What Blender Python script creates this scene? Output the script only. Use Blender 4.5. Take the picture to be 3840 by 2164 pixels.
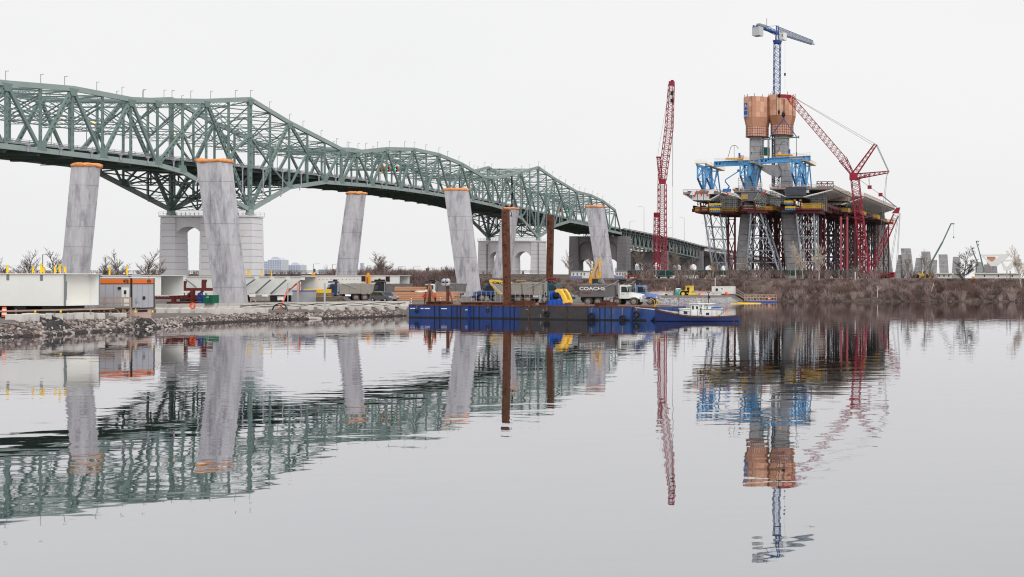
import bpy, math, random
from mathutils import Vector, Matrix, noise as mnoise

# ------------------------------------------------------------------ scene, camera, world, sun
S = bpy.context.scene
for o in list(bpy.data.objects):
	bpy.data.objects.remove(o)
COL = S.collection
F, VX, HY, CH = 4450.0, 3888.0, 1050.0, 5.2      # focal length (photo px), vanishing point x, horizon y, eye height
cam_d = bpy.data.cameras.new('camera')
cam = bpy.data.objects.new('camera', cam_d)
COL.objects.link(cam)
cam.location = (0, 0, CH)
cam.rotation_euler = (math.radians(90), 0, 0)
cam_d.sensor_fit = 'HORIZONTAL'
cam_d.sensor_width = 36.0
cam_d.lens = F / 3840 * 36
cam_d.shift_x = (1920 - VX) / 3840
cam_d.shift_y = -(1082 - HY) / 3840
cam_d.clip_start = 1.0
cam_d.clip_end = 30000
S.camera = cam

SUN_EL, SUN_AZ = math.radians(44), math.radians(138)
W = bpy.data.worlds.new('World')
S.world = W
W.use_nodes = True
nt = W.node_tree
nt.nodes.clear()
sky = nt.nodes.new('ShaderNodeTexSky')
sky.sky_type = 'NISHITA'
sky.sun_disc = False
sky.sun_elevation = SUN_EL
sky.sun_rotation = SUN_AZ
sky.air_density = 1.2
sky.dust_density = 6.0
hs = nt.nodes.new('ShaderNodeHueSaturation')
hs.inputs['Saturation'].default_value = 0.25
hs.inputs['Value'].default_value = 0.11
cl = nt.nodes.new('ShaderNodeTexNoise')
cl.inputs['Scale'].default_value = 1.6
cl.inputs['Detail'].default_value = 3
tc = nt.nodes.new('ShaderNodeTexCoord')
mp = nt.nodes.new('ShaderNodeMapping')
mp.inputs['Scale'].default_value = (1, 1, 3)
cr = nt.nodes.new('ShaderNodeValToRGB')
cr.color_ramp.elements[0].position = 0.3
cr.color_ramp.elements[0].color = (0.905, 0.907, 0.916, 1)
cr.color_ramp.elements[1].position = 0.7
cr.color_ramp.elements[1].color = (0.955, 0.954, 0.951, 1)
mx = nt.nodes.new('ShaderNodeMix')
mx.data_type = 'RGBA'
mx.inputs['Factor'].default_value = 0.93
bg = nt.nodes.new('ShaderNodeBackground')
wo = nt.nodes.new('ShaderNodeOutputWorld')
L = nt.links.new
L(tc.outputs['Generated'], mp.inputs['Vector'])
L(mp.outputs['Vector'], cl.inputs['Vector'])
L(cl.outputs['Fac'], cr.inputs['Fac'])
L(sky.outputs['Color'], hs.inputs['Color'])
L(hs.outputs['Color'], mx.inputs['A'])
L(cr.outputs['Color'], mx.inputs['B'])
L(mx.outputs['Result'], bg.inputs['Color'])
bg.inputs['Strength'].default_value = 1.0
L(bg.outputs['Background'], wo.inputs['Surface'])

sun_d = bpy.data.lights.new('sun', 'SUN')
sun_d.energy = 1.5
sun_d.angle = math.radians(50)
sun_d.color = (1.0, 0.985, 0.96)
sun = bpy.data.objects.new('sun', sun_d)
COL.objects.link(sun)
sd = Vector((math.sin(SUN_AZ) * math.cos(SUN_EL), math.cos(SUN_AZ) * math.cos(SUN_EL), math.sin(SUN_EL)))
sun.rotation_euler = sd.to_track_quat('Z', 'Y').to_euler()

vs = S.view_settings
vs.view_transform = 'Standard'
vs.look = 'None'
vs.exposure = 0.0
vs.gamma = 1.0
vs.use_curve_mapping = False
S.cycles.use_denoising = True
S.cycles.pixel_filter_type = 'BLACKMAN_HARRIS'
S.cycles.filter_width = 1.15
S.cycles.max_bounces = 6
S.cycles.diffuse_bounces = 2
S.cycles.glossy_bounces = 3
S.cycles.use_fast_gi = False

# ------------------------------------------------------------------ helpers
R = random.Random(7)
def V(*a):
	return Vector(a)
def at(px, py, Y):
	"""world point seen at photo pixel (px, py) at distance Y"""
	return Vector(((px - VX) * Y / F, Y, CH + (HY - py) * Y / F))
def lerp(a, b, t):
	return a + (b - a) * t
def table(tab, n):
	if n <= tab[0][0]:
		return tab[0][1]
	for (a, va), (b, vb) in zip(tab, tab[1:]):
		if n <= b:
			return va + (vb - va) * (n - a) / (b - a)
	return tab[-1][1]

class MB:
	"""collects shapes, builds them as one mesh object"""
	def __init__(s):
		s.v = []
		s.f = []
	def add(s, vs, fs):
		k = len(s.v)
		s.v.extend([tuple(p) for p in vs])
		s.f.extend([tuple(i + k for i in f) for f in fs])
		return s
	def hexa(s, p):
		return s.add(p, [(0, 3, 2, 1), (4, 5, 6, 7), (0, 1, 5, 4), (1, 2, 6, 5), (2, 3, 7, 6), (3, 0, 4, 7)])
	def b2(s, x0, x1, y0, y1, z0, z1):
		return s.hexa([(x0, y0, z0), (x1, y0, z0), (x1, y1, z0), (x0, y1, z0), (x0, y0, z1), (x1, y0, z1), (x1, y1, z1), (x0, y1, z1)])
	def box(s, c, d, rz=0.0):
		c = Vector(c)
		x, y, z = d[0] / 2, d[1] / 2, d[2] / 2
		cs, sn = math.cos(rz), math.sin(rz)
		P = []
		for a, b, e in ((-x, -y, -z), (x, -y, -z), (x, y, -z), (-x, y, -z), (-x, -y, z), (x, -y, z), (x, y, z), (-x, y, z)):
			P.append((c.x + a * cs - b * sn, c.y + a * sn + b * cs, c.z + e))
		return s.hexa(P)
	def beam(s, p, q, w, h=None, up=(0, 0, 1)):
		p, q = Vector(p), Vector(q)
		h = w if h is None else h
		d = (q - p)
		if d.length < 1e-6:
			return s
		d.normalize()
		u = Vector(up)
		if abs(d.dot(u)) > 0.985:
			u = Vector((0, 1, 0)) if abs(d.y) < 0.9 else Vector((1, 0, 0))
		sx = d.cross(u).normalized() * (w / 2)
		sy = sx.cross(d).normalized() * (h / 2)
		return s.hexa([p - sx - sy, p + sx - sy, p + sx + sy, p - sx + sy, q - sx - sy, q + sx - sy, q + sx + sy, q - sx + sy])
	def tube(s, p, q, r, n=6, r2=None):
		p, q = Vector(p), Vector(q)
		r2 = r if r2 is None else r2
		d = q - p
		if d.length < 1e-6:
			return s
		d.normalize()
		u = Vector((0, 0, 1)) if abs(d.z) < 0.9 else Vector((1, 0, 0))
		a = d.cross(u).normalized()
		b = a.cross(d)
		P = []
		for c, rr in ((p, r), (q, r2)):
			for i in range(n):
				t = 2 * math.pi * i / n
				P.append(c + a * (math.cos(t) * rr) + b * (math.sin(t) * rr))
		fs = [(i, (i + 1) % n, n + (i + 1) % n, n + i) for i in range(n)]
		fs += [tuple(range(n - 1, -1, -1)), tuple(range(n, 2 * n))]
		return s.add(P, fs)
	def path(s, pts, r, n=5):
		for a, b in zip(pts, pts[1:]):
			s.tube(a, b, r, n)
		return s
	def loft(s, rings, caps=True):
		n = len(rings[0])
		P = [p for r in rings for p in r]
		fs = []
		for k in range(len(rings) - 1):
			for i in range(n):
				j = (i + 1) % n
				fs.append((k * n + i, k * n + j, (k + 1) * n + j, (k + 1) * n + i))
		if caps:
			fs.append(tuple(range(n - 1, -1, -1)))
			fs.append(tuple((len(rings) - 1) * n + i for i in range(n)))
		return s.add(P, fs)
	def prism(s, poly, axis, a, b):
		"""2-D polygon pushed along an axis: 'x' (poly = y,z), 'y' (poly = x,z) or 'z' (poly = x,y)"""
		if axis == 'x':
			g = lambda p, t: (t, p[0], p[1])
		elif axis == 'y':
			g = lambda p, t: (p[0], t, p[1])
		else:
			g = lambda p, t: (p[0], p[1], t)
		return s.loft([[g(p, a) for p in poly], [g(p, b) for p in poly]])
	def torus(s, c, axis, R1, r, n=16, m=6):
		c = Vector(c)
		ax = Vector(axis).normalized()
		u = Vector((0, 0, 1)) if abs(ax.z) < 0.9 else Vector((1, 0, 0))
		a = ax.cross(u).normalized()
		b = ax.cross(a)
		P, fs = [], []
		for i in range(n):
			t = 2 * math.pi * i / n
			e = a * math.cos(t) + b * math.sin(t)
			for j in range(m):
				w = 2 * math.pi * j / m
				P.append(c + e * (R1 + r * math.cos(w)) + ax * (r * math.sin(w)))
		for i in range(n):
			for j in range(m):
				fs.append((i * m + j, ((i + 1) % n) * m + j, ((i + 1) % n) * m + (j + 1) % m, i * m + (j + 1) % m))
		return s.add(P, fs)
	def lattice(s, p, q, w, n, r, h=None, w2=None, up=(0, 0, 1), cross=True):
		"""square lattice column or boom: four chords and zigzag lacing"""
		p, q = Vector(p), Vector(q)
		h = w if h is None else h
		w2 = w if w2 is None else w2
		d = (q - p).normalized()
		u = Vector(up)
		if abs(d.dot(u)) > 0.95:
			u = Vector((0, 1, 0))
		a = d.cross(u).normalized()
		b = a.cross(d).normalized()
		def cor(t, i):
			k = lerp(w, w2, t)
			kh = h * k / w
			sx, sy = ((-1, -1), (1, -1), (1, 1), (-1, 1))[i]
			return lerp(p, q, t) + a * (sx * k / 2) + b * (sy * kh / 2)
		for i in range(4):
			s.tube(cor(0, i), cor(1, i), r, 4)
		for k in range(n):
			t0, t1 = k / n, (k + 1) / n
			for i in range(4):
				j = (i + 1) % 4
				if (k + i) % 2:
					s.tube(cor(t0, i), cor(t1, j), r * 0.6, 3)
				else:
					s.tube(cor(t0, j), cor(t1, i), r * 0.6, 3)
				if cross and k % 2 == 0:
					s.tube(cor(t0, i), cor(t0, j), r * 0.6, 3)
		return s
	def mesh(s, name):
		me = bpy.data.meshes.new(name)
		me.from_pydata(s.v, [], s.f)
		me.update()
		return me
	def build(s, name, mat, parent=None, smooth=False):
		me = s.mesh(name)
		if smooth:
			for p in me.polygons:
				p.use_smooth = True
		return put(name, me, mat, parent)

def put(name, me, mat, parent=None):
	o = bpy.data.objects.new(name, me)
	if mat is not None and not me.materials:
		me.materials.append(mat)
	COL.objects.link(o)
	if parent is not None:
		o.parent = parent
		if parent.get('_w') and parent.parent is None:      # thing laid out in world coordinates
			o.location = -parent.location
	return o

def thing(name, label, cat, loc=(0, 0, 0), rz=0.0, group=None, world=True):
	o = bpy.data.objects.new(name, None)
	o.empty_display_size = 0.5
	COL.objects.link(o)
	o.location = loc
	o.rotation_euler = (0, 0, rz)
	o['label'] = label
	o['category'] = cat
	if group:
		o['group'] = group
	if world:
		o['_w'] = 1
	return o
def tag(o, label=None, cat=None, group=None, kind=None):
	if label:
		o['label'] = label
	if cat:
		o['category'] = cat
	if group:
		o['group'] = group
	if kind:
		o['kind'] = kind
	return o
def copy_tree(o, parent=None):
	c = o.copy()
	COL.objects.link(c)
	c.parent = parent
	for ch in list(o.children):
		copy_tree(ch, c)
	return c
def text(body, size, mat, parent, loc, rot, extrude=0.01, name='lettering', bold=0.0, sx=1.0):
	cu = bpy.data.curves.new(name, 'FONT')
	cu.body = body
	cu.size = size
	cu.extrude = extrude
	cu.offset = bold
	cu.resolution_u = 3
	cu.align_x = 'CENTER'
	cu.align_y = 'CENTER'
	cu.materials.append(mat)
	tmp = bpy.data.objects.new('tmp', cu)
	me = bpy.data.meshes.new_from_object(tmp)
	bpy.data.objects.remove(tmp)
	me.name = name
	if not me.materials:
		me.materials.append(mat)
	o = bpy.data.objects.new(name, me)
	COL.objects.link(o)
	o.parent = parent
	o.location = loc
	if parent.get('_w') and parent.parent is None:
		o.location = Vector(loc) - parent.location
	o.rotation_euler = rot
	o.scale = (sx, 1, 1)
	return o
FRONT = (math.radians(90), 0, 0)          # lettering that faces the camera side (-Y)

# ------------------------------------------------------------------ materials
def lin(c):
	return tuple(((x / 255) / 12.92 if x / 255 <= 0.04045 else ((x / 255 + 0.055) / 1.055) ** 2.4) for x in c) + (1.0,)
MATS = {}
def mat(name, rgb, rough=0.7, var=0.12, scale=0.6, metal=0.0, stain=None, stain_scale=0.5, stain_at=0.6, stretch=(1, 1, 1), bump=0.0, bump_scale=6.0, emit=0.0, alpha=1.0, soft=0.08):
	"""procedural paint/stone/steel: base colour broken up by noise, an optional stain or rust colour with its own patches, and relief"""
	m = bpy.data.materials.new(name)
	m.use_nodes = True
	t = m.node_tree
	b = t.nodes['Principled BSDF']
	k = t.links.new
	c = lin(rgb)
	g = t.nodes.new('ShaderNodeNewGeometry')
	mp_ = t.nodes.new('ShaderNodeMapping')
	mp_.inputs['Scale'].default_value = stretch
	k(g.outputs['Position'], mp_.inputs['Vector'])
	n = t.nodes.new('ShaderNodeTexNoise')
	n.inputs['Scale'].default_value = scale
	n.inputs['Detail'].default_value = 6
	n.inputs['Roughness'].default_value = 0.65
	k(mp_.outputs['Vector'], n.inputs['Vector'])
	r = t.nodes.new('ShaderNodeValToRGB')
	r.color_ramp.elements[0].position = 0.3
	r.color_ramp.elements[1].position = 0.7
	r.color_ramp.elements[0].color = tuple(x * (1 - var) for x in c[:3]) + (1,)
	r.color_ramp.elements[1].color = tuple(min(0.95, x * (1 + var)) for x in c[:3]) + (1,)
	k(n.outputs['Fac'], r.inputs['Fac'])
	out = r.outputs['Color']
	if stain:
		n2 = t.nodes.new('ShaderNodeTexNoise')
		n2.inputs['Scale'].default_value = stain_scale
		n2.inputs['Detail'].default_value = 8
		n2.inputs['Roughness'].default_value = 0.7
		k(mp_.outputs['Vector'], n2.inputs['Vector'])
		r2 = t.nodes.new('ShaderNodeValToRGB')
		r2.color_ramp.elements[0].position = stain_at
		r2.color_ramp.elements[1].position = min(0.99, stain_at + soft)
		r2.color_ramp.elements[0].color = (0, 0, 0, 1)
		r2.color_ramp.elements[1].color = (1, 1, 1, 1)
		k(n2.outputs['Fac'], r2.inputs['Fac'])
		mx_ = t.nodes.new('ShaderNodeMix')
		mx_.data_type = 'RGBA'
		k(r2.outputs['Color'], mx_.inputs['Factor'])
		k(out, mx_.inputs['A'])
		mx_.inputs['B'].default_value = lin(stain)
		out = mx_.outputs['Result']
	k(out, b.inputs['Base Color'])
	b.inputs['Roughness'].default_value = rough
	b.inputs['Metallic'].default_value = metal
	b.inputs['Specular IOR Level'].default_value = 0.35
	if bump:
		n3 = t.nodes.new('ShaderNodeTexNoise')
		n3.inputs['Scale'].default_value = bump_scale
		n3.inputs['Detail'].default_value = 4
		k(mp_.outputs['Vector'], n3.inputs['Vector'])
		bp = t.nodes.new('ShaderNodeBump')
		bp.inputs['Strength'].default_value = bump
		bp.inputs['Distance'].default_value = 0.1
		k(n3.outputs['Fac'], bp.inputs['Height'])
		k(bp.outputs['Normal'], b.inputs['Normal'])
	if emit:
		b.inputs['Emission Color'].default_value = c
		b.inputs['Emission Strength'].default_value = emit
	if alpha < 1:
		b.inputs['Alpha'].default_value = alpha
	MATS[name] = m
	return m

mat('green_steel', (122, 142, 138), 0.6, 0.10, 0.25, stain=(132, 112, 92), stain_scale=0.35, stain_at=0.66, soft=0.12)
mat('green_chord', (154, 169, 165), 0.6, 0.08, 0.25, stain=(140, 98, 70), stain_scale=0.5, stain_at=0.63, soft=0.12)
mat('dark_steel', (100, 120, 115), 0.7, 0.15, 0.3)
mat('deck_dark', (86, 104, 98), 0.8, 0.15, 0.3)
mat('pier_panel', (230, 229, 233), 0.8, 0.06, 0.15, stain=(218, 208, 196), stain_scale=0.16, stain_at=0.63, stretch=(1, 1, 0.35), soft=0.15)
mat('pier_panel_rusty', (224, 220, 224), 0.8, 0.06, 0.15, stain=(160, 118, 86), stain_scale=0.25, stain_at=0.64, stretch=(1, 1, 0.25), soft=0.14)
mat('old_concrete', (132, 128, 132), 0.9, 0.14, 0.3, stain=(96, 94, 98), stain_scale=0.2, stain_at=0.58, stretch=(1, 1, 0.3), soft=0.2)
mat('new_concrete', (190, 188, 193), 0.85, 0.14, 1.6, stain=(116, 114, 126), stain_scale=0.75, stain_at=0.49, stretch=(1.3, 1.3, 0.3), soft=0.24, bump=0.25, bump_scale=3)
mat('tower_concrete', (166, 165, 167), 0.85, 0.14, 0.6, stain=(124, 123, 128), stain_scale=0.35, stain_at=0.5, stretch=(1, 1, 0.6), soft=0.22)
mat('joint_pale', (214, 210, 210), 0.9)
mat('orange_wrap', (232, 156, 98), 0.8, 0.2, 1.5, bump=0.8, bump_scale=3)
mat('galvanised', (168, 172, 176), 0.5, 0.08, 1.0)
mat('rail_grey', (140, 146, 148), 0.6)
mat('black_rubber', (30, 30, 32), 0.9, 0.2, 3)
mat('asphalt', (58, 58, 60), 0.95)
mat('lamp_orange', (255, 176, 88), 0.5, 0, emit=2.2)
mat('signal_green', (40, 225, 215), 0.5, 0, emit=1.2)
mat('signal_red', (200, 50, 40), 0.5, 0, emit=0.5)
mat('signal_orange', (232, 132, 60), 0.6)
mat('pipe_lilac', (176, 172, 186), 0.5, 0.05)
mat('graffiti', (196, 40, 92), 0.7)
# ------------------------------------------------------------------ the setting: ground, water
SHORE = [(-900, -40), (-260, 10), (-150, 55), (-108, 92), (-94, 107.6), (-92.6, 111), (-94.2, 117), (-94.2, 127), (-97, 133), (-99.3, 139), (-99.4, 153), (-94, 162), (-91.5, 172.5),
         (-87, 172), (-75, 168.5), (-62, 164.8), (-53.5, 162.6), (-53.0, 166), (-57, 178), (-64, 200), (-76, 236), (-84.5, 262), (-80, 265), (-71, 266), (-69.5, 276), (-66, 284), (-60, 286), (-40, 287), (-20, 285), (0, 284), (40, 286), (130, 300), (900, 380), (4000, 600)]
LAND = SHORE + [(4000, 9000), (-6000, 9000), (-6000, -40)]
def seg_d(px, py, a, b):
	dx, dy = b[0] - a[0], b[1] - a[1]
	t = max(0, min(1, ((px - a[0]) * dx + (py - a[1]) * dy) / (dx * dx + dy * dy)))
	return math.hypot(px - a[0] - t * dx, py - a[1] - t * dy)
def shore_sd(x, y):
	d = min(seg_d(x, y, a, b) for a, b in zip(SHORE, SHORE[1:]))
	ins = False
	n = len(LAND)
	j = n - 1
	for i in range(n):
		xi, yi = LAND[i]
		xj, yj = LAND[j]
		if (yi > y) != (yj > y) and x < (xj - xi) * (y - yi) / (yj - yi) + xi:
			ins = not ins
		j = i
	return d if ins else -d
def smooth(t):
	t = max(0.0, min(1.0, t))
	return t * t * (3 - 2 * t)
JET = [(100, 1.5), (128, 1.45), (134, 1.12), (156, 1.12), (166, 1.62)]
def gz(x, y):
	d = shore_sd(x, y)
	if d < 0:
		return -min(3.0, -d / 1.6)
	base = min(table(JET, y), d / 1.75)
	k = smooth((x + 205) / 25)                        # 1 on the right part, 0 far left
	up_r = smooth((y - 288 - 3 * math.sin(x * 0.05)) / 15) * 4.0
	up_l = smooth((y - 452) / 16) * 6.0
	z = base + up_r * k + up_l * (1 - k)
	if base > 1.6:
		z += 0.10 * mnoise.noise(Vector((x * 0.15, y * 0.15, 0.3)))
	if y > 900:
		z = lerp(z, 3.0, smooth((y - 900) / 800))
	return z
def axis(parts):
	out = []
	for a, b, st in parts:
		n = max(1, int(round((b - a) / st)))
		out += [a + (b - a) * i / n for i in range(n)]
	out.append(parts[-1][1])
	return out
gx = axis([(-6000, -1200, 800), (-1200, -320, 80), (-320, -140, 8), (-140, -50, 1.3), (-50, 30, 2.5), (30, 140, 10), (140, 900, 80), (900, 6000, 700)])
gy = axis([(-40, 80, 12), (80, 106, 3), (106, 180, 1.3), (180, 258, 3), (258, 310, 1.6), (310, 480, 6), (480, 900, 40), (900, 9000, 500)])
vv = [(x, y, gz(x, y)) for y in gy for x in gx]
nx = len(gx)
ff = [(j * nx + i, j * nx + i + 1, (j + 1) * nx + i + 1, (j + 1) * nx + i) for j in range(len(gy) - 1) for i in range(nx - 1)]
gm = MB()
gm.v, gm.f = vv, ff
mat('ground_gravel', (112, 106, 103), 0.95, 0.22, 0.8, stain=(96, 80, 70), stain_scale=0.06, stain_at=0.5, bump=0.6, bump_scale=3, soft=0.2)
ground = gm.build('ground', MATS['ground_gravel'], smooth=True)
tag(ground, kind='structure')
# brown earth on the embankment: chosen by height, as the soil there differs from the crushed stone of the jetty
t = MATS['ground_gravel'].node_tree
b = t.nodes['Principled BSDF']
src = b.inputs['Base Color'].links[0].from_socket
g = t.nodes.new('ShaderNodeNewGeometry')
sx = t.nodes.new('ShaderNodeSeparateXYZ')
t.links.new(g.outputs['Position'], sx.inputs[0])
mr = t.nodes.new('ShaderNodeMapRange')
mr.inputs['From Min'].default_value = 277
mr.inputs['From Max'].default_value = 283
t.links.new(sx.outputs['Y'], mr.inputs['Value'])
mxx = t.nodes.new('ShaderNodeMix')
mxx.data_type = 'RGBA'
nn = t.nodes.new('ShaderNodeTexNoise')
nn.inputs['Scale'].default_value = 0.9
nn.inputs['Detail'].default_value = 8
t.links.new(g.outputs['Position'], nn.inputs['Vector'])
rr = t.nodes.new('ShaderNodeValToRGB')
rr.color_ramp.elements[0].color = lin((62, 52, 48))
rr.color_ramp.elements[1].color = lin((108, 94, 86))
rr.color_ramp.elements[0].position = 0.35
rr.color_ramp.elements[1].position = 0.65
t.links.new(nn.outputs['Fac'], rr.inputs['Fac'])
t.links.new(mr.outputs['Result'], mxx.inputs['Factor'])
t.links.new(src, mxx.inputs['A'])
t.links.new(rr.outputs['Color'], mxx.inputs['B'])
t.links.new(mxx.outputs['Result'], b.inputs['Base Color'])

# water: calm river, low swell with a light breeze ripple in patches
wm = bpy.data.materials.new('river_water')
wm.use_nodes = True
t = wm.node_tree
t.nodes.clear()
k = t.links.new
out = t.nodes.new('ShaderNodeOutputMaterial')
g = t.nodes.new('ShaderNodeNewGeometry')
def wave(scale, sx_, sy_, detail, seed):
	m_ = t.nodes.new('ShaderNodeMapping')
	m_.inputs['Scale'].default_value = (sx_, sy_, 1)
	m_.inputs['Location'].default_value = (seed, seed * 1.7, 0)
	k(g.outputs['Position'], m_.inputs['Vector'])
	n_ = t.nodes.new('ShaderNodeTexNoise')
	n_.inputs['Scale'].default_value = scale
	n_.inputs['Detail'].default_value = detail
	n_.inputs['Roughness'].default_value = 0.45
	k(m_.outputs['Vector'], n_.inputs['Vector'])
	return n_.outputs['Fac']
def math_(op, a, b_):
	m_ = t.nodes.new('ShaderNodeMath')
	m_.operation = op
	for i, s_ in enumerate((a, b_)):
		if isinstance(s_, (int, float)):
			m_.inputs[i].default_value = s_
		else:
			k(s_, m_.inputs[i])
	return m_.outputs[0]
swell = wave(1.0, 0.30, 0.55, 2.0, 3.0)
rip = wave(1.0, 0.9, 1.5, 2.0, 11.0)
patch = wave(1.0, 0.012, 0.03, 1.0, 5.0)
pr = t.nodes.new('ShaderNodeMapRange')
pr.inputs['From Min'].default_value = 0.42
pr.inputs['From Max'].default_value = 0.62
pr.inputs['To Min'].default_value = 0.25
pr.inputs['To Max'].default_value = 1.0
k(patch, pr.inputs['Value'])
hgt = math_('ADD', math_('MULTIPLY', swell, 0.011), math_('MULTIPLY', math_('MULTIPLY', rip, 0.0036), pr.outputs['Result']))
bp = t.nodes.new('ShaderNodeBump')
bp.inputs['Strength'].default_value = 1.0
bp.inputs['Distance'].default_value = 1.0
k(hgt, bp.inputs['Height'])
gl = t.nodes.new('ShaderNodeBsdfGlossy')
gl.inputs['Color'].default_value = (0.885, 0.875, 0.905, 1)
gl.inputs['Roughness'].default_value = 0.015
k(bp.outputs['Normal'], gl.inputs['Normal'])
df = t.nodes.new('ShaderNodeBsdfDiffuse')
df.inputs['Color'].default_value = (0.014, 0.036, 0.027, 1)
fr = t.nodes.new('ShaderNodeFresnel')
fr.inputs['IOR'].default_value = 1.9
k(bp.outputs['Normal'], fr.inputs['Normal'])
fm = t.nodes.new('ShaderNodeMapRange')
fm.inputs['From Min'].default_value = 0.1
fm.inputs['From Max'].default_value = 0.9
fm.inputs['To Min'].default_value = 0.55
fm.inputs['To Max'].default_value = 0.98
k(fr.outputs[0], fm.inputs['Value'])
ms = t.nodes.new('ShaderNodeMixShader')
k(fm.outputs['Result'], ms.inputs['Fac'])
k(df.outputs[0], ms.inputs[1])
k(gl.outputs[0], ms.inputs[2])
k(ms.outputs[0], out.inputs['Surface'])
w = MB()
w.add([(-6000, -400, 0), (6000, -400, 0), (6000, 9000, 0), (-6000, 9000, 0)], [(0, 1, 2, 3)])
tag(w.build('water', wm), kind='structure')
# ------------------------------------------------------------------ the old steel truss bridge
XN, XF, Y0, PN = -247.3, -272.0, 372.9, 19.6          # near and far truss planes, first pier, panel length
def nY(n):
	return Y0 + PN * n
def zpx(n, py):
	return CH + (HY - py) * nY(n) / F
TOPPX = [(-6, 262), (-4.5, 312), (-3.5, 332), (-2.5, 373), (-2, 377), (-1, 379), (0, 372), (1, 460), (2.5, 560), (3, 570), (4, 558), (5, 560), (6, 580), (7, 615), (8, 662), (8.5, 670),
         (10, 646), (11, 628), (12, 670), (13.5, 719), (14.5, 732), (15.5, 755), (16.5, 790)]
BOTPX = [(-6, 500), (-5, 534), (-4, 564), (-3, 592), (-2, 618), (-1.5, 645), (0, 788), (1, 703), (2, 683), (2.5, 688), (3.5, 697), (4.5, 709), (5.5, 723), (6.5, 738), (7.5, 753), (8.5, 770), (9, 781),
         (10, 818), (11, 890), (12, 848), (13, 830), (14, 840), (15, 852), (16, 866), (17, 876)]
TOPZ = [(n, zpx(n, y)) for n, y in TOPPX]
BOTZ = [(n, zpx(n, y)) for n, y in BOTPX]
ROADZ = [(-6, CH + 33.4), (-4, CH + 34.4), (0, CH + 36.4), (3, CH + 37.6), (5.5, CH + 37.9), (8.5, CH + 36.6), (13, CH + 33.2), (17, CH + 31.1), (22, CH + 28.7), (25.7, CH + 25.4), (29.2, CH + 24.2), (45, CH + 17)]
def top(n, X=XN):
	return Vector((X, nY(n), table(TOPZ, n)))
def bot(n, X=XN):
	return Vector((X, nY(n), table(BOTZ, n)))
def road(n, X=XN):
	return Vector((X, nY(n), table(ROADZ, n)))
bridge = thing('truss_bridge', 'long grey-green steel truss bridge with peaked cantilever towers crossing behind the concrete legs', 'bridge', (-259, 372.9, 0))
GS, GC = MATS['green_steel'], MATS['green_chord']
topn = [-6, -5.5, -4.5, -3.5, -2.5, -2, -1, 0, 1, 2.5, 3, 4, 5, 6, 7, 8, 8.5, 10, 11, 12, 13.5, 14.5, 15.5, 16.5]
botn = [-6, -5, -4, -3, -2, -1.5, -1, 0, 1, 2, 2.5, 3.5, 4.5, 5.5, 6.5, 7.5, 8.5, 9, 10, 11, 12, 13, 14, 15, 16, 17]
# diagonals as (top or bottom, n) pairs
diag = []
zig = [('b', -6), ('t', -5.5), ('b', -5), ('t', -4.5), ('b', -4), ('t', -3.5), ('b', -3), ('t', -2.5), ('b', -2), ('t', -1), ('b', 0), ('t', 1), ('b', 2), ('t', 2.5)]
zig2 = [('b', 2.5), ('t', 3), ('b', 3.5), ('t', 4), ('b', 4.5), ('t', 5), ('b', 5.5), ('t', 6), ('b', 6.5), ('t', 7), ('b', 7.5), ('t', 8), ('b', 8.5)]
zig3 = [('t', 8.5), ('b', 9), ('t', 10), ('b', 11), ('t', 12), ('b', 13), ('t', 13.5), ('b', 14), ('t', 14.5), ('b', 15), ('t', 15.5), ('b', 16), ('t', 16.5), ('b', 17)]
for z_ in (zig, zig2, zig3):
	diag += list(zip(z_, z_[1:]))
def node(k, X):
	return top(k[1], X) if k[0] == 't' else bot(k[1], X)
def laced(p, q, w, h, X, pitch=1.7):
	"""built-up member: two side plates tied with battens, open between"""
	m = MB()
	p, q = Vector(p), Vector(q)
	d = (q - p).normalized()
	a = d.cross(Vector((1, 0, 0))).normalized() * (w / 2)
	for s_ in (-1, 1):
		m.beam(p + a * s_ * 0.82, q + a * s_ * 0.82, w * 0.3, h, up=(1, 0, 0)) if False else m.beam(p + a * s_ * 0.75, q + a * s_ * 0.75, h, w * 0.28)
	ln = (q - p).length
	k_ = max(2, int(ln / pitch))
	for i in range(k_ + 1):
		c = lerp(p, q, (i + 0.5) / (k_ + 1))
		m.beam(c - d * pitch * 0.28, c + d * pitch * 0.28, h * 0.9, w * 1.0)
	return m
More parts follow.
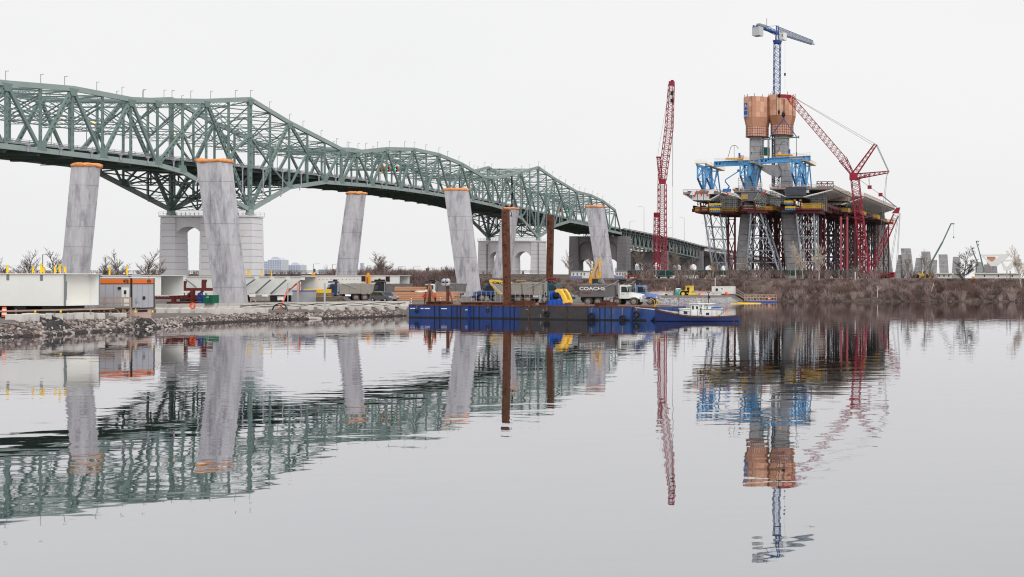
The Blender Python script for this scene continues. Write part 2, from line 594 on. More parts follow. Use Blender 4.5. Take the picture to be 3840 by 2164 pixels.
for X, far in ((XN, 0), (XF, 1)):
	for a, b_ in zip(topn, topn[1:]):
		if (a, b_) == (2.5, 3) or (a, b_) == (8, 8.5):
			sec = 0.9
		else:
			sec = 1.35
		MB().beam(top(a, X), top(b_, X), 0.8, sec).build('top_chord', GC, bridge)
	for a, b_ in zip(botn, botn[1:]):
		MB().beam(bot(a, X), bot(b_, X), 0.8, 1.3).build('bottom_chord', GC, bridge)
	for a, b_ in diag:
		p, q = node(a, X), node(b_, X)
		big = abs(a[1] - b_[1]) > 0.9
		if big or (a[0] == 'b' and b_[0] == 't'):
			laced(p, q, 1.05 if big else 0.85, 0.6, X).build('diagonal', GS, bridge)
		else:
			MB().beam(p, q, 0.6, 0.95 if big else 0.75).build('diagonal', GS, bridge)
	# sub-struts in the deep panels next to the piers
	subs = []
	for c, sgn in ((0, -1), (0, 1), (11, -1), (11, 1)):
		n1, n2 = c + sgn * 1, c + sgn * 2
		m1 = lerp(bot(c, X), top(n1, X), 0.5)              # middle of the inner diagonal
		m2 = lerp(top(n1, X), bot(n2, X), 0.5)
		pm = Vector((X, nY(c), m1.z + (top(c, X).z - m1.z) * 0.42))
		subs += [(m1, bot(n1, X)), (m2, bot(n1, X)), (m1, pm)]
		for nn_, mm in ((c + sgn * 0.5, m1), (c + sgn * 1.5, m2)):
			t_, b2_ = top(nn_, X), bot(nn_, X)
			laced(b2_, t_, 0.55, 0.45, X).build('vertical_post', GS, bridge)
	for p, q in subs:
		MB().beam(p, q, 0.45, 0.55).build('sub_strut', GS, bridge)
	# vertical posts
	posts = [-5.5, -5, -4.5, -4, -3.5, -3, -2.5, -2, -1, 1, 2, 3, 3.5, 4, 4.5, 5, 5.5, 6, 6.5, 7, 7.5, 8, 9, 9.5, 10, 12, 13, 13.5, 14, 14.5, 15, 15.5, 16, 16.5]
	for n in posts:
		laced(bot(n, X), top(n, X), 0.55, 0.45, X).build('vertical_post', GS, bridge)
	for n in (0, 11):
		laced(bot(n, X), top(n, X), 1.25, 0.7, X, 2.6).build('tower_post', GS, bridge)
	for n in (2.5, 8.5):
		MB().beam(bot(n, X), top(n, X), 0.6, 0.9).build('hinge_post', GS, bridge)
	# gusset plates
	gus = [('t', n) for n in topn[1:-1]] + [('b', n) for n in botn[1:-1]]
	for k_ in gus:
		c = node(k_, X)
		s_ = -1 if k_[0] == 't' else 1
		m = MB()
		m.prism([(c.y - 1.5, c.z), (c.y - 0.75, c.z + s_ * 1.9), (c.y + 0.75, c.z + s_ * 1.9), (c.y + 1.5, c.z)], 'x', X - 0.44, X + 0.44)
		m.build('gusset_plate', GS, bridge)
for X in (XN, XF):
	for a, b_ in zip(posts, posts[1:]):
		if b_ - a < 1.1:
			MB().beam(road(a, X) + V(0, 0, 7.2), road(b_, X) + V(0, 0, 7.2), 0.3, 0.3).build('mid_strut', GS, bridge)
# top lateral bracing, sway frames, floor system
def lat_beam(m, p, q, dep, r=0.09):
	"""open lattice strut between two points"""
	p, q = Vector(p), Vector(q)
	dz = Vector((0, 0, dep))
	m.beam(p, q, 0.22, 0.2)
	m.beam(p - dz, q - dz, 0.22, 0.2)
	k_ = 12
	for i in range(k_):
		a = lerp(p, q, i / k_) - (dz if i % 2 else dz * 0)
		b_ = lerp(p, q, (i + 1) / k_) - (dz * 0 if i % 2 else dz)
		m.tube(a, b_, r, 3)
alln = sorted(set(topn + posts + [0, 11, 2.5, 8.5, 0.5, 1.5, -0.5, -1.5, 9.5, 10.5, 11.5, 12.5]))
for n in alln:
	p, q = top(n, XN), top(n, XF)
	rz = table(ROADZ, n)
	m = MB()
	lat_beam(m, p - V(0, 0, 0.7), q - V(0, 0, 0.7), 1.3)
	clear = rz + 6.5
	hgt = p.z - 2.2 - clear
	if hgt > 1.5:
		lo1, lo2 = Vector((XN, nY(n), clear)), Vector((XF, nY(n), clear))
		lat_beam(m, lo1 + V(0, 0, 0.8), lo2 + V(0, 0, 0.8), 0.9)
		nb = max(1, int(round(24.7 / max(hgt, 8))))
		for i in range(nb):
			a0, a1 = lerp(lo1, lo2, i / nb), lerp(lo1, lo2, (i + 1) / nb)
			t0, t1 = Vector((a0.x, a0.y, p.z - 2.0)), Vector((a1.x, a1.y, p.z - 2.0))
			m.beam(a0 + V(0, 0, 0.8), t1, 0.28, 0.25)
			m.beam(a1 + V(0, 0, 0.8), t0, 0.28, 0.25)
	m.build('sway_frame', GS, bridge)
for a, b_ in zip(alln, alln[1:]):
	m = MB()
	m.beam(top(a, XN) - V(0, 0, 0.6), top(b_, XF) - V(0, 0, 0.6), 0.3, 0.3)
	m.beam(top(a, XF) - V(0, 0, 0.6), top(b_, XN) - V(0, 0, 0.6), 0.3, 0.3)
	m.build('top_bracing', GS, bridge)
for a, b_ in zip(botn, botn[1:]):
	m = MB()
	m.beam(bot(a, XN), bot(b_, XF), 0.4, 0.4)
	m.beam(bot(a, XF), bot(b_, XN), 0.4, 0.4)
	if abs(b_ - a) > 0.6:
		h_ = (a + b_) / 2
		lat_beam(m, bot(h_, XN), bot(h_, XF), 1.0)
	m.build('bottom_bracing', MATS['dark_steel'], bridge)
# deep lattice frames under the deck at the piers
for c in (0, 11):
	for o_ in (-1.5, -1, -0.5, 0, 0.5, 1, 1.5):
		n = c + o_
		zb, zr = table(BOTZ, n), table(ROADZ, n) - 3.2
		if zr - zb < 2:
			continue
		m = MB()
		lat_beam(m, V(XN, nY(n), zb + 0.9), V(XF, nY(n), zb + 0.9), 0.9)
		nb = 3
		for i in range(nb):
			xa, xb = lerp(XN, XF, i / nb), lerp(XN, XF, (i + 1) / nb)
			m.beam((xa, nY(n), zb), (xb, nY(n), zr), 0.35, 0.35)
			m.beam((xb, nY(n), zb), (xa, nY(n), zr), 0.35, 0.35)
			m.beam((xb, nY(n), zb), (xb, nY(n), zr), 0.3, 0.3)
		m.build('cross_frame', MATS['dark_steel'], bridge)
n = -6.0
while n <= 17.01:
	zr = table(ROADZ, n)
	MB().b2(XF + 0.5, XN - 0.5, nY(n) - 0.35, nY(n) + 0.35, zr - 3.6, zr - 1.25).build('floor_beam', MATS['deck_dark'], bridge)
	n += 0.5
ns = [-6 + i * 0.5 for i in range(47)]
for X in (-270.2, -266, -262, -258, -254, -249.2):
	m = MB()
	for a, b_ in zip(ns, ns[1:]):
		m.beam(road(a, X) - V(0, 0, 1.7), road(b_, X) - V(0, 0, 1.7), 0.5, 1.2)
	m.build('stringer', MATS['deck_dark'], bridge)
m = MB()
for a, b_ in zip(ns, ns[1:]):
	P = [road(a, XF + 1), road(a, XN - 1), road(b_, XN - 1), road(b_, XF + 1)]
	m.hexa([p - V(0, 0, 1.1) for p in P] + [p - V(0, 0, 0.8) for p in P])
m.build('road_deck', MATS['asphalt'], bridge)
for X in (XN - 0.65, XF + 0.65):
	m = MB()
	for a, b_ in zip(ns, ns[1:]):
		m.beam(road(a, X) - V(0, 0, 0.95), road(b_, X) - V(0, 0, 0.95), 0.5, 0.45)
		m.beam(road(a, X) - V(0, 0, 0.45), road(b_, X) - V(0, 0, 0.45), 0.25, 0.3)
	m.build('parapet', MATS['rail_grey'], bridge)
	m = MB()
	for a, b_ in zip(ns, ns[1:]):
		m.beam(road(a, X), road(b_, X), 0.1, 0.1)
		for i in range(4):
			p = lerp(road(a, X), road(b_, X), i / 4)
			m.beam(p - V(0, 0, 0.8), p, 0.14, 0.14)
	m.build('guard_rail', MATS['galvanised'], bridge)
# drain pipes below the deck edge
for i in range(44):
	n = -5.75 + i * 0.5 + 0.03
	p = road(n, XN + 0.6)
	deep = table(BOTZ, n)
	m = MB()
	m.box(p - V(0, 0, 1.2), (0.6, 0.9, 0.35))
	m.loft([[(p.x - 0.25, p.y - 0.3, p.z - 1.35), (p.x + 0.25, p.y - 0.3, p.z - 1.35), (p.x + 0.25, p.y + 0.3, p.z - 1.35), (p.x - 0.25, p.y + 0.3, p.z - 1.35)],
			[(p.x - 0.12, p.y - 0.14, p.z - 1.9), (p.x + 0.12, p.y - 0.14, p.z - 1.9), (p.x + 0.12, p.y + 0.14, p.z - 1.9), (p.x - 0.12, p.y + 0.14, p.z - 1.9)]])
	ln = max(1.0, min(7.0, p.z - 1.9 - deep - 0.3))
	m.tube(p - V(0, 0, 1.9), p - V(0, 0, 1.9 + ln), 0.17, 6)
	if ln > 3:
		e = p - V(0, 0, 1.9 + ln)
		m.tube(e, e + V(0, -1.0, -1.8), 0.17, 6)
	m.build('drain_pipe', MATS['pipe_lilac'], bridge)
# inverted-L posts standing on the top chords
for X, far in ((XN, 0), (XF, 1)):
	n = -5.9 + 0.3 * far
	while n < 16.6:
		p = top(n, X) + V(0, 0, 0.6)
		m = MB()
		m.tube(p, p + V(0, 0, 2.3), 0.085, 5)
		m.tube(p + V(0, 0, 2.3), p + V(0.75, 0, 2.3), 0.085, 5)
		m.build('chord_post', MATS['galvanised'], bridge)
		n += 0.46 + 0.1 * math.sin(n * 5)
# road lamps on the bridge, some lit
for n in (-4.2, -2.9, -2.3, -0.7, 1.9, 3.6, 5.2, 8.9, 10.2, 12.4):
	p = V(-262.5, nY(n), table(ROADZ, n) - 0.8)
	m = MB()
	m.tube(p, p + V(0, 0, 8.6), 0.1, 5)
	m.tube(p + V(0, 0, 8.6), p + V(1.8, 0, 9.0), 0.07, 5)
	lo = m.build('lamp_post', MATS['galvanised'], bridge)
	MB().box(p + V(2.1, 0, 8.95), (0.9, 0.5, 0.25)).build('lamp_head', MATS['lamp_orange'], lo)
# lane signals on their gantry
def signal(p, lit, parent):
	b_ = MB().box(p, (1.9, 0.5, 1.9)).build('signal_box', MATS['signal_orange'], parent)
	MB().box(p - V(0, 0.28, 0), (1.45, 0.06, 1.5)).build('signal_face', MATS['black_rubber'], b_)
	m = MB()
	m.prism([(p.x - 0.5, p.z - 0.05), (p.x, p.z - 0.6), (p.x + 0.5, p.z - 0.05), (p.x + 0.16, p.z - 0.05), (p.x + 0.16, p.z + 0.55), (p.x - 0.16, p.z + 0.55), (p.x - 0.16, p.z - 0.05)], 'y', p.y - 0.36, p.y - 0.32)
	m.build('signal_arrow', lit, b_)
ny = 4.86
gp = V(XN - 1, nY(ny), table(ROADZ, ny) + 5.6)
gan = MB().beam(gp, gp - V(23, 0, 0), 0.5, 0.6).build('signal_gantry', MATS['dark_steel'], bridge)
for k_, xx in enumerate((-252.6, -255.8, -259.0)):
	signal(V(xx, nY(ny) - 0.5, gp.z + 0.2), MATS['signal_green'], bridge)
for k_, (xx, mm) in enumerate(((-251.2, 'signal_green'), (-255.0, 'signal_red'))):
	signal(V(xx, nY(13.4) - 0.5, table(ROADZ, 13.4) + 4.4), MATS[mm], bridge)
# bearings
for n in (0, 11):
	for X in (XN, XF):
		c = bot(n, X)
		m = MB()
		m.prism([(c.y - 1.3, c.z - 1.6), (c.y - 0.6, c.z + 0.3), (c.y + 0.6, c.z + 0.3), (c.y + 1.3, c.z - 1.6)], 'x', X - 0.7, X + 0.7)
		m.build('bearing', MATS['green_chord'], bridge)

# --- approach spans (deck trusses) beyond the end pier
app = thing('approach_viaduct', 'grey-green deck-truss approach spans running down from the big truss behind the red crane', 'viaduct', (-259, 720, 0))
def apd(X, n):
	return Vector((X, nY(n), table(ROADZ, n)))
spans = [(17.2, 21.3), (21.5, 25.6)]
for a, b_ in spans:
	k_ = 10
	for X in (XN - 1, XN - 9, XF + 1):
		for i in range(k_):
			n0, n1 = lerp(a, b_, i / k_), lerp(a, b_, (i + 1) / k_)
			nm = (n0 + n1) / 2
			up_, lo_ = V(0, 0, 2.1), V(0, 0, 9.6)
			MB().beam(apd(X, n0) - up_, apd(X, n1) - up_, 0.5, 0.7).build('top_chord', GS, app)
			MB().beam(apd(X, n0) - lo_, apd(X, n1) - lo_, 0.5, 0.7).build('bottom_chord', GS, app)
			if X != XN - 9:
				MB().beam(apd(X, n0) - lo_, apd(X, nm) - up_, 0.35, 0.45).build('diagonal', GS, app)
				MB().beam(apd(X, nm) - up_, apd(X, n1) - lo_, 0.35, 0.45).build('diagonal', GS, app)
				MB().beam(apd(X, n0) - up_, apd(X, n0) - lo_, 0.3, 0.35).build('vertical_post', GS, app)
	for i in range(k_ + 1):
		n0 = lerp(a, b_, i / k_)
		m = MB()
		m.beam(apd(XN - 1, n0) - up_, apd(XF + 1, n0) - lo_, 0.35, 0.35)
		m.beam(apd(XN - 1, n0) - lo_, apd(XF + 1, n0) - up_, 0.35, 0.35)
		m.beam(apd(XN + 1.2, n0) - V(0, 0, 1.1), apd(XF - 1.2, n0) - V(0, 0, 1.1), 0.5, 0.9)
		m.build('cross_frame', MATS['dark_steel'], app)
		if i < k_:
			p = apd(XN + 0.9, n0 + 0.15)
			m = MB()
			m.path([p - V(0, 0, 1.0), p - V(0, 0, 1.8), p - V(0.8, -1.2, 3.6), p - V(0.8, -1.2, 9.2)], 0.16, 5)
			m.build('drain_pipe', MATS['pipe_lilac'], app)
n_l = [17 + i * 0.7 for i in range(41)]
m = MB()
rl = {XN + 1: MB(), XF - 1: MB()}
for a, b_ in zip(n_l, n_l[1:]):
	P = [apd(XF - 1, a), apd(XN + 1, a), apd(XN + 1, b_), apd(XF - 1, b_)]
	m.hexa([p - V(0, 0, 1.2) for p in P] + [p - V(0, 0, 0.7) for p in P])
	for X in (XN + 1, XF - 1):
		rl[X].beam(apd(X, a) - V(0, 0, 0.3), apd(X, b_) - V(0, 0, 0.3), 0.2, 0.45)
m.build('road_deck', MATS['asphalt'], app)
for k_ in rl:
	rl[k_].build('parapet', MATS['old_concrete'], app)
# girder spans further on
for X in (XN - 0.5, XN - 6, XN - 12, XF + 0.5):
	gd = MB()
	for a, b_ in zip(n_l, n_l[1:]):
		if a > 25.6:
			gd.beam(apd(X, a) - V(0, 0, 2.4), apd(X, b_) - V(0, 0, 2.4), 0.9, 2.4)
	gd.build('girder', MATS['pier_panel'], app)

# --- piers of the old bridge
def course_column(par, x0, x1, y0, y1, z0, z1, mt, step=2.1, flare=0.35, name='course'):
	"""column of stacked courses with recessed joints"""
	n = max(1, int(round((z1 - z0) / step)))
	core = MB().b2(x0 + 0.1, x1 - 0.1, y0 + 0.1, y1 - 0.1, z0, z1 - 0.05)
	core.build('core', MATS['old_concrete'], par)
	for i in range(n):
		a, b_ = z0 + (z1 - z0) * i / n, z0 + (z1 - z0) * (i + 1) / n - 0.09
		fa, fb = flare * (1 - i / n), flare * (1 - (i + 1) / n)
		m = MB()
		m.hexa([(x0 - fa, y0 - fa, a), (x1 + fa, y0 - fa, a), (x1 + fa, y1 + fa, a), (x0 - fa, y1 + fa, a),
				(x0 - fb, y0 - fb, b_), (x1 + fb, y0 - fb, b_), (x1 + fb, y1 + fb, b_), (x0 - fb, y1 + fb, b_)])
		m.build(name, mt, par)
def arch_web(par, x0, x1, y0, y1, zs, rise, ztop, mt, name='arch_wall'):
	"""wall piece over an arched opening between x0 and x1: springing at zs"""
	k_ = 12
	m = MB()
	cx, rx = (x0 + x1) / 2, (x1 - x0) / 2
	pts = []
	for i in range(k_ + 1):
		t_ = math.pi * i / k_
		pts.append((cx - rx * math.cos(t_), zs + rise * math.sin(t_)))
	for (xa, za), (xb, zb) in zip(pts, pts[1:]):
		m.hexa([(xa, y0, za), (xb, y0, zb), (xb, y1, zb), (xa, y1, za), (xa, y0, ztop), (xb, y0, ztop), (xb, y1, ztop), (xa, y1, ztop)])
	m.build(name, mt, par)
def old_pier(label, xs, y0, y1, zb, zt, zs, rise, mt, cap=True, infill=None):
	p = thing('bridge_pier', label, 'pier', ((xs[0] + xs[-1]) / 2, y0, zb), group='stone piers of the old bridge')
	for i in range(0, 6, 2):
		course_column(p, xs[i], xs[i + 1], y0, y1, zb, zt, mt)
	for i in (1, 3):
		arch_web(p, xs[i] + 0.002, xs[i + 1] - 0.002, y0 + 0.45, y1 - 0.45, zs, rise, zt - 0.1, mt)
		if infill:
			zi, ri = infill
			arch_web(p, xs[i] + 0.002, xs[i + 1] - 0.002, y0 + 1.3, y1 - 1.3, zi, ri, zs + rise + 0.2, mt, 'arch_infill')
	if cap:
		MB().b2(xs[0] - 0.35, xs[5] + 0.35, y0 - 0.35, y1 + 0.35, zt, zt + 0.5).build('coping', mt, p)
		m = MB()
		for yy in (y0 - 0.3, y1 + 0.3):
			for zz in (1.0, 1.6):
				m.beam((xs[0] - 0.3, yy, zt + zz), (xs[5] + 0.3, yy, zt + zz), 0.07, 0.07)
			for i in range(22):
				xx = lerp(xs[0] - 0.3, xs[5] + 0.3, i / 21)
				m.beam((xx, yy, zt + 0.5), (xx, yy, zt + 1.6), 0.07, 0.07)
		m.build('railing', MATS['galvanised'], p)
	return p
zt1 = table(BOTZ, 0) - 2.3
pier1 = old_pier('pale panelled double-arch pier behind the second concrete leg from the left', [-273.4, -268.9, -261.0, -257.2, -249.4, -244.9], 370.2, 375.6, 0.5, zt1, zt1 - 6.0, 3.0, MATS['pier_panel'])
zt2 = table(BOTZ, 11) - 2.3
pier2 = old_pier('rust-streaked pale double-arch pier with pink graffiti near its foot', [-275.4, -270.6, -262.2, -257.8, -249.4, -244.6], 585.2, 591.6, 5.3, zt2, zt2 - 9.0, 4.2, MATS['pier_panel_rusty'])
ze = table(BOTZ, 17) - 1.6
pier3 = old_pier('dark grey end pier with infilled upper arches beside the last concrete leg', [-277, -271.6, -262.5, -257.5, -248.6, -243.2], 703, 710, 5.3, ze, ze - 8, 4.6, MATS['old_concrete'], cap=False, infill=(13.5, 4.2))
for lab, nn_ in (('dark arched approach pier just behind the tall red crane', 21.4), ('dark arched approach pier behind the green fence and bare trees', 25.65), ('farthest dark approach pier, seen behind the steel trestle', 30.0)):
	y_ = nY(nn_)
	zz = table(ROADZ, nn_) - (9.9 if nn_ < 24 else 4.0)
	p = thing('viaduct_pier', lab, 'pier', (-259, y_, 5), group='piers of the approach viaduct')
	for xa, xb in ((-273, -269), (-262, -256.5), (-250.5, -246.5)):
		course_column(p, xa, xb, y_ - 2, y_ + 2, 4.5, zz, MATS['old_concrete'], 2.4, 0.2)
	arch_web(p, -268.998, -262.002, y_ - 1.6, y_ + 1.6, 14.0, 3.0, zz - 0.1, MATS['old_concrete'])
	arch_web(p, -256.498, -250.502, y_ - 1.6, y_ + 1.6, 14.0, 3.0, zz - 0.1, MATS['old_concrete'])
# pink graffiti on the foot of the second pier
m = MB()
gr = random.Random(3)
for i in range(6):
	c = at(1996 + i * 6.8, 1048 + gr.uniform(-1, 1), 584.6)
	w_, h_ = 0.55, 1.3
	q = [(-w_, -h_ * 0.5), (-w_ * 0.2, -h_ * 0.8), (w_, -h_ * 0.4), (w_ * 0.3, 0), (w_, h_ * 0.5), (w_ * 0.1, h_ * 0.9), (-w_ * 0.9, h_ * 0.6), (-w_ * 0.3, 0.1)]
	m.prism([(c.x + a * gr.uniform(0.8, 1.2), c.z + b_ * gr.uniform(0.8, 1.1)) for a, b_ in q], 'y', 584.72, 584.76)
m.build('graffiti', MATS['graffiti'], pier2)
# rusty drain pipe on pier two
MB().path([V(-245.6, 584.6, zt2), V(-245.6, 584.6, 5.4)], 0.2, 6).build('drain_pipe', MATS['dark_steel'], pier2)
MB().path([V(-270.9, 584.7, zt2 - 1), V(-270.9, 584.7, 9)], 0.25, 6).build('ladder', MATS['dark_steel'], pier2)
# street lamps on the approach
for i, (px, py, yy) in enumerate(((2392, 778, 745), (2437, 833, 790), (2523, 818, 830), (2556, 857, 870), (2635, 840, 885))):
	p = Vector((XN + 0.7 if i in (0, 2, 4) else XF + 1, yy, 0))
	n = (yy - Y0) / PN
	p.z = table(ROADZ, n) - 0.7
	topz = at(px, py, yy).z
	st = thing('street_lamp', ('tall street lamp nearest the end of the truss', 'short street lamp on the far side left of the red crane', 'tall street lamp right of the red crane', 'street lamp on the far side right of the red crane', 'farthest tall street lamp beside the steel trestle')[i], 'street lamp', p, group='street lamps on the approach')
	m = MB()
	m.tube(p, V(p.x, p.y, topz), 0.14, 6, 0.09)
	m.build('pole', MATS['galvanised'], st)
	sgn = -1 if i in (0, 2, 4) else 1
	MB().path([V(p.x, p.y, topz), V(p.x + sgn * 1.0, p.y, topz + 0.5), V(p.x + sgn * 2.4, p.y, topz + 0.7)], 0.08, 5).build('arm', MATS['galvanised'], st)
	MB().box((p.x + sgn * 2.9, p.y, topz + 0.68), (1.1, 0.45, 0.25)).build('lamp_head', MATS['joint_pale'], st)
# ------------------------------------------------------------------ new concrete pier legs
def on_ground(px, py, lo=95.0, hi=420.0):
	"""where the sight line through a photo pixel meets the ground"""
	Y = lo
	while Y < hi:
		p = at(px, py, Y)
		if gz(p.x, p.y) >= p.z:
			return p
		Y += 0.5
	return at(px, py, hi)
def leg(label, D, tl, tm, ty, bl, bm, by, side, z0, kind, nseg, wrap=True, group='leaning concrete pier legs', chamfer=0.25):
	"""leaning leg: front-face edges in the photo at top (tl, tm) and bottom (bl, bm); side = depth of the leg in metres"""
	T1, T2 = at(tl, ty, D), at(tm, ty, D)
	B1, B2 = at(bl, by, D), at(bm, by, D)
	k0 = (z0 - B1.z) / (T1.z - B1.z)
	B1, B2 = lerp(B1, T1, k0), lerp(B2, T2, k0)
	L_ = thing('concrete_pier_leg', label, 'pier leg', ((B1.x + B2.x) / 2, D, z0), group=group)
	def ring(t_, grow=0.0, jit=0.0):
		a, b_ = lerp(B1, T1, t_), lerp(B2, T2, t_)
		w_ = b_.x - a.x
		fx = 0.60 if kind == 'A' else 0.82
		ck = chamfer
		pts = [(a.x - grow, D + ck - grow), (a.x + w_ * fx * 0.5, D - grow), (a.x + w_ * fx, D - 0.0 - grow), (b_.x + grow, D + ck - grow), (b_.x + grow, D + side * 0.7), (b_.x - w_ * 0.25, D + side + grow), (a.x + w_ * 0.2, D + side + grow), (a.x - grow, D + side * 0.6)]
		return [(x, y, lerp(a.z, b_.z, 0.5)) for x, y in pts]
	for i in range(nseg):
		a, b_ = i / nseg, (i + 1) / nseg
		m = MB()
		e = 0.05 / (T1.z - B1.z)
		m.loft([ring(a), ring(b_ - e)])
		m.build('concrete_segment', MATS['new_concrete'], L_)
		if i:
			m = MB()
			m.loft([ring(a - e * 1.05, -0.03), ring(a + e * 0.05, -0.03)])
			m.build('joint', MATS['joint_pale' if (i + nseg) % 3 == 0 else 'old_concrete'], L_)
	if wrap:
		m = MB()
		rr_ = random.Random(int(tl))
		def lumpy(t_, g_):
			base = ring(t_)
			out = []
			n = len(base)
			for i in range(n):
				p, q = Vector(base[i]), Vector(base[(i + 1) % n])
				for s_ in range(3):
					c = lerp(p, q, s_ / 3)
					cc = Vector(((B1.x + B2.x) / 2 + (T1.x - B1.x) * t_, D + side / 2, c.z))
					d = (c - cc)
					d.z = 0
					d.normalize()
					out.append(c + d * (g_ + rr_.uniform(-0.1, 0.14)) + V(0, 0, rr_.uniform(-0.13, 0.13)))
			return out
		e = 1 / (T1.z - B1.z)
		m.loft([lumpy(1 - 0.34 * e, 0.03), lumpy(1 - 0.22 * e, 0.15), lumpy(1 - 0.05 * e, 0.22), lumpy(1 + 0.12 * e, 0.1), lumpy(1 + 0.22 * e, -0.3)])
		m.build('orange_wrap', MATS['orange_wrap'], L_, smooth=True)
	return L_
leg('leftmost concrete leg, leaning right, its foot behind the white girders', 180, 262, 337, 616, 214, 285, 1137, 3.0, 0.9, 'A', 7)
leg('large concrete leg leaning left in front of the panelled pier', 180, 731, 847, 600, 800, 908, 1137, 2.0, 0.9, 'B', 7)
leg('concrete leg leaning right behind the long white girder with yellow jacks', 255, 1298, 1353, 722, 1243, 1309, 1120, 2.9, 1.3, 'A', 8)
leg('concrete leg leaning left just behind the blue barges', 255, 1662, 1750, 709, 1718, 1799, 1116, 1.3, 1.3, 'B', 8)
leg('concrete leg leaning right behind the rusty steel pile', 333, 1887, 1925, 780, 1838, 1890, 1075, 5.0, 3.4, 'A', 9)
leg('concrete leg leaning left beside the yellow excavator arm', 333, 2195, 2258, 773, 2240, 2300, 1073, 2.6, 3.4, 'B', 8)
# light grey bagged tarpaulin at the foot of the fourth leg
p = at(1801, 1118, 250)
# ------------------------------------------------------------------ construction yard on the jetty
mat('girder_white', (234, 234, 230), 0.55, 0.04, 0.3, stain=(196, 194, 190), stain_scale=0.4, stain_at=0.62, soft=0.2)
mat('girder_cream', (236, 234, 226), 0.6, 0.03, 0.4)
mat('flange_grey', (124, 132, 136), 0.6, 0.05)
mat('yellow_paint', (244, 200, 40), 0.5, 0.06, 2)
mat('amber_paint', (240, 164, 36), 0.5, 0.06, 2)
mat('rust', (98, 60, 44), 0.9, 0.3, 1.2, stain=(58, 38, 32), stain_scale=1.5, stain_at=0.52)
mat('rust_pale', (150, 104, 80), 0.9, 0.3, 1.2)
mat('red_oxide', (104, 44, 44), 0.75, 0.15, 1.5)
mat('block_concrete', (204, 199, 193), 0.9, 0.10, 1.0, stain=(150, 140, 128), stain_scale=1.1, stain_at=0.58, soft=0.2, bump=0.3)
mat('trailer_grey', (172, 172, 178), 0.55, 0.03, 0.5, stretch=(8, 8, 0.2))
mat('trailer_orange', (226, 112, 38), 0.5, 0.05)
mat('black_paint', (34, 32, 34), 0.6, 0.1)
mat('white_paint', (232, 232, 230), 0.5, 0.03)
mat('glass_dark', (40, 52, 58), 0.08, 0.05)
mat('raw_wood', (176, 150, 132), 0.85, 0.18, 3, stretch=(1, 1, 3))
mat('old_wood', (138, 122, 110), 0.9, 0.22, 2)
mat('new_timber', (206, 152, 118), 0.85, 0.15, 1.4, stretch=(0.4, 3, 3))
mat('grey_timber', (122, 110, 98), 0.9, 0.2, 1.4, stretch=(0.4, 3, 3))
mat('plywood_pink', (198, 168, 156), 0.85, 0.1, 2)
mat('green_paint', (16, 100, 74), 0.5, 0.06)
mat('blue_paint', (34, 84, 170), 0.5, 0.08)
mat('orange_plastic', (238, 92, 36), 0.6, 0.05)
mat('geotextile', (58, 56, 56), 0.9, 0.35, 2.0, bump=1.0, bump_scale=2.5, stretch=(1, 1, 4))
mat('stone_a', (146, 136, 132), 0.95, 0.3, 2.5)
mat('stone_b', (92, 83, 80), 0.95, 0.3, 2.5)
mat('stone_c', (178, 170, 165), 0.95, 0.25, 2.5)
mat('stone_wet', (58, 52, 50), 0.6, 0.3, 2.5)
mat('stone_d', (140, 118, 108), 0.95, 0.3, 2.5)
mat('hose_orange', (222, 92, 52), 0.6)
mat('hose_black', (30, 30, 32), 0.6)
mat('silver', (180, 182, 188), 0.4, 0.06, 1, metal=0.3)
mat('winter_shrub', (128, 108, 102), 0.95, 0.25, 0.5)
mat('bark', (132, 118, 110), 0.95, 0.2, 1.0)
mat('bark_pale', (186, 172, 160), 0.95, 0.15, 1.0)
mat('bark_dark', (84, 74, 72), 0.95, 0.2, 1.0)

# --- riprap: stones on the jetty slope
def stone_mesh(seed, k=1):
	rr_ = random.Random(seed)
	t_ = (1 + 5 ** 0.5) / 2
	vs_ = [(-1, t_, 0), (1, t_, 0), (-1, -t_, 0), (1, -t_, 0), (0, -1, t_), (0, 1, t_), (0, -1, -t_), (0, 1, -t_), (t_, 0, -1), (t_, 0, 1), (-t_, 0, -1), (-t_, 0, 1)]
	fs_ = [(0, 11, 5), (0, 5, 1), (0, 1, 7), (0, 7, 10), (0, 10, 11), (1, 5, 9), (5, 11, 4), (11, 10, 2), (10, 7, 6), (7, 1, 8), (3, 9, 4), (3, 4, 2), (3, 2, 6), (3, 6, 8), (3, 8, 9), (4, 9, 5), (2, 4, 11), (6, 2, 10), (8, 6, 7), (9, 8, 1)]
	sc = (rr_.uniform(0.7, 1.2), rr_.uniform(0.6, 1.0), rr_.uniform(0.45, 0.75))
	vs_ = [tuple(c * s_ * rr_.uniform(0.72, 1.15) / 1.9 for c, s_ in zip(v_, sc)) for v_ in vs_]
	return vs_, fs_
STONES = [stone_mesh(i) for i in range(8)]
sm = []
for i in range(8):
	me = bpy.data.meshes.new('stone')
	me.from_pydata(STONES[i][0], [], STONES[i][1])
	me.materials.append(MATS[('stone_a', 'stone_b', 'stone_c')[i % 3]])
	sm.append(me)
rs = random.Random(5)
def slope_pts(path, n, width, zoff=0.0):
	"""random points on the bank along a piece of shoreline"""
	segs = list(zip(path, path[1:]))
	ls = [math.dist(a, b_) for a, b_ in segs]
	tot = sum(ls)
	out = []
	for _ in range(n):
		r_ = rs.uniform(0, tot)
		for (a, b_), l_ in zip(segs, ls):
			if r_ <= l_:
				break
			r_ -= l_
		t_ = r_ / l_
		x, y = lerp(a[0], b_[0], t_), lerp(a[1], b_[1], t_)
		nx_, ny_ = -(b_[1] - a[1]) / l_, (b_[0] - a[0]) / l_       # landward
		w_ = rs.uniform(-0.5, width)
		out.append((x + nx_ * w_, y + ny_ * w_))
	return out
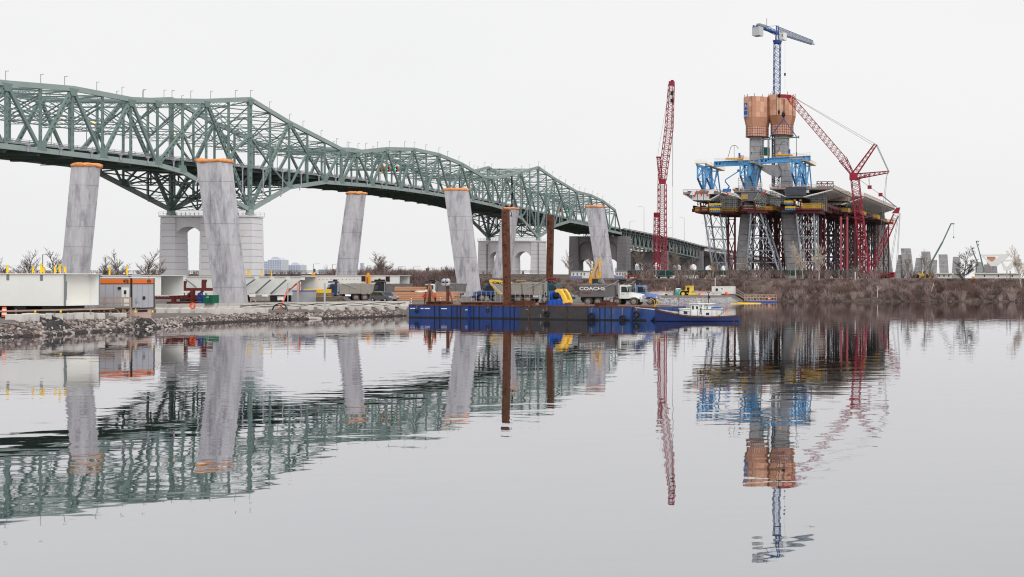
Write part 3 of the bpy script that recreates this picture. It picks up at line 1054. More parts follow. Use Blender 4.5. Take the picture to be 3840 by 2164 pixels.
jetty = [(-100, 100), (-94, 107.6), (-92.6, 111), (-94.2, 117), (-94.2, 127), (-97, 133), (-99.3, 139), (-99.4, 153), (-94, 162), (-91.5, 172)]
pts = slope_pts(jetty, 15000, 3.3)
pts = [(x, y, gz(x, y)) for x, y in pts]
pts = [p for p in pts if p[2] < (1.12 if p[1] < 128 else 0.78)]
size = lambda p: math.hypot(p[0], p[1])
cand = sorted(pts, key=lambda p: p[1])
near = [p for p in cand if p[1] < 136 and -0.15 < p[2] < 1.55]
rs.shuffle(near)
sel = near[:300]
keep = set(sel)
for x, y, z in sel:
	o = put('stone', rs.choice(sm), None, ground)
	s_ = rs.uniform(0.2, 0.36)
	o.location = (x, y, z + 0.05)
	o.scale = (s_, s_, s_)
	o.rotation_euler = (rs.uniform(0, 6), rs.uniform(0, 6), rs.uniform(0, 6))
def stones_bulk(name, P, lo, hi, mats, parent):
	for mi, mt in enumerate(mats):
		m = MB()
		for k_, (x, y, z) in enumerate(P):
			if (0 if z < 0.10 else k_ % len(mats)) != mi:
				continue
			vs_, fs_ = STONES[rs.randrange(8)]
			s_ = rs.uniform(lo, hi)
			M = Matrix.Rotation(rs.uniform(0, 6), 3, 'Z') @ Matrix.Rotation(rs.uniform(0, 6), 3, 'X')
			m.add([M @ Vector(v_) * s_ + V(x, y, z + 0.03) for v_ in vs_], fs_)
		o = m.build(name, MATS[mt], parent)
		o['kind'] = 'stuff'
stones_bulk('riprap', [p for p in pts if p not in keep], 0.11, 0.27, ('stone_wet', 'stone_a', 'stone_b', 'stone_c', 'stone_d', 'stone_a', 'stone_b'), ground)
spur = [(-86, 258), (-84.5, 262), (-80, 265), (-71, 266), (-69.5, 276)]
pts2 = [p for p in [(x, y, gz(x, y)) for x, y in slope_pts(spur, 3000, 2.8)] if p[2] < 1.05]
mat('gravel_blue', (150, 150, 156), 0.95, 0.25, 2)
stones_bulk('riprap', pts2, 0.14, 0.34, ('gravel_blue', 'stone_c'), ground)
bankp = [(-69.5, 276), (-66, 284), (-60, 286), (-40, 287), (-20, 285), (0, 284), (40, 286)]
stones_bulk('riprap', [(x, y, gz(x, y)) for x, y in slope_pts(bankp, 220, 0.5)], 0.2, 0.6, ('bark_dark', 'stone_b', 'bark_dark'), ground)

# --- dark geotextile flaps hanging over the stones
def flap(label, pxs, n=14):
	(x0, y0), (x1, y1), (x2, y2), (x3, y3) = pxs            # top-left, top-right, bottom-right, bottom-left in the photo
	m = MB()
	k_ = 10
	P = []
	for j in range(k_ + 1):
		for i in range(n + 1):
			u, v_ = i / n, j / k_
			px = lerp(lerp(x0, x1, u), lerp(x3, x2, u), v_)
			py = lerp(lerp(y0, y1, u), lerp(y3, y2, u), v_)
			g_ = on_ground(px, py, 98, 160)
			P.append(g_ + V(0, 0, 0.36 + 0.10 * mnoise.noise(Vector((u * 9, v_ * 14, x0))) - 0.12 * (v_ > 0.95)))
	fs_ = [(j * (n + 1) + i, j * (n + 1) + i + 1, (j + 1) * (n + 1) + i + 1, (j + 1) * (n + 1) + i) for j in range(k_) for i in range(n)]
	nP = len(P)
	m.add(P, fs_)
	m.add([p - V(0, 0, 0.12) for p in P], [tuple(reversed(f)) for f in fs_])
	o = m.build('geotextile_sheet', MATS['geotextile'], smooth=True)
	tag(o, label, 'sheet', 'geotextile sheets on the stones')
flap('wide dark geotextile sheet draped down the stones left of the trailer', ((133, 1192), (205, 1190), (272, 1246), (183, 1254)))
flap('small dark geotextile sheet on the stones below the trailer', ((515, 1206), (565, 1206), (592, 1232), (500, 1236)))

# --- concrete blocks
blk = 0
def block(px0, px1, py0, py1, lab, D=None, dep=0.75, grp='concrete blocks along the jetty edge'):
	c = on_ground((px0 + px1) / 2, py1) if D is None else at((px0 + px1) / 2, py1, D)
	s_ = F / c.y
	w_, h_ = (px1 - px0) / s_ * 0.93, (py1 - py0) / s_
	m = MB()
	k_ = 0.05
	x, z = w_ / 2, h_
	rot = rs.uniform(-0.12, 0.12)
	m.loft([[(-x + a * k_, -dep / 2 + b_ * k_, zz) for a, b_ in ()] or [(-x + e, -dep / 2 + e, zz), (x - e, -dep / 2 + e, zz), (x - e, dep / 2 - e, zz), (-x + e, dep / 2 - e, zz)] for zz, e in ((-0.7, 0.0), (z - k_, 0.0), (z, k_))])
	o = m.build('concrete_block', MATS['block_concrete'])
	o.location = (c.x, c.y + dep / 2, c.z)
	o.rotation_euler = (rs.uniform(-0.03, 0.03), rs.uniform(-0.03, 0.03), rot)
	tag(o, lab, 'block', grp)
L1 = [(45, 200, 848, 905), (200, 310, 838, 905), (312, 430, 845, 895), (435, 540, 835, 892), (541, 640, 840, 888), (642, 738, 825, 885), (740, 845, 832, 885), (847, 952, 838, 890), (1045, 1165, 835, 880)]
ORD = ['first', 'second', 'third', 'fourth', 'fifth', 'sixth', 'seventh', 'eighth', 'ninth', 'tenth', 'eleventh', 'twelfth', 'thirteenth', 'fourteenth', 'fifteenth', 'sixteenth', 'seventeenth', 'eighteenth', 'nineteenth', 'twentieth', 'twenty-first', 'twenty-second', 'twenty-third', 'twenty-fourth']
for i, (a, b_, c, d) in enumerate(L1):
	lab = ORD[i] + ' big concrete block from the left edge, below the white girder' if i < 8 else 'concrete block under the wooden landing of the trailer'
	block(a / 2.576, b_ / 2.576, 850 + c / 2.576, 850 + d / 2.576, lab, dep=0.9)
L2 = [(1505, 1585), (1615, 1710), (1745, 1840), (1878, 1970), (2000, 2095), (2125, 2218), (2245, 2335), (2360, 2450), (2465, 2560)]
L3 = [(145, 232), (250, 338), (450, 540), (590, 682), (740, 818), (832, 900), (910, 985), (1003, 1080), (1085, 1155), (1170, 1243), (1265, 1370), (1388, 1475), (1520, 1600)]
row = [(a / 2.576, b_ / 2.576, 1157, 1174) for a, b_ in L2] + [(900 + a / 2.576, 900 + b_ / 2.576, 1145.5, 1161) for a, b_ in L3]
for i, (a, b_, c, d) in enumerate(row):
	yy = lerp(0, -1, i / len(row))
	block(a, b_, c + 0, d, ORD[i] + ' concrete block right of the trailer in the row at the stones')
# long low barriers behind the block row
for i in range(21):
	a, b_ = 586 + i * 45.3, 586 + (i + 1) * 45.3 - 1.5
	yb = lerp(1160, 1147, i / 20)
	c = on_ground((a + b_) / 2, yb)
	s_ = F / c.y
	w_ = (b_ - a) / s_
	m = MB()
	m.prism([(-0.28, -0.1), (0.28, -0.1), (0.28, 0.1), (0.12, 0.25), (0.09, 0.72), (-0.09, 0.72), (-0.12, 0.25), (-0.28, 0.1)], 'x', -w_ / 2, w_ / 2)
	o = m.build('concrete_barrier', MATS['block_concrete'])
	o.location = c
	tag(o, ORD[i] + ' low concrete barrier from the trailer, in the line behind the blocks', 'barrier', 'line of low concrete barriers')

# --- white steel box girders
def girder_box(name, label, px0, px1, D, yt, yb, width, marks=(), endpanel=False, struts=(), group='white steel box girders'):
	a, b_ = at(px0, yt, D), at(px1, yb, D)
	x0, x1, zt, zb = a.x, b_.x, a.z, b_.z
	g_ = thing(name, label, 'girder', ((x0 + x1) / 2, D, zb), group=group)
	M = MATS['girder_white']
	MB().b2(x0, x1, D, D + 0.06, zb, zt).build('side_plate', M, g_)
	MB().b2(x0, x1, D + width - 0.06, D + width, zb, zt).build('side_plate', M, g_)
	MB().b2(x0, x1, D + 0.062, D + width - 0.062, zb, zb + 0.06).build('bottom_plate', M, g_)
	MB().b2(x0 - 0.05, x1 + 0.25, D - 0.18, D + width + 0.18, zt + 0.002, zt + 0.07).build('top_flange', M, g_)
	if endpanel:
		MB().b2(x1 - 0.10, x1 + 0.05, D - 0.10, D - 0.002, zb, zt).build('edge_flange', MATS['flange_grey'], g_)
		MB().b2(x1 - 0.10, x1 + 0.05, D + width + 0.002, D + width + 0.12, zb, zt).build('edge_flange', MATS['flange_grey'], g_)
		xi = x1 - 0.9
		h_ = zt - zb
		cm = MATS['girder_cream']
		MB().b2(xi, xi + 0.05, D + 1.2, D + width - 0.063, zb + 0.062, zt).build('diaphragm', cm, g_)
		MB().b2(xi, xi + 0.05, D + 0.063, D + 1.198, zb + h_ * 0.78, zt).build('diaphragm', cm, g_)
		MB().b2(xi, xi + 0.05, D + 0.063, D + 1.198, zb + 0.062, zb + h_ * 0.18).build('diaphragm', cm, g_)
		MB().beam((xi - 0.1, D + 0.15, zb + h_ * 0.7), (xi - 0.1, D + 1.1, zb + h_ * 0.2), 0.12, 0.25).build('brace', cm, g_)
		MB().b2(xi - 1.5, xi - 1.4, D + 0.063, D + width - 0.063, zb + 0.062, zt).build('inner_wall', MATS['plywood_pink'], g_)
	for px, py0, py1, w_ in marks:
		c, e = at(px, py0, D), at(px + w_, py1, D)
		MB().b2(c.x, e.x, D - 0.03, D - 0.003, e.z, c.z).build('splice_plate', MATS['flange_grey'], g_)
	for sx0, sy0, sx1, sy1 in struts:
		p, q = at(sx0, sy0, D - 1.4), at(sx1, sy1, D - 0.1)
		MB().beam(p, q, 0.16, 0.16).build('strut', MATS['flange_grey'], g_)
		MB().box(p, (0.5, 0.3, 0.45)).build('strut_head', M, g_)
	n = int((x1 - x0) / 0.28)
	m = MB()
	for i in range(n):
		xx = lerp(x0, x1, (i + 0.5) / n)
		m.beam((xx, D + 0.05, zt + 0.07), (xx, D + 0.05, zt + 0.2), 0.05, 0.05)
	o = m.build('stud_row', MATS['rust_pale'], g_)
	o['kind'] = 'stuff'
	# timber and steel stands beneath
	for xx in (lerp(x0, x1, 0.15), lerp(x0, x1, 0.5), lerp(x0, x1, 0.8))[:2 if px0 == 250 else 3]:
		gg = gz(xx, D + 0.5)
		if zb - gg > 0.15:
			MB().b2(xx - 0.6, xx + 0.6, D + 0.2, D + width - 0.2, gg - 0.2, zb - 0.003).build('support_stand', MATS['black_paint'], g_)
	return g_, x0, x1, zt, zb
def stanchions(spots, D, off=0.5):
	for px, y0, y1, lab in spots:
		p, q = at(px, y1, D + off), at(px, y0, D + off)
		o = MB()
		o.box(((p + q) / 2), (0.13, 0.13, q.z - p.z))
		o.box(q + V(0, 0, 0.02), (0.18, 0.18, 0.06))
		ob = o.build('guard_post', MATS['yellow_paint'])
		tag(ob, lab, 'guard post', 'yellow guard posts on the girders')
g1 = girder_box('box_girder', 'white box girder with its open end facing the trailer, nearest the camera', -110, 246, 119, 1028, 1147, 4.2, marks=((25, 1029, 1051, 10), (151, 1031, 1053, 10)), endpanel=True)
g2 = girder_box('box_girder', 'white box girder partly hidden behind the orange and grey trailer', 250, 603, 150, 1034, 1109, 4.0, marks=((374, 1035, 1042, 9), (482, 1036, 1043, 8), (555, 1037, 1044, 5)))
g3 = girder_box('box_girder', 'white girder with slanting side struts behind the large leaning leg', 606, 1128, 196, 1038, 1107, 4.0,
				struts=((660, 1043, 606, 1085), (690, 1043, 735, 1077), (962, 1043, 915, 1077), (1021, 1044, 956, 1101), (1080, 1044, 1015, 1101), (1136, 1045, 1072, 1099), (860, 1043, 800, 1101)))
g4, gx0, gx1, gzt, gzb = girder_box('box_girder', 'long white girder with two tall yellow jacks and grated openings', 1132, 1498, 226, 1034, 1092, 3.6)
yw = [(28, 996, 1019), (124, 1002, 1021), (154, 993, 1020), (163, 1002, 1021), (206, 1002, 1021), (224, 993, 1015), (244, 1002, 1021)]
for i, (px, a, b_) in enumerate(yw):
	stanchions([(px, a, b_ + 7, ORD[i] + ' yellow guard post from the left on the near white girder')], 119, 0.4 if i % 2 else 3.4)
for i, (px, a, b_) in enumerate([(411, 1000, 1025), (476, 1000, 1028)]):
	stanchions([(px, a, b_ + 6, ('left' if i == 0 else 'right') + ' of the two yellow guard posts above the trailer')], 150)
for i, (px, a, b_) in enumerate([(930, 1015, 1036), (937, 1011, 1036), (982, 1013, 1036), (1018, 1013, 1038)]):
	stanchions([(px, a, b_ + 3, ORD[i] + ' yellow guard post right of the large leg on the strutted girder')], 196)
# jacks and openings on girder four
for i, px in enumerate((1175, 1381)):
	a, b_ = at(px - 5.5, 1030, 225.4), at(px + 5.5, 1085, 225.4)
	j = thing('jack_post', ('left' if i == 0 else 'right') + ' tall yellow jack clamped on the long white girder', 'jack', (a.x, 225.4, b_.z), group='yellow jacks on the long girder')
	m = MB()
	m.b2(a.x, b_.x, 225.1, 225.6, b_.z, a.z)
	m.build('post', MATS['amber_paint'], j)
	MB().b2(a.x - 0.2, b_.x + 0.2, 225.0, 225.65, b_.z - 0.25, b_.z - 0.002).build('foot', MATS['amber_paint'], j)
	MB().tube(V((a.x + b_.x) / 2, 225.35, a.z), V((a.x + b_.x) / 2, 225.35, a.z + 0.35), 0.16, 8).build('pin', MATS['amber_paint'], j)
	for kk in (0.3, 0.5, 0.72):
		zc = lerp(b_.z, a.z, kk)
		MB().prism([(a.x - 0.22, zc), (a.x - 0.002, zc + 0.25), (a.x - 0.002, zc - 0.25)], 'y', 225.2, 225.5).build('lug', MATS['amber_paint'], j)
	MB().b2(a.x + 0.12, b_.x - 0.12, 225.05, 225.098, b_.z + 0.3, a.z - 0.5).build('inset', MATS['rust_pale'], j)
for px, py in ((1131, 1035), (1131, 1069), (1356, 1036), (1356, 1072), (1447, 1037)):
	a, b_ = at(px, py, 226), at(px + 15, py + 19, 226)
	f = MB()
	f.b2(a.x, b_.x, 225.93, 225.997, b_.z, a.z)
	fo = f.build('grated_opening', MATS['black_paint'], g4)
	for i in range(4):
		xx = lerp(a.x, b_.x, (i + 0.5) / 4)
		MB().b2(xx - 0.04, xx + 0.04, 225.86, 225.928, b_.z, a.z).build('bar', MATS['rust'], fo)
for px in (1165, 1423):
	c = at(px, 1048, 225.96)
	MB().tube(c, c + V(0, 0.05, 0), 0.22, 10).build('round_opening', MATS['black_paint'], g4)
for i in range(11):
	c = at(1197 + i * 14.5, 1048, 225.96)
	MB().box(c, (0.12, 0.06, 0.12)).build('bolt_hole', MATS['flange_grey'], g4)

# --- orange and grey site trailer
TX1, TY0 = at(493, 1100, 128).x, 128.0
tz0, tz1 = at(493, 1155, 128).z, at(493, 1043, 128).z
tr = thing('site_trailer', 'grey site trailer with an orange band and a white door beside the white girder', 'trailer', (TX1 - 4, TY0 + 1.5, tz0))
X0 = TX1 - 7.5
MB().b2(X0, TX1, TY0, TY0 + 3.3, tz0, tz1).build('body', MATS['trailer_grey'], tr)
bz = tz1 - 0.02
MB().b2(X0, TX1 - 0.12, TY0 - 0.02, TY0 - 0.003, bz - 0.56, bz - 0.10).build('orange_band', MATS['trailer_orange'], tr)
MB().b2(TX1 + 0.003, TX1 + 0.02, TY0 + 0.12, TY0 + 3.2, bz - 0.56, bz - 0.10).build('orange_band', MATS['trailer_orange'], tr)
MB().b2(X0 - 0.05, TX1 + 0.06, TY0 - 0.06, TY0 + 3.36, tz1 + 0.002, tz1 + 0.09).build('roof', MATS['white_paint'], tr)
for args in ((TX1 - 0.1, TX1 + 0.03, TY0 - 0.03, TY0 + 0.1, tz0, tz1 - 0.002), (TX1 - 0.08, TX1 + 0.03, TY0 + 3.2, TY0 + 3.33, tz0, tz1 - 0.002)):
	MB().b2(*args).build('corner_trim', MATS['black_paint'], tr)
MB().b2(X0, TX1 - 0.102, TY0 - 0.035, TY0 - 0.021, bz - 0.63, bz - 0.562).build('band_trim', MATS['black_paint'], tr)
MB().b2(TX1 + 0.021, TX1 + 0.035, TY0 + 0.102, TY0 + 3.19, bz - 0.63, bz - 0.562).build('band_trim', MATS['black_paint'], tr)
MB().b2(X0, TX1 + 0.02, TY0 - 0.03, TY0 + 3.3, tz0 - 0.12, tz0 - 0.002).build('sill_beam', MATS['black_paint'], tr)
for i in range(7):
	xx = TX1 - 0.12 - (i + 1) * 0.9
	MB().b2(xx - 0.012, xx + 0.012, TY0 - 0.012, TY0 - 0.002, tz0, bz - 0.64).build('panel_seam', MATS['flange_grey'], tr)
for yy in (0.8, 1.6, 2.4):
	MB().b2(TX1 + 0.002, TX1 + 0.012, TY0 + yy - 0.012, TY0 + yy + 0.012, tz0, bz - 0.64).build('panel_seam', MATS['flange_grey'], tr)
d0, d1 = at(457, 1078, 128), at(484, 1149, 128)
dr = MB().b2(d0.x, d1.x, TY0 - 0.05, TY0 - 0.004, d1.z, d0.z).build('door', MATS['white_paint'], tr)
MB().b2(lerp(d0.x, d1.x, 0.33), lerp(d0.x, d1.x, 0.68), TY0 - 0.06, TY0 - 0.052, d0.z - 0.75, d0.z - 0.3).build('window', MATS['glass_dark'], dr)
MB().b2(lerp(d0.x, d1.x, 0.86), lerp(d0.x, d1.x, 0.93), TY0 - 0.1, TY0 - 0.052, d0.z - 1.15, d0.z - 1.05).build('handle', MATS['black_paint'], dr)
MB().b2(lerp(d0.x, d1.x, 0.45), lerp(d0.x, d1.x, 0.57), TY0 - 0.06, TY0 - 0.052, d0.z - 0.98, d0.z - 0.86).build('sign', MATS['blue_paint'], dr)
c = at(449, 1081, 128)
MB().tube(c - V(0, 0.12, 0), c + V(0, 0.0, 0), 0.16, 10).build('wall_lamp', MATS['black_paint'], tr)
c = at(537, 1037, 128)
MB().box((TX1 - 0.6, TY0 + 1.5, tz1 + 0.25), (0.5, 0.6, 0.35)).build('roof_vent', MATS['galvanised'], tr)
text('RG', 0.36, MATS['black_paint'], tr, (d1.x - 0.35, TY0 - 0.022, bz - 0.33), FRONT, 0.004, bold=0.02)
for cx, cy, ax in ((d1.x - 0.3, TY0 - 0.023, (0, 1, 0)), (TX1 + 0.022, TY0 + 2.5, (1, 0, 0))):
	MB().torus((cx, cy, bz - 0.33), ax, 0.25, 0.018, 20, 4).build('logo_ring', MATS['black_paint'], tr)
text('RG', 0.36, MATS['black_paint'], tr, (TX1 + 0.022, TY0 + 2.5, bz - 0.33), (math.radians(90), 0, math.radians(90)), 0.004, bold=0.02)
m = MB()
m.box((TX1 + 0.12, TY0 + 0.65, tz0 + 0.85), (0.22, 0.3, 0.4))
m.path([V(TX1 + 0.12, TY0 + 0.65, tz0 + 0.65), V(TX1 + 0.15, TY0 + 0.6, tz0 + 0.2), V(TX1 + 0.1, TY0 + 0.3, tz0 - 0.3)], 0.04, 5)
m.build('meter_box', MATS['silver'], tr)
MB().tube((TX1 + 0.002, TY0 + 1.75, tz0 + 1.05), (TX1 + 0.06, TY0 + 1.75, tz0 + 1.05), 0.2, 12).build('round_sign', MATS['black_paint'], tr)
sk = MB().b2(TX1 - 2.2, TX1 - 0.1, TY0 + 0.1, TY0 + 3.0, 0.6, tz0 - 0.125).build('plywood_skirt', MATS['plywood_pink'], tr)
MB().b2(TX1 - 0.098, TX1 - 0.06, TY0 + 1.0, TY0 + 2.4, 1.7, 1.95).build('vent_slot', MATS['black_paint'], sk)
# wooden landing and stairs in front of the trailer
wl = thing('wooden_landing', 'weathered wooden landing with railings in front of the trailer door', 'landing', (TX1 - 3.0, 126.6, 1.4))
def lp(px, py, D=126.6):
	return at(px, py, D)
fy = 1153
MB().b2(lp(372, fy).x, lp(492, fy).x, 126.4, 127.9, lp(400, fy).z - 0.06, lp(400, fy).z).build('deck', MATS['old_wood'], wl)
for px in (372, 391, 461, 489):
	MB().beam(lp(px, 1196), lp(px, 1116), 0.11, 0.11).build('post', MATS['raw_wood'], wl)
for y_ in (1117, 1137):
	MB().beam(lp(366, y_), lp(491, y_), 0.06, 0.13).build('rail', MATS['raw_wood'], wl)
MB().beam(lp(366, 1157), lp(493, 1157), 0.08, 0.14).build('rail', MATS['raw_wood'], wl)
for (a, b_) in (((437, 1158), (462, 1192)), ((465, 1192), (491, 1158)), ((465, 1162), (490, 1190)), ((388, 1190), (435, 1158))):
	MB().beam(lp(*a), lp(*b_), 0.06, 0.11).build('brace', MATS['raw_wood'], wl)
# wooden edge rail along the bottom left with hose
er = thing('edge_rail', 'weathered plank rail with black hoses under the near white girder', 'rail', at(150, 1175, 115.5))
MB().beam(at(-30, 1168, 115.5), at(430, 1157, 118.5), 0.07, 0.16).build('rail', MATS['raw_wood'], er)
for px in (60, 205, 340, 415):
	MB().beam(at(px, 1180, 115.8), at(px, 1160, 115.8), 0.09, 0.09).build('post', MATS['raw_wood'], er)
for k_ in range(3):
	P = []
	for i in range(26):
		px = -20 + i * 18
		P.append(at(px, lerp(1174, 1163, i / 25) + k_ * 2.0 + 2.2 * math.sin(i * 0.7 + k_ * 2), 115.3))
	MB().path(P, 0.035, 5).build('hose', MATS['hose_black'], er)
for k_, px in enumerate((132, 228, 508, 572)):
	c = at(px, 1168, 115.2 if px < 400 else 125.5)
	o = MB().tube(c - V(0, 0, 0.1), c + V(0, 0, 0.12), 0.1, 8, 0.05).build('marker_lamp', MATS['yellow_paint'], er)
# orange and white barrel at the far left
def barrel(name, label, base, h_, r_, n=5):
	b_ = thing(name, label, 'traffic barrel', base, group='orange and white traffic barrels')
	for i in range(n):
		z0_, z1_ = base.z + h_ * i / n, base.z + h_ * (i + 1) / n
		MB().tube(V(base.x, base.y, z0_), V(base.x, base.y, z1_ - 0.004), r_ * (1 - 0.05 * i), 14).build('band', MATS['orange_plastic' if i % 2 == 0 else 'white_paint'], b_)
	MB().tube(V(base.x, base.y, base.z - 0.12), V(base.x, base.y, base.z - 0.002), r_ * 1.4, 10).build('foot', MATS['black_rubber'], b_)
barrel('traffic_barrel', 'orange and white traffic barrel at the left edge under the girder', at(16, 1188, 114), 0.95, 0.2)

# --- dark red steel rig, green box and blue cage beside the large leg
rg = thing('steel_rig', 'dark red welded steel rig with raised hooks behind the trailer', 'steel rig', at(690, 1137, 162))
def rp(cx, cy, D=162):
	return at(cx / 2.576, 850 + cy / 2.576, D)
RM = MATS['red_oxide']
for D in (161, 165):
	for x in (1680, 1862):
		MB().beam(rp(x, 738, D), rp(x, 600, D), 0.42, 0.42).build('post', RM, rg)
	MB().beam(rp(1560, 606, D), rp(2050, 606, D), 0.3, 0.4).build('beam', RM, rg)
	MB().beam(rp(1505, 690, D), rp(1990, 694, D), 0.25, 0.3).build('beam', RM, rg)
	for a, b_ in (((1585, 620), (1670, 690)), ((1690, 640), (1780, 700)), ((1780, 700), (1850, 630)), ((1690, 700), (1770, 640)), ((1880, 700), (1960, 620))):
		MB().beam(rp(a[0], a[1], D), rp(b_[0], b_[1], D), 0.2, 0.24).build('brace', RM, rg)
for x, yt in ((1580, 533), (1775, 537), (1970, 523)):
	MB().beam(rp(x, 604, 163), rp(x, yt, 163), 0.4, 0.4).build('hook_post', RM, rg)
	MB().beam(rp(x - 12, yt, 163), rp(x + 20, yt, 163), 0.45, 0.35).build('hook', RM, rg)
for x in range(1510, 2000, 34):
	MB().beam(rp(x, 700, 160.6), rp(x, 640, 160.6), 0.06, 0.06).build('picket', RM, rg)
MB().beam(rp(1640, 736, 163), rp(1940, 736, 163), 1.2, 0.25).build('base_beam', RM, rg)
gb = thing('green_toolbox', 'dark green metal job box at the foot of the large leg', 'toolbox', at(779, 1137, 160))
a, b_ = at(761, 1107, 160), at(798, 1137, 160)
MB().b2(a.x, b_.x, 160, 161.2, b_.z, a.z - 0.06).build('body', MATS['green_paint'], gb)
MB().b2(a.x - 0.04, b_.x + 0.04, 159.96, 161.24, a.z - 0.058, a.z).build('lid', MATS['green_paint'], gb)
MB().b2((a.x + b_.x) / 2 - 0.2, (a.x + b_.x) / 2 + 0.15, 159.97, 159.998, a.z - 0.3, a.z - 0.22).build('name_plate', MATS['white_paint'], gb)
MB().b2((a.x + b_.x) / 2 + 0.25, (a.x + b_.x) / 2 + 0.29, 159.97, 159.998, b_.z, a.z - 0.1).build('door_edge', MATS['black_paint'], gb)
cg = thing('blue_cage', 'blue wire gas-bottle cage beside the green job box', 'cage', at(752, 1137, 160.5))
a, b_ = at(743, 1099, 160.5), at(760, 1136, 160.5)
for xx in (a.x, b_.x):
	for yy in (160.5, 161.3):
		MB().beam((xx, yy, b_.z), (xx, yy, a.z), 0.07, 0.07).build('post', MATS['blue_paint'], cg)
for i in range(6):
	zz = lerp(b_.z, a.z, i / 5)
	MB().beam((a.x, 160.46, zz), (b_.x, 160.46, zz), 0.04, 0.04).build('rail', MATS['blue_paint'], cg)
for i in range(4):
	xx = lerp(a.x, b_.x, (i + 0.5) / 4)
	MB().beam((xx, 160.43, b_.z), (xx, 160.43, a.z), 0.03, 0.03).build('rod', MATS['blue_paint'], cg)
# --- steel tank, timber stacks, hoses
def p3(cx, cy, D):
	return at(900 + cx / 2.576, 950 + cy / 2.576, D)
sb = thing('steel_tank', 'dented grey steel tank with a blue rim among the hoses', 'tank', p3(580, 470, 172))
a, b_ = p3(507, 368, 172), p3(655, 470, 172)
MB().b2(a.x, b_.x, 172, 174, b_.z, a.z).build('body', MATS['silver'], sb)
MB().b2(a.x - 0.05, b_.x + 0.05, 171.95, 174.05, a.z + 0.002, a.z + 0.14).build('rim', MATS['blue_paint'], sb)
for i in range(4):
	xx = lerp(a.x, b_.x, (i + 0.5) / 4)
	MB().b2(xx - 0.04, xx + 0.04, 171.93, 171.998, b_.z, a.z).build('rib', MATS['silver'], sb)
def timber_stack(label, cx0, cx1, cy0, cy1, D, rows, mt, cols=1, tilt=0.0):
	a, b_ = p3(cx0, cy0, D), p3(cx1, cy1, D)
	t_ = thing('timber_stack', label, 'timber stack', ((a.x + b_.x) / 2, D, b_.z), group='stacks of timber')
	h_ = (a.z - b_.z) / rows
	for r_ in range(rows):
		for y_ in range(4):
			s_ = rs.uniform(-0.25, 0.25)
			MB().b2(a.x + s_, b_.x + s_, D + y_ * 0.42, D + y_ * 0.42 + 0.4, b_.z + r_ * h_, b_.z + (r_ + 1) * h_ - 0.04).build('beam', MATS[mt], t_)
timber_stack('weathered grey timber mats stacked beside the steel tank, upper pile', 655, 830, 382, 412, 176, 2, 'grey_timber')
timber_stack('weathered grey timber mats stacked beside the steel tank, long lower pile', 655, 950, 414, 470, 174.5, 4, 'grey_timber')
timber_stack('pale orange timber beams on top of the truck load', 1490, 1742, 322, 360, 205, 2, 'new_timber')
timber_stack('brown timber beams in a long pile behind the grey car', 1455, 1755, 374, 455, 200, 4, 'new_timber')
timber_stack('fresh orange timber beams in a long pile behind the two workers', 1760, 2075, 370, 455, 201, 4, 'new_timber')
yt = thing('yellow_bladder_tank', 'flat yellow framed tank behind the grey timber mats', 'tank', p3(700, 375, 190))
a, b_ = p3(615, 352, 190), p3(775, 378, 190)
MB().loft([[(a.x, 190, b_.z - 0.8), (b_.x, 190, b_.z - 0.8), (b_.x, 193, b_.z - 0.8), (a.x, 193, b_.z - 0.8)], [(a.x, 190, b_.z + 0.5), (b_.x, 190, b_.z + 0.5), (b_.x, 193, b_.z + 0.5), (a.x, 193, b_.z + 0.5)],
           [(a.x + 0.8, 190.6, a.z), (b_.x - 0.8, 190.6, a.z), (b_.x - 0.8, 192.4, a.z), (a.x + 0.8, 192.4, a.z)]]).build('body', MATS['yellow_paint'], yt)
for i in range(7):
	xx = lerp(a.x, b_.x, i / 6)
	MB().beam((xx, 189.9, b_.z - 1.2), (xx, 189.9, b_.z + 0.2), 0.07, 0.07).build('frame', MATS['amber_paint'], yt)
hz = thing('orange_hose', 'orange hose looping from the steel tank down to the stones', 'hose', p3(380, 540, 150))
MB().path([p3(575, 280, 171), p3(540, 295, 171), p3(500, 338, 171), p3(460, 345, 170), p3(440, 400, 165), p3(420, 460, 158), p3(395, 510, 151), p3(370, 535, 149)], 0.09, 6).build('hose', MATS['hose_orange'], hz)
MB().path([p3(570, 280, 171.5), p3(580, 310, 171.5), p3(572, 360, 171.5), p3(568, 400, 171.5)], 0.09, 6).build('hose', MATS['hose_orange'], hz)
for i, (cx, y0_, y1_, D, r_) in enumerate(((818, 288, 560, 150, 0.1), (462, 290, 520, 160, 0.06), (558, 285, 470, 170, 0.12))):
	o = MB().tube(p3(cx, y1_, D), p3(cx, y0_, D), r_, 7).build('site_pole', MATS['galvanised'])
	tag(o, ('thin white pole standing at the stones in front of the dump truck', 'thin grey pole left of the steel tank', 'thick grey standpipe rising from the steel tank')[i], 'pole', 'poles at the jetty edge')
ch = thing('black_cable', 'slack black cables strung along the concrete barriers', 'cable', p3(500, 520, 148))
for k_ in range(2):
	P = [p3(0 + i * 50, lerp(500 + k_ * 12, 478 + k_ * 16, i / 32) + 7 * math.sin(i * 1.1 + k_ * 2), lerp(146, 160, i / 32)) for i in range(33)]
	MB().path(P, 0.035, 4).build('cable', MATS['hose_black'], ch)
MB().path([p3(380, 560, 148) + V(1.0 * math.cos(t_ * 0.6), 0.4 * math.sin(t_ * 0.5), 1.0 * abs(math.sin(t_ * 0.55))) for t_ in range(14)], 0.05, 5).build('cable_coil', MATS['hose_black'], ch)
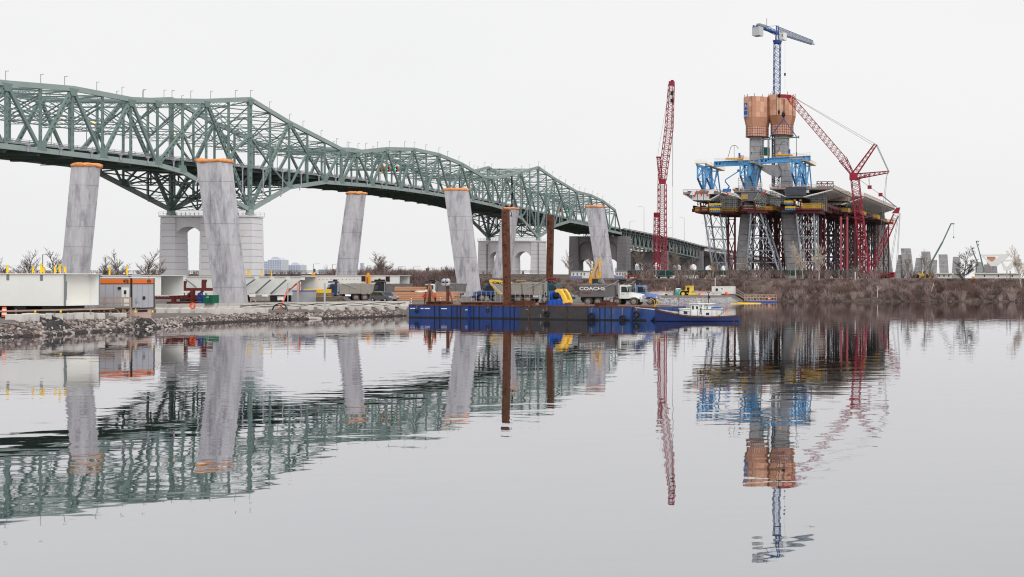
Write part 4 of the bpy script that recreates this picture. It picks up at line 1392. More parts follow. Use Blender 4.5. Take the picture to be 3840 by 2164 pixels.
for i, (cx, cy0, cy1, lab) in enumerate(((108, 388, 470, 'white electrical cabinet on a stand just right of the large leg'), (232, 386, 450, 'white electrical cabinet on a slanting stand below the strutted girder'), (380, 420, 460, 'white pump box under the strutted girder'))):
	cb = thing('electrical_cabinet', lab, 'cabinet', p3(cx, cy1, 158), group='white electrical cabinets')
	a, b_ = p3(cx - 18, cy0, 158), p3(cx + 18, cy0 + 32, 158)
	MB().b2(a.x, b_.x, 158, 158.5, b_.z, a.z).build('box', MATS['white_paint'], cb)
	MB().b2(a.x - 0.04, b_.x + 0.04, 157.95, 158.55, a.z + 0.002, a.z + 0.06).build('lid', MATS['silver'], cb)
	MB().beam(((a.x + b_.x) / 2 - 0.2, 158.2, b_.z), ((a.x + b_.x) / 2 - 0.2, 158.2, p3(cx, cy1, 158).z), 0.09, 0.09).build('stand', MATS['raw_wood'], cb)
	MB().beam(((a.x + b_.x) / 2 + 0.1, 158.2, b_.z), ((a.x + b_.x) / 2 + 0.5, 158.2, p3(cx, cy1, 158).z), 0.09, 0.09).build('stand', MATS['raw_wood'], cb)
bd = on_ground(900 + 715 / 2.576, 950 + 632 / 2.576)
o = put('boulder', sm[2].copy(), None)
o.data.materials.clear()
o.data.materials.append(MATS['stone_c'])
o.location = bd + V(0, -0.3, 0.05)
o.scale = (1.3, 1.0, 0.7)
tag(o, 'flat pale boulder at the water line below the steel tank', 'boulder')
# life ring on the barrier
lr = MB().torus(at(722, 1147, 143.5), (0, 1, 0), 0.3, 0.09, 18, 7).build('life_ring', MATS['orange_plastic'])
tag(lr, 'orange life ring hung on the low barriers left of the large leg', 'life ring')
# ------------------------------------------------------------------ barges, tug and what stands on them
mat('barge_blue', (34, 60, 122), 0.6, 0.25, 1.2, stain=(66, 58, 62), stain_scale=1.6, stain_at=0.56, soft=0.1, stretch=(1, 1, 0.22))
mat('barge_blue_b', (46, 74, 130), 0.6, 0.25, 1.2, stain=(104, 86, 80), stain_scale=1.8, stain_at=0.55, soft=0.08, stretch=(1, 1, 0.3))
mat('barge_black', (62, 58, 60), 0.7, 0.25, 0.9, stain=(196, 188, 180), stain_scale=0.6, stain_at=0.585, soft=0.03)
mat('deck_rust', (120, 92, 80), 0.9, 0.25, 1.2, stain=(82, 60, 52), stain_scale=0.9, stain_at=0.5)
mat('tug_blue', (28, 44, 94), 0.45, 0.1, 0.9, stain=(90, 62, 56), stain_scale=1.2, stain_at=0.66, soft=0.04)
mat('rope_yellow', (226, 178, 60), 0.8)
mat('winch_blue', (30, 84, 178), 0.5, 0.08, 1)
mat('winch_yellow', (246, 194, 72), 0.5, 0.06, 1)
mat('hull_scum', (34, 36, 40), 0.7, 0.3, 1.5)
BYAW = math.atan2(151.0 - 164.0, 37.8)
def bpt(s_, off=0.0, z=0.0):
	"""point on the barge line: s metres from the left end, off metres behind the front"""
	return V(-86.8 + s_ * math.cos(BYAW) - off * math.sin(BYAW), 164 + s_ * math.sin(BYAW) + off * math.cos(BYAW), z)
def s_of(px):
	"""distance along the barge line for a photo x"""
	k_ = (px - VX) / F
	c, s__ = math.cos(BYAW), math.sin(BYAW)
	return (k_ * 164 + 86.8) / (c - k_ * s__)
def barge(label, px0, px1, fr, wid, ht, mt, ribs, name='work_barge', rake=False):
	s0, s1 = s_of(px0), s_of(px1)
	o = bpt(s0, fr)
	b_ = thing(name, label, 'barge', (o.x, o.y, 0), BYAW, 'barges moored at the jetty', world=False)
	ln = s1 - s0
	hull = MB()
	if rake:
		hull.prism([(0.003, -0.5), (ln * 0.55, -0.5), (ln - 0.4, ht - 1.1), (ln, ht - 0.35), (ln, ht), (0.003, ht)], 'y', 0, wid)
	else:
		hull.b2(0.003, ln - 0.003, 0, wid, -0.5, ht)
	hull.build('hull', MATS[mt], b_)
	MB().b2(0.004, ln * (0.55 if rake else 1) - 0.004, -0.012, -0.002, -0.45, 0.17).build('waterline_band', MATS['hull_scum'], b_)
	MB().b2(0.0, ln, 0.05, wid, ht + 0.002, ht + 0.06).build('deck', MATS['deck_rust'], b_)
	MB().b2(0.0, ln, -0.06, 0.048, ht - 0.08, ht + 0.09).build('rubbing_rail', MATS['rust'], b_)
	for px in ribs:
		s_ = s_of(px) - s0
		MB().b2(s_ - 0.05, s_ + 0.05, -0.07, -0.002, -0.4, ht - 0.085).build('rib', MATS['black_paint'] if mt != 'barge_black' else MATS['rust'], b_)
	return b_, s0, ln
def c4(x):
	return 1500 + x / 2.862
B1 = barge('blue barge at the left end with white draught marks', c4(95), c4(728), 0, 8.6, 1.75, 'barge_blue', [c4(x) for x in (370, 425, 555, 612, 650)])
B2 = barge('blue barge in the middle with a welded steel pile well', c4(732), c4(1282), 0.35, 8.2, 1.72, 'barge_blue', [c4(x) for x in (770, 830, 962, 1085, 1160, 1205)])
B3 = barge('black barge with peeling paint under the yellow winch', c4(1286), c4(2012), -0.1, 8.4, 1.78, 'barge_black', [c4(x) for x in (1390, 1595, 1800)])
B4 = barge('scuffed blue barge with a raked bow at the right end', c4(2016), 2362, 0.1, 8.0, 1.75, 'barge_blue_b', [c4(x) for x in (2140, 2195, 2262)])
B5 = barge('short blue pontoon with raked bow behind the tug', 2364, 2456, 0.5, 6.0, 1.7, 'barge_blue_b', [], name='pontoon', rake=True)
for px, w_ in ((c4(110), 0.45), (c4(138), 0.45), (c4(222), 0.55), (c4(265), 0.5), (c4(293), 0.5), (c4(443), 0.6), (c4(476), 0.5)):
	s_ = s_of(px) - B1[1]
	MB().b2(s_, s_ + w_ * 0.9, -0.015, -0.003, 1.22, 1.34).build('draught_mark', MATS['white_paint'], B1[0])
s_ = s_of(c4(700)) - B1[1]
MB().b2(s_, s_ + 0.4, -0.015, -0.003, 1.1, 1.2).build('draught_mark', MATS['white_paint'], B1[0])
# tyres hung as fenders
for i, (x, y, r_) in enumerate(((175, 620, 22), (940, 615, 24), (1572, 652, 36), (2055, 675, 40), (2385, 700, 38), (2535, 660, 44))):
	px, py = c4(x), 950 + y / 2.862
	s_ = s_of(px)
	f = bpt(s_, -0.25)
	c = at(px, py, f.y)
	rr_ = r_ / 2.862 * f.y / F
	t_ = thing('fender_tyre', ('tyre hung on the first blue barge', 'tyre hung on the middle blue barge', 'tyre hung on the black barge below the winch', 'tyre hung where the black barge meets the scuffed blue one', 'tyre lying low at the water line by the raked bow', 'tyre hung on the corner near the tug')[i], 'tyre', c, group='tyre fenders on the barges')
	MB().torus(c, (math.sin(BYAW), -math.cos(BYAW), 0), rr_ * 0.72, rr_ * 0.28, 20, 8).build('tyre', MATS['black_rubber'], t_, smooth=True)
	MB().path([c + V(0, -0.02, rr_ * 0.95), c + V(0.05, 0.1, max(0.3, 1.72 - c.z))], 0.03, 4).build('rope', MATS['old_wood'], t_)
# rusty hatch frames on the decks
hf = [(205, 365, 522, 552, 'rusty hatch coaming on the deck near the two workers'), (578, 820, 528, 555, 'long rusty hatch coaming on the left blue barge'), (875, 1030, 530, 556, 'low rusty hatch coaming left of the rusty pile'), (1420, 1500, 545, 575, 'rusty steel stand left of the winch'), (2020, 2155, 552, 585, 'rusty hatch coaming below the big lettered truck')]
for i, (x0, x1, y0, y1, lab) in enumerate(hf):
	sA, sB = s_of(c4(x0)), s_of(c4(x1))
	o = bpt(sA, 1.2)
	h_ = (y1 - y0) / 2.862 * o.y / F
	q = thing('hatch_coaming', lab, 'hatch', (o.x, o.y, 1.82), BYAW, 'rusty hatch frames on the barges', world=False)
	ln = sB - sA
	MB().b2(0, ln, 0, 0.12, 0, h_).build('side', MATS['rust'], q)
	MB().b2(0, ln, 2.0, 2.12, 0, h_).build('side', MATS['rust'], q)
	MB().b2(0, 0.12, 0.122, 1.998, 0, h_).build('end', MATS['rust'], q)
	MB().b2(ln - 0.12, ln, 0.122, 1.998, 0, h_).build('end', MATS['rust'], q)
	MB().b2(0, ln, -0.12, -0.002, h_ - 0.1, h_).build('lip', MATS['rust'], q)
# barge railings
for i, (x0, x1, lab) in enumerate(((1230, 1420, 'thin rusty railing on the black barge left of the winch'), (2160, 2300, 'thin rusty railing on the scuffed blue barge'))):
	sA, sB = s_of(c4(x0)), s_of(c4(x1))
	q = thing('deck_railing', lab, 'railing', bpt(sA, 0.4, 1.83), group='barge deck railings')
	for kk in (0.5, 1.0):
		MB().tube(bpt(sA, 0.4, 1.83 + kk), bpt(sB, 0.4, 1.83 + kk), 0.03, 4).build('rail', MATS['rust'], q)
	for j in range(5):
		s_ = lerp(sA, sB, j / 4)
		MB().tube(bpt(s_, 0.4, 1.83), bpt(s_, 0.4, 2.85), 0.03, 4).build('post', MATS['rust'], q)
# spud piles
def pile(label, D, base, topp, w_px, z0):
	p, q = at(base[0], base[1], D), at(topp[0], topp[1], D)
	p = lerp(p, q, (z0 - p.z) / (q.z - p.z))
	t_ = thing('spud_pile', label, 'steel pile', p, group='rusty spud piles')
	r_ = w_px / 2 * D / F
	MB().beam(p, q, r_ * 2, r_ * 2).build('shaft', MATS['rust'], t_)
	d = (q - p)
	for s_ in (-1, 1):
		MB().beam(p + V(s_ * r_, -r_, 0), q + V(s_ * r_, -r_, 0), 0.16, 0.16).build('corner_angle', MATS['rust'], t_)
	k_ = 9
	for i in range(k_):
		c = lerp(p, q, (i + 0.7) / k_) - V(0, r_ + 0.003, 0)
		MB().tube(c - V(0, 0.02, 0), c + V(0, 0.002, 0), 0.13, 8).build('pin_hole', MATS['black_paint'], t_)
	return t_
pl = pile('tall rusty pile on the middle blue barge with a yellow arm behind', 159.5, (1904, 1137), (1897, 786), 19, 1.7)
pile('tall rusty pile standing behind the teal-cabbed dump truck', 196, (2061, 1100), (2067, 807), 17, 0.8)
MB().path([at(1905, 792, 159), at(1912, 788, 159), at(1919, 800, 159), at(1918, 812, 159), at(1913, 808, 159)], 0.05, 5).build('cable_loop', MATS['hose_black'], pl)
o = bpt(s_of(1904), 3.0)
q = thing('pile_well', 'rusty square guide frame at the foot of the near pile', 'guide frame', (o.x, o.y, 1.8), BYAW, world=False)
for args in ((-1.0, 1.0, -1.0, -0.7, 0, 0.6), (-1.0, 1.0, 0.7, 1.0, 0, 0.6), (-1.0, -0.7, -0.698, 0.698, 0, 0.6), (0.7, 1.0, -0.698, 0.698, 0, 0.6)):
	MB().b2(*args).build('frame_side', MATS['rust'], q)
# blue winch with yellow fairlead arm
sA = s_of(c4(1595))
o = bpt(sA, 1.2)
wn = thing('anchor_winch', 'blue anchor winch with a curved yellow arm on the black barge', 'winch', (o.x, o.y, 1.83), BYAW, world=False)
wn.scale = (0.76, 0.76, 0.8)
MB().loft([[(-1.9, 0, 0), (1.9, 0, 0), (1.9, 2, 0), (-1.9, 2, 0)], [(-1.3, 0.1, 0.95), (1.6, 0.1, 0.95), (1.6, 1.9, 0.95), (-1.3, 1.9, 0.95)]]).build('base', MATS['winch_blue'], wn)
for i in range(4):
	MB().b2(-1.5 + i * 0.9, -1.44 + i * 0.9, -0.08, -0.003, 0.05, 0.85).build('rib', MATS['winch_blue'], wn)
MB().tube((-0.9, 0.9, 1.6), (0.9, 0.9, 1.6), 0.52, 14).build('rope_drum', MATS['hose_black'], wn)
for xx, r_ in ((-0.95, 0.85), (0.9, 0.85), (-1.35, 0.7)):
	MB().tube((xx - 0.06, 0.9, 1.6), (xx + 0.06, 0.9, 1.6), r_, 16).build('drum_flange', MATS['winch_blue'], wn)
for k_ in range(8):
	t_ = math.pi * 2 * k_ / 8
	MB().beam((-1.5, 0.9, 1.6), (-1.5, 0.9 + 0.8 * math.cos(t_), 1.6 + 0.8 * math.sin(t_)), 0.1, 0.1).build('spoke', MATS['winch_blue'], wn)
arm = [(-0.2, 2.45), (0.3, 2.75), (1.0, 2.7), (1.7, 1.9), (2.2, 1.0), (2.25, 0.45), (1.75, 0.35), (1.55, 0.8), (1.05, 1.75), (0.55, 2.2), (0.1, 2.15)]
MB().prism(arm, 'y', 0.1, 0.55).build('arm', MATS['winch_yellow'], wn)
MB().prism(arm, 'y', 1.3, 1.75).build('arm', MATS['winch_yellow'], wn)
MB().tube((1.9, 0.0, 0.6), (1.9, 1.85, 0.6), 0.3, 12).build('fairlead_roller', MATS['winch_yellow'], wn)

# --- work tug
tgD = 148.5
def tp(cx, cy, D=tgD):
	return at(2150 + cx / 3.03, 900 + cy / 3.03, D)
a, b_ = tp(915, 900), tp(1855, 880)
ox = a.x
tug = thing('work_boat', 'low blue work boat with a white wheelhouse moored at the barge bow', 'boat', ((a.x + b_.x) / 2, tgD + 1.3, 0))
ln = b_.x - a.x
n = 12
rings = []
for i in range(n + 1):
	t_ = i / n
	x = a.x + ln * t_
	wd = 1.55 * (1 - max(0, (t_ - 0.55) / 0.45) ** 2.2 * 0.93) * (1 - max(0, (0.2 - t_) / 0.2) ** 2 * 0.25)
	zt_ = 0.55 + 0.95 * max(0, (0.5 - t_) / 0.5) ** 1.3 + 0.12 * max(0, (t_ - 0.7) / 0.3)
	zk = -0.4 + 0.45 * max(0, (t_ - 0.78) / 0.22) ** 1.5
	cy = tgD + 1.6
	rings.append([(x, cy - wd, zt_), (x, cy - wd * 0.9, 0.1), (x, cy - wd * 0.5, zk), (x, cy + wd * 0.5, zk), (x, cy + wd * 0.9, 0.1), (x, cy + wd, zt_)])
MB().loft(rings).build('hull', MATS['tug_blue'], tug)
rub = MB()
for r0, r1 in zip(rings, rings[1:]):
	rub.beam(Vector(r0[0]) + V(0, -0.03, 0.02), Vector(r1[0]) + V(0, -0.03, 0.02), 0.12, 0.16)
rub.build('rubbing_strake', MATS['rust'], tug)
WP = MATS['white_paint']
def tbox(x0, x1, y0, y1, d0_, d1_, name, mt, par=tug):
	p, q = tp(x0, y0), tp(x1, y1)
	return MB().b2(p.x, q.x, tgD + d0_, tgD + d1_, q.z, p.z).build(name, mt, par)
cab = tbox(1190, 1630, 788, 872, 0.55, 2.6, 'cabin', WP)
tbox(1240, 1282, 812, 842, 0.52, 0.547, 'window', MATS['glass_dark'], cab)
tbox(1495, 1530, 828, 855, 0.52, 0.547, 'window', MATS['glass_dark'], cab)
tbox(1180, 1640, 782, 787, 0.45, 2.7, 'cabin_roof', WP)
wh = tbox(1330, 1475, 730, 860, 0.35, 2.3, 'wheelhouse', WP)
tbox(1340, 1360, 750, 790, 0.32, 0.347, 'window', MATS['glass_dark'], wh)
tbox(1385, 1408, 755, 785, 0.32, 0.347, 'window', MATS['glass_dark'], wh)
tbox(1475.5, 1540, 748, 790, 0.6, 2.2, 'rear_house', WP)
tbox(1500, 1512, 758, 782, 0.57, 0.597, 'window', MATS['glass_dark'], wh)
tbox(1308, 1556, 722, 731, 0.2, 2.45, 'roof', WP)
tbox(1325, 1420, 727, 731.5, 0.15, 0.198, 'roof_trim', MATS['black_paint'])
tbox(1550, 1625, 765, 787, 0.9, 2.3, 'engine_cover', MATS['blue_paint'])
for i, ch_ in enumerate('OCEAN'):
	p = tp(1440, 752 + i * 21)
	text(ch_, 0.42, MATS['black_paint'], tug, (p.x, tgD + 0.34, p.z), FRONT, 0.004, bold=0.012)
ms_ = tp(1503, 725)
MB().tube(V(ms_.x, tgD + 1.3, ms_.z), V(ms_.x, tgD + 1.3, tp(1503, 610).z), 0.05, 6).build('mast', MATS['black_paint'], tug)
MB().box((ms_.x, tgD + 1.3, tp(1503, 600).z), (0.3, 0.25, 0.12)).build('mast_lamp', MATS['blue_paint'], tug)
MB().box((ms_.x, tgD + 1.3, tp(1503, 640).z), (0.5, 0.06, 0.06)).build('mast_spar', MATS['black_paint'], tug)
MB().box((ms_.x + 0.08, tgD + 1.3, tp(1503, 655).z), (0.25, 0.2, 0.25)).build('mast_lamp', MATS['black_paint'], tug)
MB().torus((tp(1395, 700).x, tgD + 1.3, tp(1395, 708).z), (0, 1, 0), 0.13, 0.03, 12, 5).build('search_light', WP, tug)
rails = MB()
rp_ = [(1120, 790), (1140, 770), (1190, 770), (1190, 800), (1335, 820)]
MB().path([tp(x, y, tgD + 0.2) for x, y in rp_], 0.03, 4).build('rail', MATS['black_paint'], tug)
MB().path([tp(1630, 795, tgD + 0.2), tp(1705, 795, tgD + 0.2), tp(1715, 815, tgD + 0.2), tp(1670, 848, tgD + 0.2)], 0.03, 4).build('rail', MATS['black_paint'], tug)
MB().path([tp(1190, 850, tgD + 0.15), tp(1335, 855, tgD + 0.15)], 0.025, 4).build('rail', MATS['black_paint'], tug)
for x in (1190, 1335, 1413, 1575, 1632, 1680):
	MB().path([tp(x, 868, tgD + 0.15), tp(x, 796, tgD + 0.15)], 0.025, 4).build('rail_post', MATS['black_paint'], tug)
MB().path([tp(1413, 786, tgD + 0.15), tp(1632, 796, tgD + 0.15)], 0.025, 4).build('rail', MATS['black_paint'], tug)
for x, y in ((960, 810), (1010, 822), (1085, 830), (1150, 838), (1640, 850), (1500, 795)):
	c = tp(x, y, tgD + 1.0)
	MB().torus(c, (0.2, 0.3, 1), 0.25, 0.09, 10, 5).build('rope_coil', MATS['rope_yellow'], tug)
for k_ in range(2):
	ln_ = MB().path([tp(700 + k_ * 30, 770, 152), tp(900, 785 + k_ * 6, 150), tp(1190, 820 + k_ * 8, 148.6)], 0.03, 4).build('mooring_line', MATS['white_paint'], tug)
MB().path([tp(1825, 892), tp(1825, 945)], 0.06, 5).build('stem_fender', MATS['rust'], tug)
# yellow davit arm on the pontoon
dv = thing('davit', 'small yellow davit arm beside the truck on the barge bow', 'davit', at(2150 + 920 / 3.03, 900 + 770 / 3.03, 152))
MB().path([tp(918, 770, 152), tp(960, 690, 152)], 0.05, 5).build('post', MATS['rope_yellow'], dv)
MB().path([tp(940, 675, 152), tp(1000, 712, 152)], 0.06, 5).build('arm', MATS['rope_yellow'], dv)
MB().path([tp(875, 660, 153), tp(925, 690, 153), tp(925, 770, 153)], 0.04, 5).build('stay', MATS['rope_yellow'], dv)
# ------------------------------------------------------------------ vehicles and machines (local frame: x forward, y left, z up)
mat('cab_white', (232, 232, 228), 0.4, 0.03)
mat('cab_blue', (36, 58, 110), 0.4, 0.05)
mat('cab_lightblue', (120, 136, 186), 0.4, 0.05)
mat('cab_teal', (28, 92, 104), 0.4, 0.05)
mat('cab_black', (40, 42, 46), 0.4, 0.05)
mat('dump_grey', (164, 158, 150), 0.6, 0.08, 1, stain=(110, 104, 98), stain_scale=0.8, stain_at=0.58, soft=0.15)
mat('dump_dark', (118, 115, 115), 0.55, 0.08, 1, stain=(118, 112, 108), stain_scale=0.8, stain_at=0.6, soft=0.15)
mat('tyre_dusty', (78, 72, 68), 0.95, 0.15, 3)
mat('rim_dusty', (146, 138, 130), 0.7, 0.12, 3)
mat('chrome', (196, 198, 202), 0.25, 0.03, 1, metal=0.6)
mat('cat_yellow', (224, 166, 58), 0.5, 0.08, 1, stain=(170, 122, 54), stain_scale=1.2, stain_at=0.62, soft=0.1)
mat('komatsu_yellow', (240, 196, 72), 0.5, 0.08, 1)
mat('roller_yellow', (240, 204, 84), 0.5, 0.05, 1)
mat('car_grey', (96, 98, 104), 0.3, 0.03)
mat('load_gravel', (120, 118, 116), 0.95, 0.3, 2)
mat('teal_plastic', (40, 176, 168), 0.5, 0.05)
mat('skin', (196, 150, 126), 0.6)
mat('hi_vis', (240, 100, 50), 0.7, 0.08, 4)
mat('red_jacket', (186, 40, 52), 0.7, 0.08, 4)
mat('trousers', (52, 54, 60), 0.8)
def wheel(par, x, y, r_, wd, tyre='tyre_dusty', rim='rim_dusty'):
	s_ = 1 if y > 0 else -1
	w_ = MB()
	w_.tube((x, y - wd / 2, r_), (x, y + wd / 2, r_), r_, 18)
	o = w_.build('wheel', MATS[tyre], par)
	yo = y + s_ * wd / 2
	MB().tube((x, yo, r_), (x, yo + s_ * 0.03, r_), r_ * 0.6, 14).build('rim', MATS[rim], o)
	MB().tube((x, yo + s_ * 0.03, r_), (x, yo + s_ * 0.12, r_), r_ * 0.22, 8).build('hub', MATS[rim], o)
	return o
def dump_truck(label, p, yaw, cabm, dumpm='dump_grey', letters=None, rear=(-2.9, -1.55), front=(1.0, 3.35), load=True, dump=True, k=1.0, grille='chrome', tarp='black_paint'):
	t_ = thing('dump_truck', label, 'dump truck', p, yaw, 'dump trucks on the jetty', world=False)
	t_.scale = (k, k, k)
	CM = MATS[cabm]
	MB().b2(-4.2, 3.9, -0.45, 0.45, 0.75, 1.05).build('chassis', MATS['black_paint'], t_)
	if dump:
		DM = MATS[dumpm]
		b_ = MB()
		x0, x1, zb, zt_ = -4.4, 1.05, 1.2, 2.75
		b_.loft([[(x0 + 0.25, -1.05, zb), (x1 - 0.1, -1.05, zb), (x1 - 0.1, 1.05, zb), (x0 + 0.25, 1.05, zb)], [(x0, -1.27, zt_), (x1, -1.27, zt_), (x1, 1.27, zt_), (x0, 1.27, zt_)]])
		bo = b_.build('dump_body', DM, t_)
		MB().b2(x0 - 0.05, x1, -1.31, -1.2, zt_ + 0.002, zt_ + 0.16).build('top_rail', DM, bo)
		MB().b2(x0 - 0.05, x1, 1.2, 1.31, zt_ + 0.002, zt_ + 0.16).build('top_rail', DM, bo)
		for s_ in (-1, 1):
			for xx in ([-4.15, -2.4, -0.7, 0.8] if not letters else [-4.2, 0.85]):
				MB().hexa([(xx - 0.09, s_ * 1.05 - 0.03, zb), (xx + 0.09, s_ * 1.05 - 0.03, zb), (xx + 0.09, s_ * 1.05 + 0.06 * s_ + 0.03, zb), (xx - 0.09, s_ * 1.05 + 0.06 * s_ + 0.03, zb),
                           (xx - 0.09, s_ * 1.27 - 0.03, zt_ - 0.004), (xx + 0.09, s_ * 1.27 - 0.03, zt_ - 0.004), (xx + 0.09, s_ * 1.27 + 0.06 * s_ + 0.03, zt_ - 0.004), (xx - 0.09, s_ * 1.27 + 0.06 * s_ + 0.03, zt_ - 0.004)]).build('side_rib', DM, bo)
		MB().b2(x1 + 0.002, x1 + 0.12, -1.25, 1.25, zb + 0.3, zt_ + 0.5).build('headboard', DM, bo)
		MB().loft([[(x1 + 0.13, -1.2, zt_ + 0.45), (x1 + 1.25, -1.1, zt_ + 0.35), (x1 + 1.25, 1.1, zt_ + 0.35), (x1 + 0.13, 1.2, zt_ + 0.45)], [(x1 + 0.13, -1.2, zt_ + 0.6), (x1 + 1.2, -1.0, zt_ + 0.62), (x1 + 1.2, 1.0, zt_ + 0.62), (x1 + 0.13, 1.2, zt_ + 0.6)]]).build('cab_guard', MATS[tarp], bo)
		MB().tube((x1 + 0.35, -1.2, zt_ + 0.78), (x1 + 0.35, 1.2, zt_ + 0.78), 0.16, 10).build('tarp_roll', MATS[tarp], bo)
		for s_ in (-1, 1):
			MB().path([(-1.6, s_ * 1.36, zb + 0.9), (x1 - 0.2, s_ * 1.38, zt_ + 0.35), (x1 + 0.3, s_ * 1.3, zt_ + 0.75)], 0.04, 4).build('tarp_arm', MATS['galvanised'], bo)
		if load:
			P, n_ = [], 9
			for j in range(5):
				for i in range(n_):
					P.append((lerp(x0 + 0.25, x1 - 0.25, i / (n_ - 1)), lerp(-1.1, 1.1, j / 4), zt_ + 0.03 + 0.3 * math.sin(math.pi * i / (n_ - 1)) * math.sin(math.pi * j / 4) * rs.uniform(0.6, 1.2)))
			MB().add(P, [(j * n_ + i, j * n_ + i + 1, (j + 1) * n_ + i + 1, (j + 1) * n_ + i) for j in range(4) for i in range(n_ - 1)]).build('gravel_load', MATS['load_gravel'], bo)
		if letters:
			a_ = math.atan2(0.22, 1.55)
			for s_ in (-1, 1):
				rot = (math.radians(90) + (a_ if s_ < 0 else -a_) * 0, 0, 0) if s_ < 0 else (math.radians(90), 0, math.pi)
				yy = s_ * 1.24
				text(letters[0], 0.62, MATS['white_paint'], bo, (-2.3, yy - s_ * 0.0 + s_ * 0.06, 2.3), rot, 0.01, bold=0.015, sx=1.4)
				text(letters[1], 0.3, MATS['red_jacket'], bo, (-3.2, s_ * 1.17, 1.78), rot, 0.02)
	# cab
	cb = MB()
	cb.prism([(1.35, 0.95), (2.75, 0.95), (2.75, 1.75), (2.55, 1.8), (2.28, 2.72), (1.95, 2.86), (1.4, 2.86), (1.35, 2.7)], 'y', -1.05, 1.05)
	co = cb.build('cab', CM, t_)
	hd = MB()
	hd.loft([[(2.752, -1.0, 0.9), (2.752, 1.0, 0.9), (2.752, 0.95, 1.78), (2.752, -0.95, 1.78)], [(4.15, -0.78, 0.85), (4.15, 0.78, 0.85), (4.15, 0.7, 1.52), (4.15, -0.7, 1.52)], [(4.3, -0.6, 0.85), (4.3, 0.6, 0.85), (4.28, 0.55, 1.4), (4.28, -0.55, 1.4)]])
	ho = hd.build('hood', CM, t_)
	MB().hexa([(2.585, -0.95, 1.84), (2.605, 0.95, 1.84), (2.59, 0.95, 1.84), (2.57, -0.95, 1.84), (2.36, -0.88, 2.62), (2.36, 0.88, 2.62), (2.33, 0.88, 2.62), (2.33, -0.88, 2.62)]).build('windshield', MATS['glass_dark'], co)
	for s_ in (-1, 1):
		MB().prism([(1.62, 1.82), (2.5, 1.82), (2.3, 2.6), (1.62, 2.6)], 'y', s_ * 1.052, s_ * 1.07).build('side_window', MATS['glass_dark'], co)
		MB().b2(1.58, 1.6, min(s_ * 1.052, s_ * 1.062), max(s_ * 1.052, s_ * 1.062), 1.0, 2.66).build('door_seam', MATS['black_paint'], co)
		MB().b2(1.75, 1.98, min(s_ * 1.06, s_ * 1.1), max(s_ * 1.06, s_ * 1.1), 1.55, 1.6).build('door_handle', MATS['black_paint'], co)
		MB().b2(2.62, 2.68, min(s_ * 1.15, s_ * 1.4), max(s_ * 1.15, s_ * 1.4), 1.8, 2.35).build('mirror', MATS['black_paint'], co)
		MB().tube((1.22, s_ * 0.98, 1.0), (1.22, s_ * 0.98, 3.25), 0.09, 8).build('exhaust_stack', MATS['chrome'], t_)
		MB().loft([[(2.7 + 0.75 * math.cos(a), s_ * y_, 0.55 + 0.75 * math.sin(a)) for a in ()] or [(2.75, s_ * 0.8, 0.95), (3.0, s_ * 0.8, 1.22), (3.7, s_ * 0.8, 1.22), (3.98, s_ * 0.8, 0.95), (3.6, s_ * 0.8, 1.12), (3.1, s_ * 0.8, 1.12)] for y_ in (1,)] + [[(2.75, s_ * 1.22, 0.95), (3.0, s_ * 1.22, 1.22), (3.7, s_ * 1.22, 1.22), (3.98, s_ * 1.22, 0.95), (3.6, s_ * 1.22, 1.12), (3.1, s_ * 1.22, 1.12)]]).build('fender', CM, t_)
		MB().box((4.2, s_ * 0.82, 1.08), (0.12, 0.34, 0.24)).build('headlight', MATS['joint_pale'], t_)
	MB().b2(4.302, 4.34, -0.5, 0.5, 0.9, 1.38).build('grille', MATS[grille], ho)
	MB().b2(4.2, 4.5, -1.15, 1.15, 0.5, 0.84).build('bumper', MATS['chrome'] if cabm in ('cab_white', 'cab_lightblue') else CM, t_)
	for i in range(5):
		MB().box((1.75 + 0.0, -0.7 + i * 0.35, 2.92), (0.18, 0.1, 0.1)).build('roof_lamp', MATS['signal_orange'], co)
	MB().tube((-0.75, -0.95, 0.85), (0.1, -0.95, 0.85), 0.3, 10).build('fuel_tank', MATS['chrome'], t_)
	MB().tube((-0.75, 0.95, 0.85), (0.1, 0.95, 0.85), 0.3, 10).build('fuel_tank', MATS['chrome'], t_)
	MB().b2(0.15, 0.55, -1.2, -0.7, 0.5, 1.15).build('step_box', MATS['chrome'], t_)
	for xx in rear + front:
		for s_ in (-1, 1):
			wheel(t_, xx, s_ * (1.0 if xx in rear else 1.02), 0.53, 0.52 if xx in rear else 0.34)
	return t_
def gp(px, py, **k_):
	return on_ground(px, py, **k_)
p5 = V(at(2285, 1146, 166.2).x, 167.4, 1.62)
dump_truck('white-cabbed dump truck with big outlined lettering on its grey box', p5, 0.0, 'cab_white', 'dump_dark', ('COACHE', 'Transport'), k=1.02)
p6 = V(at(2365, 1141, 172).x, 171.2, 1.62)
dump_truck('light blue dump truck parked just behind the lettered one', p6, 0.03, 'cab_lightblue', 'dump_dark', k=1.0)
p4 = V(at(2022, 1135, 186).x, 187, 1.62)
dump_truck('teal-cabbed dump truck with a tall grey box facing right', p4, -0.06, 'cab_teal', 'dump_grey', k=1.08, tarp='red_oxide')
p1 = V(at(1285, 1131, 206).x, 206.5, 1.62)
dump_truck('blue-cabbed dump truck with a grey box facing left near the timber mats', p1, math.pi + 0.72, 'cab_blue', 'dump_grey', k=1.0)
p2 = V(at(1438, 1122, 214).x, 215, 1.62)
dump_truck('black truck seen nose-on in front of the pale timber', p2, -1.95, 'cab_black', 'dump_dark', load=False, k=1.0)
p3_ = V(at(1640, 1118, 222).x, 223, 1.62)
dump_truck('white truck with black cab guard behind the fresh timber pile', p3_, -2.3, 'cab_white', 'dump_dark', k=1.0)
p7 = V(at(1866, 1120, 205).x, 206, 1.62)
